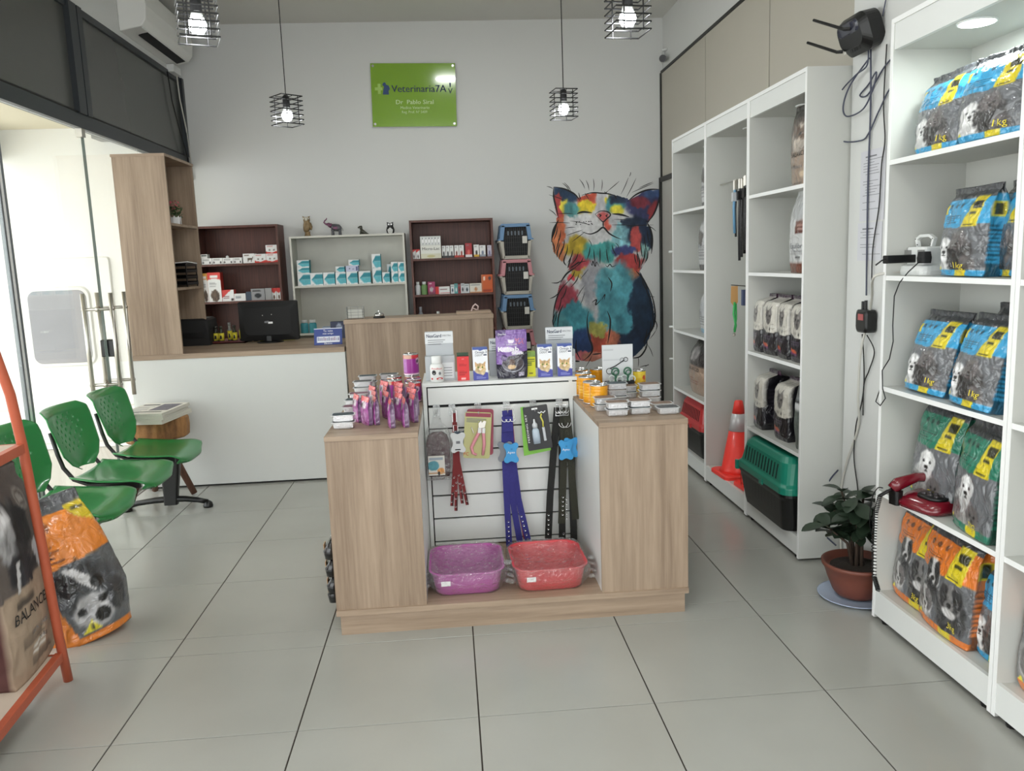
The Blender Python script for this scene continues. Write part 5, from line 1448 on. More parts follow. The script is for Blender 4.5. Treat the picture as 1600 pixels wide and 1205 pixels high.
# slumped orange and grey sack on the floor
c = Cv(120, 170, (110, 114, 118)); c.rect(0, 0, 1, 1, (92, 96, 100), .2)
c.rect(0, 0, 1, .12, (86, 88, 92), .3); c.poly([(0, .11), (1, .10), (1, .42), (0, .46)], (226, 132, 46), .06); c.poly([(.72, .08), (1, .07), (1, .24), (.80, .17)], (222, 196, 40)); c.lines(.8, .10, .98, .16, 3, (60, 56, 30))
c.ell(.22, .2, .04, .03, (150, 86, 40)); c.ell(.42, .18, .04, .03, (150, 86, 40)); c.lines(.10, .28, .62, .42, 6, (120, 64, 30), .3, 4)
c.ell(.5, .62, .42, .17, (64, 66, 70), .2, .3, .4); c.poly([(.40, .47), (.52, .47), (.72, .63), (.66, .68)], (214, 214, 216), noise=.03); c.ell(.38, .58, .14, .08, (34, 34, 36), .2, .2); c.ell(.70, .62, .07, .045, (30, 30, 32), .2)
c.ell(.60, .80, .24, .12, (176, 176, 178), .2, .25, .3); c.ell(.46, .79, .05, .03, (30, 30, 32)); c.ell(.70, .74, .05, .03, (30, 30, 32)); c.ell(.66, .85, .09, .05, (24, 24, 26)); c.ell(.85, .75, .1, .12, (56, 58, 62), .2, .3)
c.poly([(0, .62), (.26, .70), (.34, .98), (.34, 1), (0, 1)], (222, 128, 44), .1); c.rect(0, .955, 1, 1, (222, 128, 44)); c.poly([(.38, .94), (.62, .94), (.52, .86)], (226, 214, 60)); c.rect(.50, .89, .53, .93, (30, 30, 32))
s = Cv(30, 120, (222, 126, 44)); s.rect(0, 0, 1, .3, (90, 92, 96)); s.rect(0, .3, 1, .5, (70, 74, 78))
sack3 = bag_mesh(.34, .25, .62, c, s, top_t=.93, seed=9, wr=.014, flat=.35, nf=50, nv=72, topw=.80, botd=.9, wbul=1.14, fin=.03)
food_bag('big slumped orange and grey dog food bag on the floor behind the orange rack', (-1.590, 3.395, .0), 0, sack3, (('Adult', -.09, .40, .035, M_TEXTK, .09),), rot=(math.radians(-6), math.radians(-11), math.radians(35)))

# ------------------------------------------------------------------ central display island
gd = thing('display_island', 'oak and white display island with a slatted centre in the middle of the shop', 'display stand', (0, 0, 0))
box('plinth', M_LAMH, -.508, .942, 3.208, 4.56, 0, .088, gd)
box('deck', M_LAMH, -.522, .955, 3.192, 4.575, .088, .112, gd, bevel=.0008)
for (x0, x1, inner) in ((-.521, -.150, -.150), (.586, .955, .586)):
    box('top_board', M_LAMH, x0 - .001, x1 + .001, 3.198, 4.57, .822, .842, gd, bevel=.0008)
    box('front_panel', M_LAM, x0, x1, 3.202, 3.218, .112, .822, gd)
    ox = x0 if inner == x1 else x1
    ix_ = inner
    box('outer_panel', M_LAM, min(ox, ox + (.016 if ox < inner else -.016)), max(ox, ox + (.016 if ox < inner else -.016)), 3.218, 4.56, .112, .822, gd)
    box('inner_panel', M_WHITE, min(ix_, ix_ + (-.016 if ix_ > ox else .016)), max(ix_, ix_ + (-.016 if ix_ > ox else .016)), 3.2185, 4.56, .112, .8215, gd)
    box('back_panel', M_LAM, x0, x1, 4.545, 4.56, .112, .822, gd)
TX0, TX1, TY = -.147, .583, 3.88
box('tower_side', M_WHITE, TX0, TX0 + .018, TY, 4.24, .112, .936, gd)
box('tower_side', M_WHITE, TX1 - .018, TX1, TY, 4.24, .112, .936, gd)
box('tower_top', M_WHITE, TX0 - .001, TX1 + .045, TY - .002, 4.26, .920, .938, gd, bevel=.001)
box('tower_side', M_WHITE, TX1 + .025, TX1 + .044, TY, 4.24, .842, .920, gd)
box('backing', M_BLACKM, TX0 + .018, TX1 - .018, TY + .02, TY + .03, .112, .92, gd)
box('drawer_front', M_WHITE, TX0 + .024, TX1 + .020, TY + .001, TY + .018, .830, .913, gd, bevel=.0008)
zb = [.820, .711, .601, .489, .375, .258, .139, .116]
for a, b in zip(zb[:-1], zb[1:]):
    box('slat', M_WHITE, TX0 + .024, TX1 - .022, TY + .001, TY + .016, b + .004, a - .004, gd, bevel=.0008)

# goods on top of the tower (front faces at about y = 3.93)
ZT = .9385
def display_case(label, x, y, h, rz=0):
    t = thing('display_case', label, 'display box', (x, y, ZT), rz, 'grey medicine display boxes')
    mg = mat('silver_grey_card', (176, 180, 184), .45, var=.03)
    box('back_card', mg, -.068, .068, .02, .026, 0, h, t)
    box('tray', mg, -.072, .072, -.03, .02, 0, .12, t)
    box('header', mat('pale_header', (212, 215, 217), .45), -.069, .069, .018, .0205, h - .06, h - .004, t)
    text(t, 'NexGard', -.025, h - .022, .024, M_TEXTN, y=.0178, width=.072, bold=.0006)
    text(t, 'SPECTRA', .038, h - .022, .010, M_TEXTG, y=.0178, width=.042)
    for k in range(3): box('print_line', M_TEXTG, -.055, .03 - .01 * k, .0172, .0178, h - .044 - .010 * k, h - .041 - .010 * k, t)
    box('leaflet', mat('pale_header', (212, 215, 217), .45), 0.01, .066, -.032, -.0302, .01, .088, t)
    for k in range(4): box('print_line', M_TEXTG, .016, .058, -.0326, -.0321, .022 + k * .013, .025 + k * .013, t)
    return t
display_case('tall grey medicine display box at the left end of the white drawer top', -.058, 3.985, .238)
display_case('tall grey medicine display box behind the two kitten boxes', .545, 4.02, .232)
display_case('grey medicine display box mostly hidden behind the purple treat bag', .26, 4.06, .185)
pb = thing('pill_bottle', 'round white pill bottle with a small animal print and red label', 'bottle', (-.074, 3.925, ZT))
MB().lathe([(.030, 0), (.034, .004), (.0345, .07), (.031, .083), (.022, .090)], 28).build('body', M_WHITE, pb, smooth=True)
MB().lathe([(.0235, .0905), (.0245, .092), (.0245, .122), (.022, .125)], 28).build('cap', M_WHITE, pb, smooth=True)
for nm, x, z, w, h, m in (('print_animal', -.014, .048, .010, .012, M_TEXTK), ('print_mark', .014, .044, .006, .008, M_TEXTG), ('print_band', .012, .018, .016, .006, M_TEXTR), ('print_band', -.024, .018, .004, .005, M_TEXTR)):
    vs = []
    for k in range(12):
        px = x + w * math.cos(k * PI / 6); pz = z + h * math.sin(k * PI / 6); vs.append((px, -math.sqrt(max(.0353 ** 2 - px ** 2, 0)), pz))
    MB().add(vs, [tuple(range(12))]).build(nm, m, pb)
text(pb, 'PetsBest', 0, .067, .012, M_TEXTR, yfun=lambda x, z: -math.sqrt(max(.0352 ** 2 - x * x, 0)), width=.05, eps=.0004)
rc = thing('medicine_box', 'small bright red box with a dark green top edge', 'box', (.054, 3.935, ZT))
link('carton', carton_mesh(.058, .03, .118, cvw(lambda c: (c.rect(0, 0, 1, 1, (214, 52, 54)), c.rect(.4, .10, .6, .12, (240, 200, 200)), c.lines(.15, .3, .85, .42, 3, (170, 36, 40)), c.lines(.15, .6, .85, .8, 4, (170, 36, 40)), c.rect(.3, .88, .7, .95, (240, 180, 180))), 50, 90), side=(190, 44, 46), top=(60, 30, 30), nx=24, ny=40), rc)
box('green_back', mat('dark_green_card', (44, 70, 46), .5), -.028, .028, .016, .030, 0, .133, rc)
def cv_kitten():
    c = Cv(80, 160, (236, 238, 242)); c.rect(0, 0, 1, .06, (70, 90, 160)); c.poly([(.35, .06), (.75, .06), (.5, .10)], (70, 90, 160))
    c.ell(.5, .98, .9, .24, (74, 78, 160)); c.poly([(0, .68), (.3, .80), (1, .9), (1, 1), (0, 1)], (74, 78, 160))
    c.ell(.48, .72, .36, .16, (206, 186, 150), .15, .2, .2); c.ell(.48, .62, .32, .14, (204, 176, 130), .15, .15, .3)
    c.poly([(.14, .60), (.12, .42), (.34, .51)], (196, 160, 116), .2); c.poly([(.82, .60), (.84, .42), (.62, .51)], (196, 160, 116), .2)
    for x in (.34, .62): c.ell(x, .605, .065, .030, (150, 170, 80)); c.ell(x, .605, .022, .026, (20, 20, 20))
    c.ell(.48, .66, .10, .04, (236, 224, 206)); c.poly([(.45, .64), (.51, .64), (.48, .66)], (190, 110, 100)); c.rect(.30, .50, .33, .56, (160, 120, 80)); c.rect(.46, .49, .49, .56, (160, 120, 80)); c.rect(.61, .50, .64, .56, (160, 120, 80))
    c.poly([(0, .70), (.25, .79), (.7, .86), (1, .87), (1, 1), (0, 1)], (74, 78, 160)); c.lines(.2, .89, .9, .97, 3, (170, 176, 220))
    return c
ck = cv_kitten()
def kitten_box(label, x, rz, h=.158):
    t = thing('kitten_box', label, 'box', (x, 3.935, ZT), rz, 'blue and white boxes with a kitten photo')
    link('carton', carton_mesh(.072, .05, h, ck, side=(190, 196, 214), top=(90, 110, 170), nx=36, ny=72, key='kit'), t)
    text(t, 'Omega 3', .004, h * .86, .018, M_TEXTN, y=-.0252, width=.056)
    text(t, 'DERM', -.008, h * .765, .015, M_TEXTG, y=-.0252, width=.034)
    box('dose_mark', M_TEXTN, .016, .032, -.0256, -.0251, h * .755, h * .79, t)
kitten_box('blue and white kitten photo box left of the purple treat bag', .138, .02)
kitten_box('blue and white kitten photo box, left one of the pair on the right', .456, -.05)
kitten_box('blue and white kitten photo box at the right end of the drawer top', .553, -.02)
c = Cv(120, 180, (112, 76, 150)); c.rect(0, 0, 1, 1, (128, 92, 164), .06); c.poly([(0, 0), (.35, 0), (.28, .13), (.1, .15), (0, .12)], (76, 48, 112))
c.poly([(0, .70), (.15, .71), (.4, .66), (.6, .52), (.8, .46), (1, .44), (1, 1), (0, 1)], (36, 34, 52), .1)
c.ell(.52, .70, .35, .17, (176, 178, 190), .06); c.ell(.52, .69, .335, .158, (70, 66, 74), .06, 0, .4); c.ell(.48, .76, .13, .05, (200, 170, 130), .15, .2, .3); c.ell(.5, .66, .10, .06, (96, 70, 60), .2, .3, .4)
c.ell(.25, .57, .10, .065, (70, 44, 100)); c.lines(.20, .55, .30, .60, 3, (150, 120, 180)); c.rect(.38, .20, .46, .25, (226, 216, 236)); c.rect(.50, .20, .58, .25, (226, 216, 236)); c.poly([(.38, .19), (.42, .22), (.48, .20), (.54, .22), (.58, .19), (.56, .27), (.40, .27)], (226, 216, 236))
for k in range(14): c.ell(.76 + .12 * math.sin(k * 2.4), .24 + .05 * math.cos(k * 1.7), .02, .008, (240, 120, 110))
c.ell(.35, .40, .22, .055, (226, 212, 240), .05); c.ell(.66, .47, .18, .04, (226, 212, 240), .05); c.rect(.70, .88, .88, .95, (226, 216, 236))
kb = thing('treat_bag', 'purple and black stand-up treat bag in the middle of the drawer top', 'treat bag', (.294, 3.935, ZT))
m_, yf_ = bag_mesh(.152, .05, .238, c, Cv(8, 8, (70, 50, 90)), seed=12, wr=.0015, topw=1.0, botd=.9, wbul=1.01, fin=.006, nf=60, nv=90, top_t=.85)
link('bag_body', m_, kb)
text(kb, 'Kebab', -.018, .143, .034, M_TEXTW, yfun=yf_, width=.10, bold=.002); text(kb, 'Stick', .028, .123, .022, M_TEXTW, yfun=yf_, width=.058, bold=.0012)
text(kb, 'LIFEZONE', 0.0, .166, .010, M_TEXTW, yfun=yf_, width=.05); text(kb, 'PET', .043, .02, .016, M_TEXTN, yfun=yf_, width=.024); text(kb, 'Gourmet', -.045, .217, .012, M_TEXTW, yfun=yf_, width=.04)
yb = thing('small_box', 'yellow and green box behind the purple treat bag', 'box', (.388, 3.965, ZT))
link('carton', carton_mesh(.046, .04, .125, cvw(lambda c: (c.rect(0, 0, 1, 1, (206, 204, 40)), c.rect(0, 0, 1, .22, (120, 150, 70), .2), c.lines(.1, .3, .95, .6, 4, (70, 90, 30), .5, 2), c.rect(.3, .85, .7, .9, (120, 110, 30))), 40, 90), side=(150, 160, 40), nx=20, ny=40), yb)

# ---- foil trays, pouches and tins on the two side boxes
ZB = .8425
def tray_parts(t):
    mb = MB(); n = 5
    rings = []
    for (w, d, z) in ((.078, .052, 0), (.082, .056, .003), (.092, .066, .026)):
        base = rrect(w, d, .016, z, 0, 0, 6)
        rings.append([(x * (1 - .018 * (i % 2)), y * (1 - .026 * (i % 2)), zz) for i, (x, y, zz) in enumerate(base)])
    mb.loft(rings, True, False)
    # crimped side wall: finer ribs
    for k in range(-8, 9):
        mb.box(k * .0047 - .0012, k * .0047 + .0012, -.0335, -.0300, .006, .024)
    mb.build('foil_dish', M_ALU, t)
    MB().loft([rrect(.100, .074, .018, .0262, 0, 0, 6), rrect(.102, .076, .019, .0275, 0, 0, 6), rrect(.100, .074, .018, .0290, 0, 0, 6)]).build('rim', M_ALU, t)
tA = thing('foil_tray', 'front right foil food tray standing alone near the island corner', 'food tray', (.905, 3.33, ZB), .0, 'foil pet food trays')
tray_parts(tA)
c = Cv(40, 30, (150, 152, 154))
LIDS = [mat('tray_lid_' + n, cc, .5, 0, var=.6, scale=70, spec=.3) for n, cc in (('grey', (86, 88, 90)), ('mauve', (120, 84, 98)), ('slate', (62, 76, 82)), ('tan', (128, 106, 92)))]
lidm = [MB().loft([rrect(.088, .062, .014, .0291, 0, 0, 5), rrect(.086, .060, .014, .0298, 0, 0, 5)]).mesh('lid_print', m) for m in LIDS]
link('lid_print', lidm[0], tA)
def tray(label, x, y, lev, lid=0, rz=0.0):
    r = tA.copy(); COL.objects.link(r); setpose(r, (x, y, ZB + lev * .0302), rz); r['label'] = label
    for ch in list(tA.children):
        q = ch.copy(); COL.objects.link(q); q.parent = r
        if q.name.startswith('lid_print'): q.data = lidm[lid]
    return r
R_ = [(.690, 3.345, 0, 'bottom foil tray of the front left pair on the right box'), (.690, 3.345, 1, 'top foil tray of the front left pair on the right box'),
      (.790, 3.36, 0, 'bottom foil tray of the front middle pair on the right box'), (.790, 3.36, 1, 'top foil tray of the front middle pair on the right box'),
      (.662, 3.47, 0, 'lower foil tray behind the front left pair'), (.662, 3.47, 1, 'upper foil tray behind the front left pair, next to the orange tins'),
      (.775, 3.52, 0, 'foil tray lying between the pairs, half hidden'), (.905, 3.43, 0, 'flat foil tray just behind the single front right tray'),
      (.755, 3.66, 0, 'lower foil tray of the middle row before the white stand'), (.755, 3.66, 1, 'middle foil tray of the stack before the white stand'), (.755, 3.66, 2, 'top foil tray of the stack before the white stand'),
      (.895, 3.60, 0, 'bottom foil tray of the rear right stack'), (.895, 3.60, 1, 'middle foil tray of the rear right stack'), (.895, 3.60, 2, 'top foil tray of the rear right stack'),
      (.825, 3.76, 0, 'foil tray in the gap behind the rear right stack, bottom'), (.825, 3.76, 1, 'foil tray in the gap behind the rear right stack, top')]
for i, (x, y, l, lab) in enumerate(R_): tray(lab, x, y, l, (0, 3, 2, 3)[i % 4], random.uniform(-.05, .05))
L_ = [(-.462, 3.37, 0, 'bottom foil tray of the frontmost pair on the left box'), (-.462, 3.37, 1, 'top foil tray of the frontmost pair on the left box'),
      (-.440, 3.56, 0, 'lower foil tray of the second pair on the left box'), (-.440, 3.56, 1, 'upper foil tray of the second pair on the left box'),
      (-.452, 3.74, 0, 'lower foil tray of the third pair on the left box'), (-.452, 3.74, 1, 'upper foil tray of the third pair on the left box'),
      (-.455, 3.92, 0, 'lower foil tray of the fourth pair on the left box'), (-.455, 3.92, 1, 'upper foil tray of the fourth pair on the left box'),
      (-.455, 4.12, 0, 'bottom foil tray of the tall rear stack on the left box'), (-.455, 4.12, 1, 'second foil tray of the tall rear stack on the left box'), (-.455, 4.12, 2, 'top foil tray of the tall rear stack on the left box'),
      (-.45, 4.32, 0, 'bottom foil tray at the far end of the left box'), (-.45, 4.32, 1, 'foil tray second from the bottom at the far end of the left box'), (-.45, 4.32, 2, 'topmost foil tray at the far end of the left box'),
      (-.34, 4.35, 0, 'bottom foil tray of the stack behind the pouches'), (-.34, 4.35, 1, 'middle foil tray of the stack behind the pouches'), (-.34, 4.35, 2, 'top foil tray of the stack behind the pouches')]
for i, (x, y, l, lab) in enumerate(L_): tray(lab, x, y, l, (0, 2, 0, 1)[i % 4], random.uniform(-.08, .08))
# upright pouches: seen edge on, purple faces towards the left
def pouch_mesh():
    c = Cv(50, 80, (150, 40, 132)); c.rect(0, 0, 1, 1, (150, 44, 134), .1); c.rect(0, 0, 1, .16, (214, 70, 74), .2); c.ell(.5, .3, .32, .14, (206, 190, 200), .1, .2, .5); c.ell(.3, .3, .16, .1, (70, 40, 60)); c.rect(.42, .5, .95, .85, (176, 96, 166), .2); c.rect(0, .95, 1, 1, (190, 120, 170))
    s = Cv(8, 40, (112, 84, 116)); b = Cv(40, 60, (150, 140, 158)); b.rect(0, 0, 1, 1, (146, 136, 154), .1); b.lines(.1, .2, .9, .9, 14, (110, 100, 122), .5, 4); b.rect(0, 0, 1, .1, (200, 110, 100))
    return bag_mesh(.088, .030, .120, c, s, seed=22, wr=.0012, nf=18, nv=26, top_t=.80, botd=1.0, wbul=1.0, fin=.003, flat=.7, back=b)
pm, pyf = pouch_mesh()
def pouch(label, x, y, rz, z=ZB, sc=None):
    o = link('food_pouch', pm); setpose(o, (x, y, z), rz, None)
    if sc: o.scale = sc
    return tag(o, label, 'food pouch', 'purple pet food pouches')
PO = [(-.205, 3.345, 'purple pouch nearest the front right corner of the left box'), (-.262, 3.345, 'purple pouch at the front, second from the right'), (-.335, 3.43, 'purple pouch at the front, third from the right'),
      (-.372, 3.425, 'purple pouch at the front, fourth from the right'), (-.418, 3.50, 'leftmost purple pouch beside the foil trays'), (-.175, 3.44, 'purple pouch in the second row, at its right end'),
      (-.235, 3.48, 'purple pouch in the second row, second from the right'), (-.295, 3.55, 'purple pouch in the second row, third from the right'), (-.350, 3.58, 'purple pouch in the second row, beside the leftmost pouch'),
      (-.185, 3.60, 'purple pouch in the third row, next to the slatted tower'), (-.245, 3.64, 'purple pouch in the third row, in the middle'), (-.310, 3.70, 'purple pouch in the third row, left side'),
      (-.370, 3.72, 'purple pouch in the third row, behind the leftmost pouch'), (-.190, 3.76, 'purple pouch in the fourth row, next to the slatted tower'), (-.255, 3.80, 'purple pouch in the fourth row, in the middle'), (-.325, 3.86, 'purple pouch in the fourth row, left side')]
for (x, y, lab) in PO: pouch(lab, x, y, math.radians(-68 + random.uniform(-14, 14)))
# purple tins
def tin_mesh(r, h, col_, top_, bot_=None, dets=True):
    n = 32; prof = [(r * .96, 0), (r, .002), (r, .004), (r * .985, .006), (r * .985, h - .006), (r, h - .004), (r, h - .001), (r * .95, h), (r * .93, h - .003), (.0005, h - .003)]
    return prof
def tin(label, cat, x, y, z, r, h, cv, grp, rz=0.0, key=None, rib=False):
    t = thing('food_tin', label, cat, (x, y, z), rz, grp)
    nt_, nz = 48, 24
    th = np.linspace(0, 2 * PI, nt_ + 1); zz = np.linspace(.006, h - .006, nz + 1)
    T, Z = np.meshgrid(th, zz)
    rr = r * .985 * (1 + (.010 * np.cos(Z / h * 2 * PI * 7) if rib else 0 * Z))
    V = np.stack([(rr * np.cos(T)).ravel(), (rr * np.sin(T)).ravel(), Z.ravel()], 1)
    if key and key in _cart: me = _cart[key]
    else:
        me = np_mesh('label_wrap', V, grid_faces(nt_, nz), M_PCAN, True)
        set_print(me, cv.sample(((T.ravel() / (2 * PI)) * 2) % 1.0, 1 - (Z.ravel() - .006) / (h - .012)))
        if key: _cart[key] = me
    link('label_wrap', me, t)
    MB().lathe([(r * .97, h - .006), (r, h - .005), (r, h - .001), (r * .95, h), (r * .92, h - .003), (.0005, h - .003)], 32).build('metal_end', M_CHROME, t, smooth=True)
    MB().lathe([(.0005, 0), (r * .96, 0), (r, .002), (r, .005), (r * .985, .006)], 32).build('metal_end', M_CHROME, t, smooth=True)
    MB().tube([(.004, 0, h - .0015), (.014, .006, h - .001), (.022, 0, h - .001), (.014, -.006, h - .001)], .0012, 6, closed=True).build('ring_pull', M_CHROME, t)
    return t
cpt = Cv(160, 80, (150, 40, 140)); cpt.rect(0, 0, 1, .2, (206, 60, 64), .2); cpt.rect(.62, 0, 1, .2, (206, 160, 140)); cpt.ell(.3, .3, .14, .16, (226, 200, 216), .1, .2, .3); cpt.ell(.27, .32, .08, .1, (90, 50, 80)); cpt.rect(.5, .2, .78, .9, (176, 110, 180), .1); cpt.rect(0, .92, 1, 1, (226, 190, 210))
tin('purple and red pet food tin on top of another beside the white drawer', 'tin', -.21, 4.18, ZB + .100, .040, .112, cpt, 'purple pet food tins', PI * .55, 'ptin')
tin('lower purple pet food tin carrying another one', 'tin', -.21, 4.18, ZB, .040, .0995, cpt, 'purple pet food tins', PI * .5, 'ptin2')
for k, (x, y, lab) in enumerate(((-.195, 4.05, 'purple tin just in front of the tin tower'), (-.195, 3.93, 'purple tin in front row behind the pouches'), (-.30, 4.17, 'purple tin left of the tin tower'), (-.29, 4.04, 'purple tin in the middle of the left box'))):
    tin(lab, 'tin', x, y, ZB, .038, .100, cpt, 'purple pet food tins', PI * .4, 'ptin3')
cot = Cv(160, 80, (230, 158, 24)); cot.rect(0, 0, 1, 1, (230, 158, 24), .06); cot.lines(.05, .4, .45, .7, 5, (240, 190, 70), .5, 3)
cot.rect(0, .86, 1, 1, (206, 140, 24))
for k, (x, y, lab) in enumerate(((.655, 3.57, 'frontmost orange yellow tin on the right box'), (.640, 3.665, 'second orange yellow tin from the front'), (.636, 3.765, 'third orange yellow tin from the front'), (.640, 3.90, 'fourth orange yellow tin from the front, beside the tower'),
                                 (.645, 4.03, 'orange yellow tin at the back beside the tower'), (.735, 4.02, 'orange yellow tin behind the white pictured stand, on the left'))):
    tin(lab, 'tin', x, y, ZB, .041, .102 if k < 2 else .112, cot, 'orange pet food tins', 0, 'otin' if k < 2 else 'otin2', rib=True)
cyt = Cv(160, 80, (220, 180, 40)); cyt.rect(0, 0, 1, .3, (226, 196, 60)); cyt.ell(.7, .3, .08, .12, (196, 70, 40)); cyt.lines(.1, .5, .45, .9, 4, (170, 110, 30), .5, 3); cyt.lines(.55, .5, .95, .9, 4, (170, 110, 30), .5, 3)
tin('yellow pet food tin with a red dot right of the white pictured stand', 'tin', .915, 3.90, ZB, .037, .112, cyt, 'yellow tins behind the foil trays', 0, 'ytin')
tin('small yellow tin low in the gap between foil tray stacks', 'tin', .85, 3.90, ZB, .034, .06, cyt, 'yellow tins behind the foil trays', 0, 'ytin2')
# white pictured display stand with scissors rings
ws = thing('display_stand', 'white card display with scissors picture and green ringed collars', 'display', (.803, 3.86, ZB), 0)
c = Cv(110, 170, (206, 209, 211)); c.rect(.04, .08, .35, .1, (150, 152, 156)); c.rect(.04, .28, .82, .30, (166, 170, 176)); c.rect(.4, .38, .5, .40, (170, 172, 176))
link('back_card', carton_mesh(.150, .010, .245, c, side=(190, 192, 194), nx=40, ny=50), ws)
box('front_ledge', mat('pale_header', (212, 215, 217), .45), -.07, .078, -.06, -.012, 0, .055, ws)
box('dark_gap', M_BLACKM, -.068, .072, -.052, -.02, .0555, .072, ws)
MB().tube([(-.04, -.0065, .13), (-.01, -.0065, .142), (.030, -.0065, .168)], .0025, 6).build('scissors_blade', M_TEXTK, ws)
M_RING = mat('white_ring_plastic', (206, 216, 212), .35); M_GRS = mat('green_strap_plastic', (44, 96, 72), .4)
def ring(p, r, m, th=.0028, nm='scissors_ring', par=ws):
    MB().tube([(p[0] + r * math.cos(k * PI / 9), p[1], p[2] + r * math.sin(k * PI / 9)) for k in range(18)], th, 6, closed=True).build(nm, m, par, smooth=True)
ring((-.042, -.007, .118), .014, M_TEXTK, .0015); ring((.040, -.007, .172), .010, M_TEXTK, .0015); ring((.022, -.007, .170), .010, M_TEXTG, .0012)
for sx in (-.018, .042):
    ring((sx, -.035, .118), .017, M_GRS, .004); ring((sx + .003, -.040, .112), .012, M_GRS, .003)
    ring((sx - .018, -.040, .085), .015, M_RING, .003); ring((sx + .02, -.044, .080), .015, M_RING, .003)
    MB().box(sx - .006, sx + .006, -.045, -.038, .058, .105).build('green_strap', M_GRS, ws)

# ---- things hanging on the slats
def hook(label, x, z):
    t = thing('slat_hook', label, 'hook', (x, TY, z), 0, 'clear plastic hooks on the slats')
    MB().box(-.016, .016, -.006, .004, -.045, .012).build('hook_plate', M_CLEARP, t)
    MB().tube([(0, -.004, -.03), (0, -.05, -.034), (0, -.085, -.030), (0, -.09, -.018)], .003, 8).build('hook_arm', M_CLEARP, t, smooth=True)
for x, lab in ((-.085, 'clear plastic hook holding the wrapped dark packet'), (-.010, 'clear plastic hook holding the short red straps'), (.115, 'clear plastic hook holding the clipper cards'), (.255, 'clear plastic hook holding the blue collars'), (.385, 'clear plastic hook holding the bottle card'), (.515, 'clear plastic hook holding the black collars')):
    hook(lab, x, .822)
# wrapped dark packet
wp = thing('wrapped_packet', 'dark maroon garment in a clear bag with a small picture card', 'packet', (-.085, 3.795, .50))
MB().loft([rrect(.10, .03, .01, .0), rrect(.112, .042, .014, .06), rrect(.112, .042, .014, .16), rrect(.09, .03, .012, .20), rrect(.05, .015, .006, .215)]).build('folded_fabric', mat('maroon_fabric', (70, 42, 50), .9, var=.25, scale=18, bump=.3), wp, smooth=True)
MB().loft([rrect(.125, .045, .012, -.015), rrect(.13, .055, .016, .06), rrect(.125, .05, .016, .19), rrect(.10, .02, .008, .235), rrect(.05, .006, .003, .26), rrect(.012, .006, .003, .325)]).build('clear_bag', M_FILM, wp, smooth=True)
c = Cv(60, 80, (210, 208, 200)); c.rect(.05, .08, .9, .22, (150, 160, 170)); c.ell(.3, .5, .35, .25, (86, 148, 160), .1, .1, .1); c.ell(.75, .78, .22, .16, (200, 140, 80), .1, .2, .3); c.rect(0, .85, 1, .93, (190, 150, 110)); c.ell(.62, .9, .08, .1, (30, 30, 30))
link('picture_card', carton_mesh(.078, .004, .095, c, side=(206, 200, 190), nx=24, ny=30), wp).location = (-.01, -.034, .012)
# strap bundles
def strap(mb, pts, w, th=.0016):
    """flat band following pts, width along X"""
    P = [Vector(p) for p in pts]
    rings = []
    for i, p in enumerate(P):
        t = (P[min(i + 1, len(P) - 1)] - P[max(i - 1, 0)]).normalized()
        wv = Vector((0, 1, 0)).cross(t).normalized() * (w / 2)
        nv = Vector((0, th / 2, 0))
        rings.append([tuple(p - wv - nv), tuple(p + wv - nv), tuple(p + wv + nv), tuple(p - wv + nv)])
    return mb.loft(rings)
def bone_tag(parent, x, y, z, m, name='bone_card', num=None):
    q = [(0, .041), (.009, .044), (.017, .049), (.026, .049), (.033, .044), (.036, .036), (.034, .027), (.028, .018), (.025, .009), (.024, 0)]
    q = q + [(a, -b) for a, b in q[-2::-1]]
    q = q + [(-a, b) for a, b in q[-2:0:-1]]
    poly = [(x + a, z + b) for a, b in q]
    MB().prism(poly, y - .002, y + .002).build(name, m, parent)
    return parent
M_LBL = mat('bone_card_blue', (56, 148, 206), .4, var=.08); M_LBW = mat('bone_card_white', (206, 208, 208), .45)
M_SRED = mat('dark_red_strap', (120, 34, 36), .7, var=.15, scale=40); M_SBLU = mat('blue_webbing', (48, 46, 122), .75, var=.12, scale=60, bump=.2, bscale=200); M_SBLK = mat('black_webbing', (24, 24, 22), .75, var=.1, bump=.2, bscale=200); M_SOLV = mat('dark_olive_webbing', (46, 46, 34), .75, var=.1, bump=.2, bscale=200)
def eyelets(parent, pts):
    if 'eyelet' not in _cart:
        _cart['eyelet'] = MB().tube([(.0042 * math.cos(k * PI / 5), 0, .0042 * math.sin(k * PI / 5)) for k in range(10)], .0012, 5, closed=True).mesh('eyelet', M_CHROME)
    for p in pts: link('eyelet', _cart['eyelet'], parent).location = p
def buckle(parent, x, y, z, w, h):
    MB().tube([(x - w / 2, y, z), (x + w / 2, y, z), (x + w / 2, y, z + h), (x - w / 2, y, z + h)], .0022, 6, closed=True).build('buckle', M_CHROME, parent, smooth=False)
def dring(parent, x, y, z, r):
    MB().tube([(x + r * math.cos(a * PI / 10), y, z - r * math.sin(a * PI / 10) * 1.0) for a in range(11)], .0020, 6).build('d_ring', M_CHROME, parent)
s1 = thing('collar_bundle', 'bundle of short dark red collars with a white bone shaped card', 'collars', (0, 0, 0))
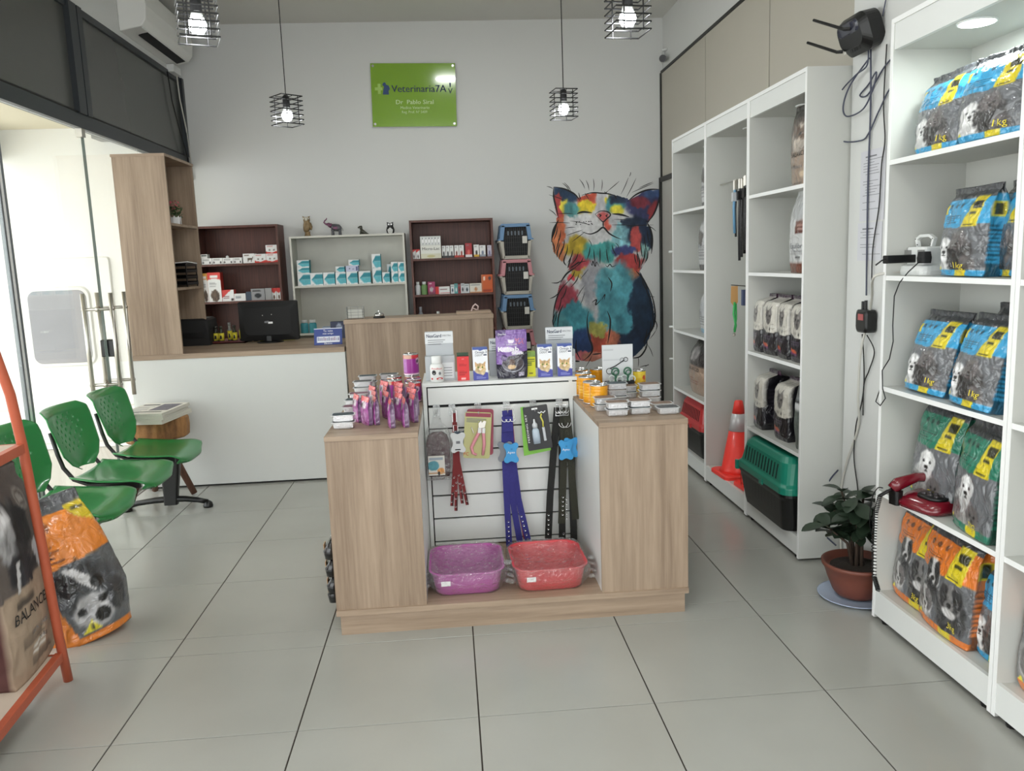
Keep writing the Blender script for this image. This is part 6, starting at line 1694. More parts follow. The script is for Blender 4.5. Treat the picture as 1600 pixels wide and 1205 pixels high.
for i, (dx, x1, z1_) in enumerate(((-.010, -.033, .345), (-.003, -.014, .318), (.004, .018, .352), (.010, .042, .342))):
    mb = MB(); strap(mb, [(.0 + dx * .2, 3.80 + i * .004, .80), (dx * .5, 3.80 + i * .004, .70), (dx, 3.80 + i * .004, .56), (x1, 3.80 + i * .004, z1_)], .015); mb.build('strap', M_SRED, s1)
    mb = MB(); strap(mb, [(x1 - (x1 - dx) * .3 + .004, 3.7985 + i * .004, z1_ + .07), (x1 + .004, 3.7985 + i * .004, z1_)], .004, .001); mb.build('strap_edge', M_BLACKM, s1)
    eyelets(s1, [(x1 - (x1 - dx) * k * .25, 3.798 + i * .004, z1_ + .022 + k * .04) for k in range(4)])
buckle(s1, 0.0, 3.79, .76, .018, .055); buckle(s1, 0.003, 3.785, .715, .02, .03)
bone_tag(s1, .011, 3.785, .660, M_LBW); box('barcode', M_TEXTG, .002, .021, 3.7820, 3.7827, .655, .668, s1); box('slot', M_BLACKM, -.004, .022, 3.7820, 3.7827, .624, .629, s1)
bone_tag(s1, .028, 3.80, .668, mat('bone_card_dark', (60, 76, 90), .5))
s2_ = thing('collar_bundle', 'long blue webbing collars with a bright blue bone shaped card', 'collars', (0, 0, 0))
for i, (dx, x1, z1_, m) in enumerate(((-.022, .238, .122, M_SBLU), (-.008, .292, .135, M_SBLU), (.012, .338, .115, M_SBLU), (.020, .322, .15, mat('magenta_webbing', (150, 40, 60), .7)))):
    mb = MB(); strap(mb, [(.255 + dx * .6, 3.80 + i * .006, .80), (.255 + dx, 3.80 + i * .006, .62), (.255 + dx * 1.0 + (x1 - .255 - dx) * .35, 3.80 + i * .006, .36), (x1, 3.80 + i * .006, z1_)], .030 if i < 3 else .022, .0025); mb.build('strap', m, s2_)
eyelets(s2_, [(.237 + k * .0004, 3.796, .155 + k * .024) for k in range(5)] + [(.331 - k * .0055, 3.808, .15 + k * .024) for k in range(6)])
mb = MB(); mb.box(.225, .278, 3.785, 3.797, .70, .775).build('fastener_loop', M_SBLU, s2_, bevel=.002)
buckle(s2_, .255, 3.79, .768, .056, .05); 
for q in (-.018, 0, .02): dring(s2_, .255 + q, 3.782, .762, .012)
bone_tag(s2_, .235, 3.79, .603, mat('bone_card_grey', (120, 124, 132), .5)); bone_tag(s2_, .263, 3.778, .598, M_LBL)
text(s2_, 'Apto', .263, .600, .016, M_TEXTW, y=3.7755, width=.036); text(s2_, '21', .266, .616, .010, M_TEXTN, y=3.7755)
s3 = thing('collar_bundle', 'long black and olive collars with blue bone shaped cards', 'collars', (0, 0, 0))
for i, (dx, x1, z1_, m) in enumerate(((-.045, .432, .115, M_SBLK), (-.005, .502, .10, M_SBLK), (.004, .500, .22, M_SOLV), (.035, .560, .115, M_SBLK), (.03, .570, .24, M_SOLV))):
    mb = MB(); strap(mb, [(.520 + dx * .5, 3.80 + (4 - i) * .005, .80), (.520 + dx, 3.80 + (4 - i) * .005, .60), (x1 + (.520 + dx - x1) * .4, 3.80 + (4 - i) * .005, .36), (x1, 3.80 + (4 - i) * .005, z1_)], .034, .0025); mb.build('strap', m, s3)
eyelets(s3, [(.434 + k * .001, 3.816, .17 + k * .024) for k in range(5)] + [(.524 + k * .0002, 3.796, .25 + k * .024) for k in range(5)] + [(.508, 3.80, .17)] + [(.556, 3.80, .28 + k * .022) for k in range(5)] + [(.505 + k * .001, 3.798, .27 + k * .022) for k in range(5)])
buckle(s3, .515, 3.79, .765, .06, .055); buckle(s3, .52, 3.785, .772, .03, .045)
for q in (-.02, -.008, .006, .02): dring(s3, .515 + q, 3.782, .79, .011)
for q in (0, .014): dring(s3, .520 + q, 3.782, .73, .022)
bone_tag(s3, .556, 3.792, .605, M_LBL); bone_tag(s3, .528, 3.778, .598, M_LBL)
text(s3, 'Apto', .528, .600, .016, M_TEXTW, y=3.7755, width=.036); text(s3, '21', .531, .616, .010, M_TEXTN, y=3.7755)
# clipper cards
def clip_card(label, x, y, z, rz, first):
    t = thing('clipper_card', label, 'blister card', (x, y, z), rot=(0, rz, 0), group='nail clipper cards')
    MB().loft([[(a, 0, b) for a, b, _ in rrect(.128, .225, .012, 0, 0, -.112)], [(a, .003, b) for a, b, _ in rrect(.128, .225, .012, 0, 0, -.112)]]).build('card', mat('pale_olive_card', (186, 184, 128), .5, var=.08) if first else mat('mauve_card', (150, 62, 82), .5), t)
    box('header_band', mat('mauve_card', (150, 62, 82), .5), -.06, .06, -.001, 0, -.022, -.004, t)
    if first:
        MB().tube([(.010, -.008, -.075), (.004, -.012, -.10), (-.012, -.012, -.135), (-.026, -.010, -.170), (-.018, -.010, -.198), (0, -.010, -.205)], [.008, .008, .008, .008, .007, .006], 10).build('handle', mat('pink_rubber', (222, 150, 160), .4), t, smooth=True)
        MB().tube([(.022, -.008, -.075), (.028, -.012, -.10), (.034, -.012, -.15), (.030, -.012, -.205)], [.008, .008, .008, .007], 10).build('handle', mat('pink_rubber', (222, 150, 160), .4), t, smooth=True)
        MB().box(.0, .018, -.02, -.006, -.098, -.072).box(.02, .036, -.02, -.006, -.098, -.072).build('joint_cover', M_WHITE, t, bevel=.003)
        MB().prism([(.004, -.074), (.002, -.050), (.014, -.036), (.018, -.048), (.026, -.036), (.038, -.040), (.032, -.07)], -.016, -.008).build('blade', M_STEEL, t)
        MB().tube([(-.030, -.006, -.072), (-.018, -.006, -.10)], .003, 6).build('nail_file', M_STEEL, t)
        text(t, 'FC', -.05, -.205, .022, M_TEXTR, y=-.0012)
        for k in range(3): box('print_line', M_TEXTG, -.055, .04 - .02 * k, -.0015, -.0002, -.034 - k * .007, -.031 - k * .007, t)
    return t
clip_card('mauve clipper card standing out behind the front one', .125, 3.812, .812, math.radians(3), False)
clip_card('pale olive clipper card with pink handled nail clippers', .115, 3.795, .800, math.radians(5), True)
# bottle card
bc = thing('bottle_card', 'black blister card with a small feeding bottle and yellow brush', 'blister card', (.385, 3.795, .822), rot=(0, math.radians(-6), 0))
MB().loft([[(a, 0, b) for a, b, _ in rrect(.118, .215, .006, 0, 0, -.112)], [(a, .003, b) for a, b, _ in rrect(.118, .215, .006, 0, 0, -.112)]]).build('card', mat('black_card', (44, 44, 46), .45), bc)
MB().loft([rrect(.034, .022, .009, -.185, -.014, -.012), rrect(.036, .024, .01, -.15, -.014, -.012), rrect(.034, .022, .01, -.12, -.014, -.012), rrect(.02, .016, .007, -.108, -.014, -.012)]).build('bottle', mat('pale_blue_bottle', (176, 192, 206), .25), bc, smooth=True)
MB().lathe([(.013, -.107), (.013, -.09), (.006, -.082), (.004, -.066), (.0001, -.064)], 14, c=(-.014, -.012)).build('teat', mat('frosted_teat', (206, 210, 214), .3), bc, smooth=True)
MB().tube([(.026, -.006, -.045), (.020, -.006, -.06), (.028, -.006, -.085), (.026, -.006, -.11)], .004, 8).build('brush_handle', mat('yellow_plastic', (214, 206, 90), .4), bc, smooth=True)
MB().tube([(.010, -.006, -.036), (.018, -.006, -.042), (.026, -.006, -.036), (.036, -.006, -.042), (.046, -.006, -.034)], .003, 8).build('white_cap', M_WHITE, bc, smooth=True)
MB().tube([(.026, -.006, -.112), (.028, -.006, -.178)], .007, 8).build('bristle_tip', mat('frosted_teat', (206, 210, 214), .3), bc)
box('hang_slot', M_TEXTW, -.018, .010, -.0012, -.0002, -.022, -.014, bc)
text(bc, 'FEEDING SET', -.050, -.11, .012, M_TEXTW, y=-.0008, rot=PI / 2, width=.14)
gc = thing('green_card', 'bright green card showing behind the black bottle card', 'blister card', (.372, 3.806, .815), rot=(0, math.radians(-3), 0))
MB().prism([(-.058, -.24), (.075, -.225), (.075, -.20), (-.035, -.0), (-.055, 0)], 0, .002).build('card', mat('lime_green_card', (122, 186, 66), .45), gc)

# litter pans in clear wrap
def pan(label, x, y, w, d, m, mlab, rz=0):
    t = thing('litter_pan', label, 'litter tray', (x, y, .1125), rz)
    h = .105
    MB().loft([rrect(w * .80, d * .76, .06, 0, n=8), rrect(w * .84, d * .80, .06, .006, n=8), rrect(w * .93, d * .92, .07, h - .012, n=8), rrect(w * .96, d * .95, .07, h - .010, n=8), rrect(w, d, .08, h - .004, n=8), rrect(w, d, .08, h, n=8), rrect(w * .95, d * .93, .07, h, n=8), rrect(w * .92, d * .90, .07, h - .012, n=8), rrect(w * .82, d * .78, .06, .008, n=8)], True, True).build('pan', m, t, smooth=False)
    r = random.Random(9)
    def wob(ring_, a): return [(px * (1 + r.uniform(-a, a)), py * (1 + r.uniform(-a, a)), pz + r.uniform(-a, a) * .12) for px, py, pz in ring_]
    MB().loft([wob(rrect(w * .86, d * .82, .06, .001, n=8), .01), wob(rrect(w * 1.01, d * 1.01, .07, .05, n=8), .02), wob(rrect(w * 1.08, d * 1.07, .08, h - .02, n=8), .02), wob(rrect(w * 1.03, d * 1.02, .08, h + .006, n=8), .012)], True, False).build('clear_wrap', M_FILM, t, smooth=True)
    nn = 22; cz_ = fbm(nn + 1, nn + 1, 6, int(x * 1000) + 5); cv2 = fbm(nn + 1, nn + 1, 14, int(x * 1000) + 9)
    vs = []
    for j in range(nn + 1):
        for i in range(nn + 1):
            a_, b_ = i / nn * 2 - 1, j / nn * 2 - 1
            sq = max(abs(a_), abs(b_)) / max(1e-6, (abs(a_) ** 5 + abs(b_) ** 5) ** .2)
            vs.append((a_ * sq * w * .515, b_ * sq * d * .515, h + .004 - .030 * (1 - max(abs(a_), abs(b_)) ** 3) * (.4 + cz_[j, i]) + (cv2[j, i] - .5) * .016))
    MB().add(vs, [tuple(int(q) for q in f) for f in grid_faces(nn, nn)]).build('clear_cover', M_FILM, t, smooth=False)
    mb = MB()
    for sx in (-1, 1):
        for k in range(4):
            cxx = sx * (w * .5 + .010 + .004 * k)
            mb.loft([[(cxx + .016 * math.cos(q * PI / 3 + k), -d * .42 + .025 * k + .016 * math.sin(q * PI / 3), h - .055 + .018 * k + .01 * s) for q in range(6)] for s in (0, 1)])
    o = mb.build('wrap_knot', M_FILM, t, smooth=True)
    box('price_sticker', mlab, -w * .34, -w * .22, -d * .47 - .004, -d * .47 - .003, h * .52, h * .72, t)
    return t
pan('purple litter pan in clear wrap at the foot of the slats', .022, 3.425, .325, .375, mat('violet_plastic', (176, 76, 156), .35, coat=.2), M_TEXTW)
pan('red litter pan in clear wrap at the foot of the slats', .378, 3.41, .325, .37, mat('coral_red_plastic', (206, 62, 70), .35, coat=.2), M_TEXTW, .02)
# dark bags hanging on the outer sides
M_DKB = mat('black_glossy_film', (22, 22, 24), .25, coat=.5, bump=.5, bscale=30)
def side_packets(x, s, ys, zs, labs):
    for y, z, lab in zip(ys, zs, labs):
        t = thing('hanging_packet', lab, 'packet', (x, y, z), s * PI / 2)
        mb = MB()
        for k in range(3):
            mb.loft([[(.055 * math.cos(q * PI / 6 + k), .008 + k * .012 + .026 * math.sin(q * PI / 6 + k) * .6 - .03, -.035 + zz) for q in range(12)] for zz in (0, .02)])
        MB().loft([rrect(.05, .012, .005, -.05, 0, -.018), rrect(.12, .040, .018, -.035, 0, -.022), rrect(.13, .046, .02, .0, 0, -.024), rrect(.10, .024, .01, .030, 0, -.016), rrect(.04, .008, .003, .05, 0, -.008)]).build('packet_body', M_DKB, t, smooth=True)
        MB().tube([(0, 0, .05), (0, -.012, .055), (0, -.02, .048)], .002, 6).build('peg', M_STEEL, t)
        MB().prism([(-.02, -.01), (.02, -.01), (.025, .02), (-.02, .02)], -.049, -.046).build('gold_print', mat('gold_print', (190, 150, 110), .4), t)
side_packets(-.5225, -1, (3.32, 3.33, 3.34, 3.345), (.345, .265, .185, .105 + .04), ('black packet hanging highest on the left outer side of the island', 'black packet hanging second on the left outer side of the island', 'black packet hanging third on the left outer side of the island', 'black packet hanging lowest on the left outer side of the island'))
side_packets(.957, 1, (3.62, 3.62, 3.60, 3.58), (.48, .38, .30, .21), ('black packet hanging highest on the right outer side of the island', 'black packet hanging second on the right outer side of the island', 'black packet hanging third on the right outer side of the island', 'black packet hanging lowest on the right outer side of the island'))

# ------------------------------------------------------------------ white bookcases on the right
def case(label, X, y0, y1, top, shelves, header_z, base, xb=1.985, lamp=None, spot=False):
    t = thing('bookcase', label, 'bookcase', (0, 0, 0))
    p = .018
    for y in (y0, y1 - p):
        sp = box('side_panel', M_MELA, X, xb, y, y + p, .012, top, t)
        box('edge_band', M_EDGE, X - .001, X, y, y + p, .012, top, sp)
    box('top_panel', M_MELA, X, xb, y0 + p, y1 - p, top - p, top, t)
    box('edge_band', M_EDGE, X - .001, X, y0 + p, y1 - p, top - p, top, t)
    box('back_panel', M_MELA, xb - .006, xb, y0 + p, y1 - p, .02, top - p, t)
    box('header', M_WHITE, X + .004, X + .02, y0 + p, y1 - p, header_z, top - p, t)
    box('ceiling_panel', M_MELA, X + .02, xb - .006, y0 + p, y1 - p, header_z, header_z + p, t)
    for z in shelves:
        sh = box('shelf', M_MELA, X + .002, xb - .006, y0 + p, y1 - p, z - p, z, t)
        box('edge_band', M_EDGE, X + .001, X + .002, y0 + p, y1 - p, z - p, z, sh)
    box('base_shelf', M_MELA, X + .016, xb - .006, y0 + p, y1 - p, base - p, base, t)
    box('plinth', M_WHITE, X + .001, X + .016, y0 + p, y1 - p, .025, base + .001, t)
    for (a, b) in ((X + .03, y0 + .06), (X + .03, y1 - .06), (xb - .05, y0 + .06), (xb - .05, y1 - .06)):
        MB().lathe([(.018, 0), (.02, .012)], 10, c=(a, b)).build('foot', M_BLACK, t)
    if spot or lamp:
        yc = lamp if lamp else (y0 + y1) / 2
        xc = (X + xb) / 2 - .07 if lamp else (X + xb) / 2
        MB().lathe([(.060, header_z - .006), (.062, header_z - .0005)][::1], 28, c=(xc, yc)).build('lamp_rim', M_WHITE, t)
        MB().lathe([(.0001, header_z - .0075), (.054, header_z - .0068)], 28, c=(xc, yc)).build('lamp_disc', mat('lit_downlight', (255, 255, 255), .5, emis=(235, 255, 248), estr=26, var=0) if lamp else mat('unlit_downlight', (190, 186, 178), .4), t)
    return t
SH = (1.81, 1.398, .965, .537)
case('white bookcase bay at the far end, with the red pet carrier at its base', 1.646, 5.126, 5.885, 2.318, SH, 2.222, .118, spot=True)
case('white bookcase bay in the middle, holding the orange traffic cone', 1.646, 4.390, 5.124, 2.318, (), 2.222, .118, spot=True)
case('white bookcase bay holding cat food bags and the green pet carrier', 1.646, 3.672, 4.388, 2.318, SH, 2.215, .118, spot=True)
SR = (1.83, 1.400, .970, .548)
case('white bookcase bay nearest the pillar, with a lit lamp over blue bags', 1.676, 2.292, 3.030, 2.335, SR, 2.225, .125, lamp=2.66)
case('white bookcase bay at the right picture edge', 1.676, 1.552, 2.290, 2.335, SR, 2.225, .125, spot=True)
area_lamp('bookcase_downlight', (1.76, 2.66, 2.212), .09, 2.4, color=(.92, 1.0, .97))

RZ = -PI / 2       # bag fronts towards the aisle
blue = make_bag('blue', .27, .115, .275, cb, sb, seed=31, wr=.006, nf=64, nv=84, flat=.75, topw=1.0, fin=.012)
blue2 = make_bag('blue2', .25, .125, .31, cb, sb, seed=37, wr=.007, nf=64, nv=84, flat=.6, fin=.012)
green = make_bag('green', .27, .11, .38, cg, sgn, seed=41, wr=.005, nf=64, nv=90, flat=.75, fin=.012)
orange = make_bag('orange', .37, .15, .44, co, so, seed=47, wr=.007, nf=76, nv=96, flat=.7, botd=.95, fin=.015)
Y1K = (('1kg', .06, .035, .030, M_TEXTY, .05), ('PUPPY', .055, .20, .014, M_TEXTK, .04))
food_bag('blue and grey 1 kg dog food bag on the lit top shelf, left one', (1.755, 2.795, 1.8305), 0, blue, Y1K[:1], rot=(math.radians(-6), 0, RZ - .05))
food_bag('blue and grey 1 kg dog food bag on the lit top shelf, right one', (1.745, 2.505, 1.8305), 0, blue, Y1K[:1], rot=(math.radians(-7), 0, RZ + .10))
food_bag('blue and grey dog food bag beside the white socket tower', (1.765, 2.640, 1.4005), 0, blue2, (('1kg', .02, .035, .030, M_TEXTY, .05), ('XIGO', .055, .245, .016, M_TEXTK, .05)), rot=(math.radians(-4), 0, RZ - .10), scale=(1.12, 1.0, .97))
food_bag('blue and grey dog food bag in shadow at the right end of its shelf', (1.82, 2.47, 1.4005), 0, blue2, (), rot=(math.radians(-3), 0, RZ - .3), scale=(1, 1, 1.0))
food_bag('blue and grey dog food bag leaning back, left one on the middle shelf', (1.745, 2.805, .9705), 0, blue2, (('1kg', .055, .045, .028, M_TEXTY, .045),), rot=(math.radians(-14), 0, RZ - .03), scale=(1.06, .95, 1))
food_bag('blue and grey dog food bag leaning back, right one on the middle shelf', (1.725, 2.510, .9705), 0, blue2, (('1kg', .055, .045, .028, M_TEXTY, .045),), rot=(math.radians(-13), 0, RZ - .12), scale=(1.06, 1.0, 1.02))
food_bag('blue and grey dog food bag standing behind the two leaning ones', (1.90, 2.56, .9705), 0, blue2, (), rot=(math.radians(-3), 0, RZ - .1), scale=(1.15, .9, 1.08))
food_bag('green and grey dog food bag behind the red telephone', (1.79, 2.80, .5485), 0, green, (('TWO', .03, .045, .026, M_TEXTY, .05),), rot=(math.radians(-7), 0, RZ - .02), scale=(1, 1, 1.03))
food_bag('green and grey dog food bag right of the red telephone', (1.735, 2.475, .5485), 0, green, (('TWO', .04, .035, .024, M_TEXTY, .05),), rot=(math.radians(-5), 0, RZ - .16), scale=(.95, 1, 1.0))
food_bag('big orange and grey dog food bag at the bottom left of the near bookcase', (1.785, 2.858, .1255), 0, orange, (('3kg', .05, .05, .035, M_TEXTY, .05),), rot=(math.radians(-5), 0, RZ), scale=(.78, .85, .88))
food_bag('big orange and grey dog food bag in front, middle of the bottom shelf', (1.760, 2.620, .1255), 0, orange, (('3kg', .09, .06, .035, M_TEXTY, .05),), rot=(math.radians(-3), 0, RZ - .04), scale=(.84, .9, .90))
food_bag('blue and grey dog food bag at the right end of the bottom shelf', (1.785, 2.400, .1255), 0, blue2, (), rot=(math.radians(-4), 0, RZ - .02), scale=(.80, .9, 1.05))
food_bag('orange and grey dog food bag at the right picture edge', (1.775, 2.08, .1255), 0, orange, (), rot=(math.radians(-3), 0, RZ), scale=(.95, .9, .90))

# telephone
ph = thing('telephone', 'dark red desk telephone with coiled black cord on the bookcase shelf', 'telephone', (1.755, 2.78, .549), rot=(0, 0, RZ + .22))
M_PHR = mat('dark_red_gloss', (108, 14, 30), .2, coat=.6, var=.05)
MB().loft([rrect(.19, .22, .05, .004, .02, 0, 6), rrect(.20, .23, .06, .02, .02, 0, 6), rrect(.18, .20, .06, .045, .02, .01, 6), rrect(.15, .16, .05, .055, .02, .015, 6)]).build('base', M_PHR, ph, smooth=True)
MB().loft([rrect(.115, .165, .04, .050, .045, 0, 6), rrect(.11, .16, .04, .060, .045, .002, 6)]).build('keypad_plate', M_BLACK, ph, smooth=True)
for i in range(3):
    for j in range(5):
        MB().loft([rrect(.018, .013, .004, .058, .018 + i * .028, -.055 + j * .026), rrect(.015, .010, .004, .0665, .018 + i * .028, -.055 + j * .026)]).build('key', mat('key_grey', (60, 54, 56), .4), ph)
MB().tube([(-.075, -.115, .060), (-.070, -.095, .078), (-.060, -.02, .098), (-.055, .05, .092), (-.058, .10, .070)], [.020, .025, .018, .02, .024], 14).build('handset', M_PHR, ph, smooth=True)
MB().loft([rrect(.046, .03, .01, .0, -.072, -.10), rrect(.05, .036, .012, .055, -.072, -.10)]).build('cradle', M_BLACK, ph)
pts = []
P0 = Vector((-.078, -.125, .055)); 
path = [P0, P0 + Vector((-.012, -.03, -.02)), P0 + Vector((-.016, -.045, -.09)), P0 + Vector((-.016, -.048, -.20)), P0 + Vector((-.018, -.04, -.34)), P0 + Vector((-.016, -.02, -.40))]
def interp(path, t):
    f = t * (len(path) - 1); i = min(int(f), len(path) - 2); return path[i].lerp(path[i + 1], f - i)
NT = 52
for k in range(NT * 8 + 1):
    a = 2 * PI * k / 8; p = interp(path, k / (NT * 8)); pts.append(p + Vector((math.cos(a) * .008, math.sin(a) * .008, 0)))
MB().tube(pts, .0021, 5).build('coiled_cord', M_BLACK, ph, smooth=True)

# socket tower with adapter
so_ = thing('socket_tower', 'white tower socket block with a loop handle on the bookcase shelf', 'power strip', (1.79, 2.945, 1.4005), rot=(0, 0, RZ))
MB().loft([rrect(.165, .12, .03, 0), rrect(.17, .125, .035, .015), rrect(.165, .12, .035, .034), rrect(.14, .10, .03, .040)]).build('base', M_WHITE, so_)
MB().loft([rrect(.125, .085, .02, .040), rrect(.125, .085, .02, .100), rrect(.118, .08, .02, .104)]).build('tower_block', M_WHITE, so_)
MB().prism([(-.062, .135), (-.03, .150), (.03, .150), (.062, .135), (.05, .104), (.040, .104), (.048, .130), (.028, .139), (-.028, .139), (-.048, .130), (-.040, .104), (-.05, .104)], -.008, .008).build('loop_handle', M_WHITE, so_, bevel=.002)
for (a, b) in ((-.055, .133), (.055, .133), (-.042, .112), (.042, .112)): MB().tube([(a, -.009, b), (a, -.007, b)], .0025, 8).build('screw', M_BLACK, so_)
MB().box(-.064, -.020, -.0445, -.0425, .047, .093).build('socket_plate', mat('grey_socket', (130, 130, 128), .5), so_)
MB().box(.022, .064, -.0445, -.0425, .047, .093).build('socket_plate', mat('grey_socket', (130, 130, 128), .5), so_)
ad = thing('power_adapter', 'slim black power adapter plugged into the white socket tower', 'adapter', (1.735, 2.950, 1.462), rot=(0, 0, .05))
MB().loft([[(x, y, z) for (y, z, _), x in [(q, -.10) for q in rrect(.035, .030, .005, 0)]], [(x, y, z) for (y, z, _), x in [(q, .01) for q in rrect(.035, .030, .005, 0)]]]).build('body', M_BLACK, ad)
MB().tube([(-.10, 0, 0), (-.115, 0, -.003), (-.13, .015, -.02)], .003, 6).build('cable', M_BLACK, ad)
a2 = thing('power_plug', 'black plug on the right side of the white socket tower', 'plug', (1.735, 2.86, 1.465), rot=(0, 0, RZ))
MB().loft([rrect(.04, .036, .008, -.02), rrect(.044, .04, .01, 0), rrect(.036, .034, .008, .022)]).build('plug_body', M_BLACKM, a2)
MB().tube([(0, -.016, -.012), (-.015, -.05, -.05), (-.05, -.062, -.09), (-.075, -.066, -.14), (-.075, -.068, -.25), (-.068, -.068, -.31), (-.09, -.068, -.38), (-.135, -.07, -.43), (-.128, -.07, -.50), (-.105, -.07, -.535), (-.14, -.07, -.57), (-.175, -.07, -.56), (-.22, -.03, -.52)], .0022, 6).build('cable', M_BLACK, a2, smooth=True)

# ------------------------------------------------------------------ pillar: router, notices, cables, adapter
PX = 1.85
ro = thing('wifi_router', 'black router with two antennas high on the white pillar', 'router', (PX - .05, 3.50, 2.41), rot=(math.radians(18), 0, RZ))
MB().loft([[(x, .04, z) for x, z, _ in rrect(.22, .15, .05, 0, 0, 0, 6)], [(x, -.02, z) for x, z, _ in rrect(.23, .16, .05, 0, 0, 0, 6)], [(x, -.05, z) for x, z, _ in rrect(.19, .11, .04, 0, 0, .01, 6)]]).build('body', M_BLACK, ro, smooth=False)
MB().loft([[(x, -.05, z) for x, z, _ in rrect(.17, .05, .02, 0, 0, .035, 6)], [(x, -.056, z) for x, z, _ in rrect(.15, .04, .018, 0, 0, .035, 6)]]).build('glossy_cap', mat('slate_gloss', (46, 48, 62), .15, coat=.5), ro)
for (x, z, dx, dz) in ((-.075, -.04, -.13, .10), (.03, .03, -.13, .10)):
    MB().tube([(x, -.055, z), (x + dx * .1, -.075, z + dz * .08), (x + dx, -.13, z + dz)], [.008, .007, .006], 8).build('antenna', M_BLACK, ro)
box('print_label', mat('off_white_tag', (205, 203, 195), .6), -.085, -.065, -.0485, -.0475, -.055, -.03, ro)
for k in range(4): box('port', M_BLACKM, -.03 + k * .022, -.015 + k * .022, -.047, -.0455, -.062, -.048, ro)
def notice(label, y, z, w, h, seed):
    t = thing('paper_notice', label, 'notice', (PX - .0015, y, z), rot=(0, 0, RZ))
    box('sheet', mat('pale_paper', (206, 206, 212), .7, var=.02), -w / 2, w / 2, -.0012, 0, 0, h, t)
    r = random.Random(seed); mb = MB(); zz = h - .03
    mb.box(-w * .3, w * .15, -.0018, -.0013, zz, zz + .006)
    while zz > .05:
        zz -= r.choice((.012, .012, .03)); a = -w * .38 + r.choice((0, 0, .02)); mb.box(a, a + w * r.uniform(.4, .75), -.0018, -.0013, zz, zz + .0022)
    mb.build('text_line', M_TEXTG, t)['kind'] = 'stuff'
    return t
notice('upper typed paper notice on the white pillar behind the cables', 3.455, 1.625, .205, .30, 1)
notice('lower typed paper notice on the white pillar behind the cables', 3.465, 1.452, .205, .165, 2)
pa = thing('power_adapter', 'black adapter with a red label hanging on the pillar cables', 'adapter', (PX - .028, 3.425, 1.19), rot=(0, 0, RZ))
MB().loft([[(x, .02, z) for x, z, _ in rrect(.10, .10, .02, 0)], [(x, -.02, z) for x, z, _ in rrect(.10, .10, .02, 0)], [(x, -.026, z) for x, z, _ in rrect(.08, .085, .02, 0)]]).build('body', M_BLACK, pa)
box('red_label', mat('dusty_red_label', (166, 84, 84), .5), -.02, .025, -.0275, -.0262, .005, .032, pa)
MB().tube([(-.03, 0, .05), (-.03, 0, .085)], .007, 8).tube([(-.005, 0, .05), (-.005, 0, .09)], .007, 8).build('plug', M_BLACK, pa)
def cable(label, pts, r, m, name='cable'):
    P = [Vector(p) for p in pts]; Q = []
    n = len(P)
    for i in range(n - 1):
        p0 = P[max(i - 1, 0)]; p1 = P[i]; p2 = P[i + 1]; p3 = P[min(i + 2, n - 1)]
        for k in range(10):
            t = k / 10; Q.append(.5 * ((2 * p1) + (p2 - p0) * t + (2 * p0 - 5 * p1 + 4 * p2 - p3) * t * t + (3 * p1 - p0 - 3 * p2 + p3) * t ** 3))
    Q.append(P[-1])
    return tag(MB().tube(Q, r, 6).build(name, m, smooth=True), label, 'cable')
X_ = PX - .010
M_GCAB = mat('grey_blue_cable', (70, 74, 92), .5, var=0); M_WCAB = mat('white_cable', (200, 198, 190), .5, var=0)
cable('grey blue cable looping left under the router', [(X_ - .02, 3.47, 2.34), (X_ - .03, 3.46, 2.27), (X_ - .03, 3.56, 2.25), (X_ - .03, 3.70, 2.20), (X_ - .03, 3.76, 2.10), (X_ - .02, 3.70, 2.00), (X_, 3.55, 1.975), (X_, 3.48, 2.0), (X_, 3.40, 2.08), (X_, 3.30, 2.16), (X_ + .0, 3.1, 2.2)], .0035, M_GCAB)
cable('second grey blue cable coil between router and bookcase', [(X_ - .02, 3.46, 2.30), (X_ - .03, 3.60, 2.22), (X_ - .03, 3.66, 2.14), (X_ - .03, 3.62, 2.09), (X_ - .02, 3.50, 2.10), (X_ - .02, 3.42, 2.17), (X_ - .02, 3.40, 2.23), (X_, 3.50, 2.20), (X_, 3.57, 2.17), (X_, 3.50, 2.16), (X_, 3.38, 2.24), (X_, 3.3, 2.27)], .0035, M_GCAB)
cable('black cable running straight from the router down the pillar', [(X_ - .01, 3.47, 2.34), (X_, 3.475, 2.1), (X_, 3.478, 1.8), (X_, 3.47, 1.5), (X_ - .004, 3.455, 1.3)], .0042, M_GCAB)
cable('thin black cable wavering down the pillar edge', [(X_, 3.36, 2.33), (X_, 3.37, 2.1), (X_, 3.35, 1.95), (X_, 3.37, 1.85), (X_, 3.38, 1.68), (X_, 3.42, 1.5), (X_, 3.42, 1.3), (X_, 3.43, 1.24)], .003, M_BLACK)
cable('black cable rising from the router to the ceiling', [(X_, 3.40, 2.45), (X_, 3.36, 2.6), (X_, 3.37, 2.9), (X_, 3.38, 3.57)], .003, M_GCAB)
cable('white cable hanging from the socket tower down to the floor', [(1.75, 3.01, 1.412), (1.66, 3.03, 1.405), (1.66, 3.08, 1.38), (1.80, 3.34, 1.30), (X_ - .015, 3.42, 1.18), (X_ - .03, 3.44, 1.05), (X_ - .02, 3.47, .85), (X_, 3.50, .70), (X_, 3.60, .50), (X_, 3.645, .35), (X_, 3.64, .15), (X_ - .01, 3.60, .02)], .0055, M_WCAB)
cable('thin black cable from the pillar adapter twisting to the floor', [(X_ - .02, 3.45, 1.13), (X_, 3.47, 1.03), (X_, 3.46, .90), (X_, 3.48, .80), (X_, 3.52, .70), (X_, 3.53, .55), (X_, 3.49, .42), (X_, 3.46, .30), (X_, 3.46, .12)], .003, M_BLACK)
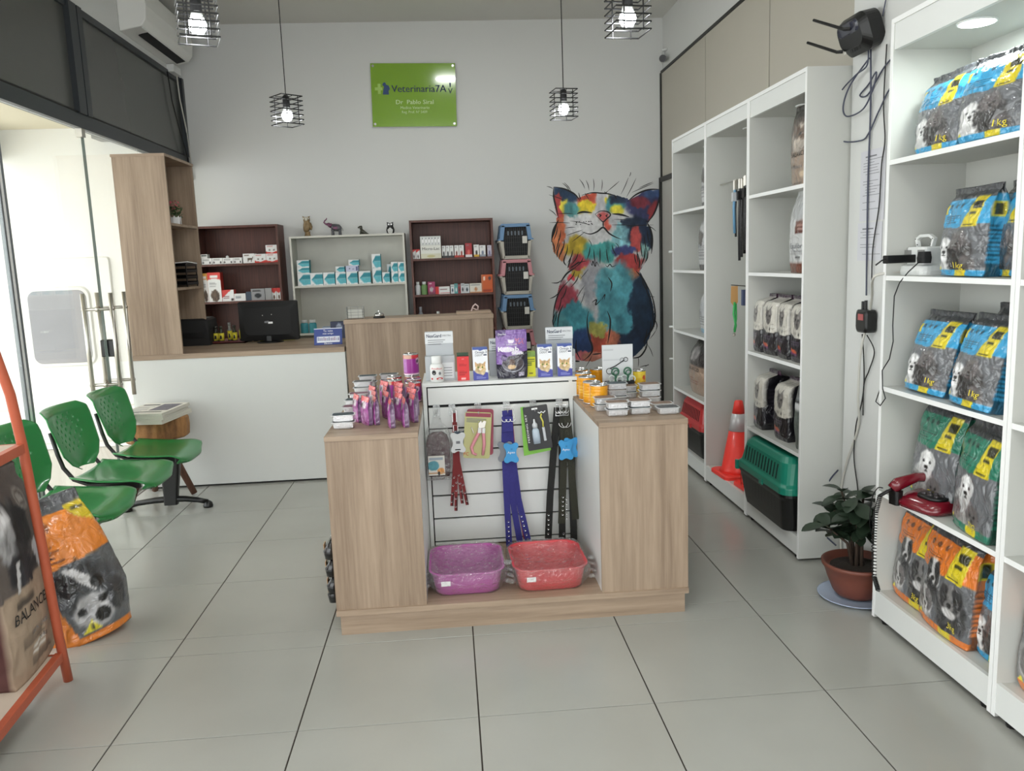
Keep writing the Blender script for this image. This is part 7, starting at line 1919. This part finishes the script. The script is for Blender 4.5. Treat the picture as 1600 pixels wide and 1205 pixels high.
cable('second thin black cable looping below the pillar adapter', [(X_ - .02, 3.41, 1.13), (X_, 3.38, 1.06), (X_, 3.42, .97), (X_, 3.46, .90), (X_, 3.46, .76)], .0028, M_BLACK)
cable('dark cable curling behind the plant near the floor', [(X_ - .02, 3.64, .46), (X_ - .05, 3.68, .38), (X_ - .05, 3.67, .28), (X_ - .02, 3.65, .20), (X_ - .06, 3.68, .17), (X_ - .06, 3.70, .13), (X_ - .03, 3.62, .09)], .004, M_GCAB)
cable('thin black telephone cable drooping beside the bookcase side', [(1.67, 2.97, .57), (1.664, 3.0, .56), (1.664, 3.04, .50), (1.67, 3.06, .40), (1.70, 3.09, .33), (1.78, 3.2, .31)], .0022, M_BLACK)

# ------------------------------------------------------------------ potted plant
pp = thing('potted_plant', 'leafy dark green plant in a brown pot beside the pillar', 'plant', (1.715, 3.235, .018))
M_POT = mat('brown_clay_pot', (112, 62, 48), .5, var=.06)
MB().lathe([(.085, 0), (.10, .02), (.125, .085), (.138, .128), (.146, .133), (.148, .148), (.138, .150), (.130, .125), (.0005, .120)], 40).build('pot', M_POT, pp, smooth=True)
MB().lathe([(.133, .118), (.10, .128), (.05, .131), (.0005, .130)], 30).build('soil', mat('dark_soil', (46, 38, 32), .95, var=.5, scale=60, bump=1.0, bscale=60), pp, smooth=True)
tag(MB().lathe([(.10, 0), (.135, .004), (.158, .014), (.162, .018), (.155, .0175), (.13, .009), (.0005, .007)], 44).build('plant_saucer', mat('pale_blue_saucer', (170, 184, 206), .35), smooth=True), 'pale blue saucer under the brown plant pot', 'saucer').location = (1.715, 3.235, .0)
r = random.Random(21)
M_LEAF = mat('waxy_dark_leaf', (42, 56, 42), .4, var=.25, scale=30); M_STEM = mat('brown_stem', (66, 52, 42), .8, var=.2)
leafm = []
for v_ in range(3):
    mb = MB(); L_n = 7
    prof = [(0, .004), (.012, .010), (.030, .020), (.050, .026), (.068, .024), (.082, .014), (.090, .002)]
    vs = []
    for i, (x, w) in enumerate(prof):
        dz = -.10 * x * (x / .09) * (1 + v_ * .6) + .004
        vs += [(x, -w, dz + w * .25), (x, 0, dz), (x, w, dz + w * .25)]
    fs = []
    for i in range(len(prof) - 1):
        for k in (0, 1): fs.append((3 * i + k, 3 * i + 3 + k, 3 * i + 4 + k, 3 * i + 1 + k))
    top = [(x, y, z + .0009) for x, y, z in vs]
    n = len(vs)
    mb.add(vs, [f[::-1] for f in fs]).add(top, fs)
    leafm.append(mb.mesh('leaf', M_LEAF, True))
stems = []
for k in range(9):
    a = k * 2 * PI / 9 + r.uniform(-.3, .3); lean = r.uniform(.06, .17); hh = r.uniform(.22, .36) if k % 3 else .40
    lean *= .4 if math.cos(a) > 0 else 1.0
    if k == 0: lean = .02; hh = .42
    P = [(0.02 * math.cos(a), .02 * math.sin(a), .12), (lean * .35 * math.cos(a), lean * .35 * math.sin(a), .12 + hh * .45), (lean * math.cos(a), lean * math.sin(a), .10 + hh * .86)]
    MB().tube(P, [.009, .006, .004], 8).build('stem', M_STEM, pp, smooth=True)
    stems.append((P[-1], a, P[1]))
for (tip, a, mid) in stems:
    nl = 13
    for q in range(nl):
        aa = a + q * 2.4 + r.uniform(-.3, .3); z_ = tip[2] - .012 * q * .9
        base = Vector(tip).lerp(Vector(mid), q / nl * .75)
        o = link('leaf', leafm[r.randrange(3)], pp)
        o.location = base
        o.rotation_euler = (r.uniform(-.4, .4), r.uniform(-.55, .45), aa)
        s = r.uniform(.8, 1.25); o.scale = (s, s, s)

# ------------------------------------------------------------------ goods in the far white bookcases
def cv_cat():
    c = Cv(80, 150, (30, 28, 34)); c.rect(0, 0, 1, .62, (206, 202, 192), .06); c.poly([(0, .55), (.3, .60), (.6, .66), (1, .60), (1, 1), (0, 1)], (28, 26, 32), .1)
    c.rect(0, 0, 1, .05, (60, 40, 60)); c.poly([(.28, .32), (.30, .18), (.42, .26), (.58, .24), (.70, .16), (.72, .32), (.66, .44), (.5, .50), (.34, .44)], (120, 116, 114), .4, .03)
    c.ell(.40, .34, .05, .02, (40, 40, 40)); c.ell(.60, .34, .05, .02, (40, 40, 40)); c.ell(.5, .41, .04, .015, (40, 40, 40)); c.ell(.38, .55, .12, .03, (170, 166, 156), .2, .2); c.ell(.62, .56, .03, .025, (30, 30, 30))
    c.lines(.1, .68, .7, .76, 2, (90, 80, 100), .5, 2); c.poly([(.06, .79), (.55, .82), (.55, .87), (.06, .84)], (206, 96, 60)); c.poly([(.06, .84), (.55, .87), (.55, .90), (.06, .87)], (120, 60, 120)); c.lines(.1, .92, .8, .97, 2, (80, 76, 90), .5, 3)
    s = Cv(20, 100, (24, 22, 28)); s.lines(.2, .3, .8, .8, 8, (50, 46, 56)); s.rect(0, 0, 1, .06, (80, 40, 70))
    return c, s
cc_, cs_ = cv_cat()
catb = bag_mesh(.155, .20, .315, cc_, cs_, seed=51, wr=.003, nf=36, nv=54, top_t=.86, flat=.92, botd=1.0, wbul=1.02, fin=.02, shoulder=(1.0, .98, .80))
for (y, z, lab, k) in ((4.335, .965, 'black and white cat food bag at the far end of its upper row', 0), (4.165, .965, 'black and white cat food bag second from the far end of the upper row', 1), (3.985, .965, 'black and white cat food bag third from the far end of the upper row', 2), (3.81, .965, 'black and white cat food bag nearest in the upper row, half hidden', 3),
                       (4.305, .537, 'black and white cat food bag far left above the green carrier', 4), (4.00, .537, 'black and white cat food bag in the middle above the green carrier', 5)):
    food_bag(lab, (1.775, y, z), 0, catb, (), rot=(0, 0, RZ + (.05 if k % 2 else -.08)), group='black and white cat food bags', scale=(1, 1, 1 if k < 4 else 1.03))
for (y, z, lab) in ((4.16, .965, 'black cat food bag in the second row behind the white fronted ones, far one'), (3.97, .965, 'black cat food bag in the second row behind the white fronted ones, near one'), (4.15, .537, 'black cat food bag behind the two on the lower shelf')):
    food_bag(lab, (1.905, y, z), 0, catb, (), rot=(0, 0, RZ), group='black and white cat food bags', scale=(1, .5, 1.05))
def plain_bag(label, loc, w, d, h, paint, sidec, rz=RZ, texts=(), seed=1, m=None, **k):
    c = Cv(70, 130, (200, 200, 200)); paint(c); s = Cv(12, 60, sidec); s.rect(0, 0, 1, 1, sidec, .1)
    return food_bag(label, loc, 0, bag_mesh(w, d, h, c, s, seed=seed, wr=.004, nf=32, nv=48, flat=.6, fin=.02, m=m, **k), texts, rot=(0, 0, rz))
plain_bag('narrow black and white bag standing nearest above the green carrier', (1.735, 3.785, .537), .09, .13, .39, lambda c: (c.rect(0, 0, 1, .4, (40, 42, 44)), c.rect(0, .4, 1, .5, (206, 206, 206)), c.rect(0, .5, 1, 1, (96, 104, 100), .2), c.ell(.5, .28, .4, .1, (90, 92, 94), .2, .3, .4)), (40, 40, 42), RZ, (), 61, top_t=.88)
def f_bal(c):
    c.rect(0, 0, 1, 1, (158, 138, 122), .06); c.rect(0, 0, 1, .56, (84, 72, 66), .25); c.rect(0, 0, 1, .16, (40, 36, 34))
    c.ell(.45, .42, .34, .17, (196, 184, 172), .2, .3, .3); c.ell(.35, .34, .16, .08, (90, 70, 60), .2, .3, .3); c.ell(.62, .36, .15, .09, (110, 90, 78), .2, .3, .3); c.ell(.5, .37, .04, .02, (30, 40, 50)); c.poly([(.15, .2), (.35, .3), (.2, .36)], (120, 100, 90))
    c.lines(.12, .73, .5, .78, 1, (96, 84, 74)); c.ell(.62, .86, .12, .04, (206, 186, 160), .2, .3); c.lines(.05, .95, .9, .98, 1, (100, 86, 76))
plain_bag('brown and kraft cat food bag on the topmost shelf of the near white bay', (1.740, 3.845, 1.81), .27, .10, .385, f_bal, (70, 60, 54), RZ, (('BALANCED', .0, .150, .032, M_TEXTK, .18), ('DE BUILDA', -.02, .09, .018, M_TEXTG, .11)), 63, top_t=.88)
def f_eq(c):
    c.rect(0, 0, 1, 1, (206, 208, 208), .04); c.rect(0, .88, 1, 1, (112, 62, 44)); c.poly([(.40, .38), (.85, .36), (.78, .52), (.35, .54)], (104, 60, 50), .1); c.ell(.6, .28, .5, .10, (180, 182, 184), .3, .2); c.lines(.45, .40, .75, .50, 3, (180, 140, 130)); c.rect(.1, .77, .9, .775, (150, 150, 150)); c.rect(.4, .81, .6, .83, (80, 80, 80))
plain_bag('white cat food bag with a brown square and brown base', (1.740, 3.845, 1.398), .27, .10, .405, f_eq, (196, 198, 198), RZ, (('Equilibrio', .0, .130, .036, M_TEXTG, .19), ('ESTERILIZADO', .0, .105, .012, M_TEXTG, .13)), 65, top_t=.84, topw=.8)
def f_w(c): c.rect(0, 0, 1, 1, (200, 202, 204), .04); c.rect(0, .9, 1, 1, (50, 50, 52)); c.poly([(.1, .3), (.5, .4), (.4, .6), (.1, .55)], (70, 66, 66)); c.lines(.1, .65, .8, .85, 4, (130, 132, 134))
plain_bag('white food bag on the top shelf of the far bay, mostly hidden', (1.79, 5.36, 1.81), .32, .14, .40, f_w, (190, 192, 194), RZ, (('CASTRADOS', -.04, .13, .03, M_TEXTG, .17),), 67, top_t=.85, topw=.8)
plain_bag('white and black food bag on the second shelf of the far bay, mostly hidden', (1.79, 5.40, 1.398), .38, .14, .40, f_w, (190, 192, 194), RZ, (('Equilibrio', -.06, .16, .036, M_TEXTG, .16),), 69, top_t=.85, topw=.8)
plain_bag('white food bag with a pale blue base on the middle shelf of the far bay', (1.80, 5.41, .965), .36, .14, .33, lambda c: (f_w(c), c.rect(0, .9, 1, 1, (110, 170, 206)), c.poly([(.1, .3), (.5, .4), (.4, .6), (.1, .55)], (190, 194, 198))), (190, 192, 194), RZ, (('Eq', -.10, .14, .05, M_TEXTG, .07),), 71, top_t=.85, topw=.85)
def f_kr(c): c.rect(0, 0, 1, 1, (176, 150, 132), .06); c.rect(0, 0, 1, .5, (50, 46, 46), .3); c.ell(.4, .30, .22, .14, (150, 146, 146), .2, .35, .4); c.lines(.15, .72, .7, .84, 3, (150, 96, 80))
plain_bag('dark and kraft dog food sack on the low shelf of the far bay', (1.795, 5.50, .537), .46, .22, .40, f_kr, (60, 54, 52), RZ, (('BALANCED', -.02, .175, .036, M_TEXTK, .24),), 73, top_t=.84, topw=.75, wbul=1.08)
# hanging leashes on the middle bay's side
lh = thing('leash_rail', 'thin wire rail with hanging leashes inside the middle white bay', 'leashes', (0, 0, 0))
M_LB = mat('light_blue_leash', (110, 160, 196), .5); M_LBW2 = mat('black_white_leash', (60, 60, 62), .5, var=.9, scale=90)
MB().tube([(1.74, 5.13, 1.93), (1.72, 4.43, 1.93)], .004, 8).build('rail', M_STEEL, lh)
for (x, y, z0, z1, m, w) in ((1.70, 4.74, 1.915, 1.62, M_LB, .008), (1.72, 4.71, 1.92, 1.46, M_LBW2, .008), (1.73, 4.70, 1.92, 1.48, M_LBW2, .008), (1.74, 4.67, 1.92, 1.53, M_BLACKM, .008), (1.75, 4.64, 1.925, 1.44, M_BLACKM, .009), (1.715, 4.76, 1.92, 1.60, M_LBW2, .007), (1.71, 4.60, 1.925, 1.50, M_BLACKM, .009), (1.70, 4.56, 1.925, 1.52, M_LBW2, .008)):
    MB().tube([(x, y, z0), (x, y, z0 - .05), (x - .004, y + .004, (z0 + z1) / 2), (x + .003, y + .010, z1)], w, 6).build('leash', m, lh, smooth=True)
    MB().tube([(x, y, z0 + .01), (x, y, z0 - .045)], w * 1.3, 6).build('clip', M_STEEL, lh)
    MB().box(x - .016, x + .016, y - .014, y + .014, z0 - .11, z0 - .06).build('card', mat('pale_card', (196, 200, 204), .5) if m is M_LB else M_BLACK, lh)
ly = thing('toy_hanger', 'green cord toy on an orange card hanging inside the middle white bay', 'toy', (1.70, 4.74, 1.315))
MB().tube([(0, .05, 0), (0, -.30, 0)], .003, 6).build('peg', M_BLACK, ly)
MB().prism([(-.02, -.005), (.02, -.005), (.022, -.10), (0, -.13), (-.022, -.10)], -.003, .0, 'y').build('card', mat('orange_tan_card', (204, 156, 98), .5), ly)
MB().tube([(0, -.006, -.10), (-.006, -.008, -.17), (.008, -.008, -.24), (.0, -.008, -.28)], .007, 8).tube([(.008, -.006, -.11), (.010, -.008, -.20), (-.002, -.008, -.27)], .006, 8).build('green_cord', mat('bright_green_cord', (60, 170, 90), .5), ly, smooth=True)
MB().lathe([(.0001, -.012), (.010, -.006), (.010, .006), (.0001, .012)], 10, z0=-.295).build('bell', M_STEEL, ly)
MB().box(-.02, .02, -.20, -.17, -.11, -.02).build('blue_card', mat('slate_blue_card', (70, 80, 110), .5), ly)

# traffic cones
def cone(label, x, y, z, H=.475, base=.27):
    t = thing('traffic_cone', label, 'traffic cone', (x, y, z), .05, 'traffic cones')
    M_C = mat('orange_red_cone', (250, 62, 52), .4, coat=.2, var=.02)
    MB().loft([rrect(base, base, .03, 0), rrect(base, base, .03, .018), rrect(base * .93, base * .93, .03, .026)]).build('base', M_C, t)
    R0, R1 = base * .40, .026
    f = lambda z_: R0 + (R1 - R0) * z_ / H
    MB().lathe([(f(0) * 1.1, .024), (f(.03), .045), (f(H * .60), H * .60)], 32).lathe([(f(H * .83), H * .83), (f(H), H - .006), (f(H) * .8, H), (.0005, H)], 32).build('cone_body', M_C, t, smooth=True)
    MB().lathe([(f(H * .60) + .001, H * .60), (f(H * .83) + .001, H * .83)], 32).build('reflective_band', mat('silver_reflective', (206, 204, 206), .35, .2), t, smooth=True)
cone('orange traffic cone with a silver band in the middle white bay', 1.775, 4.86, .1185)
cone('second orange traffic cone, only its base showing beside the first', 1.79, 4.545, .1185, .44, .24)

# big pet carriers lying lengthwise
def carrier_long(label, x, y, z, L, W, H, topm, botm):
    t = thing('pet_carrier', label, 'pet carrier', (x, y, z), 0)
    h1 = H * .52
    MB().loft([rrect(W * .80, L * .86, .05, 0, n=6), rrect(W * .84, L * .9, .06, .03, n=6), rrect(W * .96, L * .985, .06, h1 - .03, n=6), rrect(W, L, .06, h1 - .012, n=6), rrect(W, L, .06, h1, n=6)]).build('tub', botm, t)
    MB().loft([rrect(W * 1.02, L * 1.01, .06, h1 + .0005, n=6), rrect(W * 1.02, L * 1.01, .06, h1 + .035, n=6), rrect(W * .94, L * .96, .06, h1 + .05, n=6), rrect(W * .84, L * .88, .07, H - .03, n=6), rrect(W * .74, L * .80, .07, H - .004, n=6), rrect(W * .68, L * .76, .06, H, n=6)], True, True).build('lid', topm, t, bevel=.004)
    n = 12
    for k in range(n):
        yy = L * .33 - k * L * .058
        zz = h1 + .055
        fx = lambda q: -(W / 2) * (.94 - (.94 - .84) * (q - .05) / (H - h1 - .08)) - .0015
        MB().add([(fx(.06), yy - .006, zz + .005), (fx(.06), yy + .006, zz + .005), (fx(.06 + .075), yy + .006, zz + .08), (fx(.06 + .075), yy - .006, zz + .08),
                  (fx(.06) + .004, yy - .006, zz + .005), (fx(.06) + .004, yy + .006, zz + .005), (fx(.135) + .004, yy + .006, zz + .08), (fx(.135) + .004, yy - .006, zz + .08)],
                 [(0, 1, 2, 3), (0, 3, 7, 4), (1, 5, 6, 2), (3, 2, 6, 7), (0, 4, 5, 1)]).build('vent_slot', M_BLACKM, t)
        yy2 = L * .40 - k * L * .066
        MB().add([(-W * .483, yy2 - .004, h1 * .45), (-W * .483, yy2 + .004, h1 * .45), (-W * .493, yy2 + .004, h1 * .86), (-W * .493, yy2 - .004, h1 * .86)], [(0, 1, 2, 3)]).build('vent_rib', M_BLACK, t)
    MB().tube([(0, -.09, H - .002), (0, -.08, H + .012), (0, .08, H + .012), (0, .09, H - .002)], .008, 8).build('carry_handle', botm, t)
    MB().box(-W / 2 - .008, -W / 2 + .01, L * .46, L * .5, h1 - .02, h1 + .03).box(-W / 2 - .008, -W / 2 + .01, -L * .1, -L * .04, h1 - .01, h1 + .02).build('latch', topm, t)
    return t
carrier_long('teal green and black pet carrier in the base of the near white bay', 1.745, 4.055, .119, .66, .31, .375, mat('teal_green_plastic', (24, 128, 106), .35, coat=.2, var=.03), M_BLACK)
carrier_long('red and black pet carrier in the base of the far white bay', 1.80, 5.50, .119, .58, .30, .375, mat('carrier_red_plastic', (190, 54, 56), .35, coat=.2, var=.03), M_BLACK)
# small white door knobs beside the far bay
for k, z in enumerate((1.53, .98, .74)):
    tag(MB().tube([(1.62, 5.895, z), (1.645, 5.895, z)], .008, 8).build('cabinet_knob', M_WHITE), ('upper', 'middle', 'lower')[k] + ' small white peg on the far end of the white bookcases', 'peg')
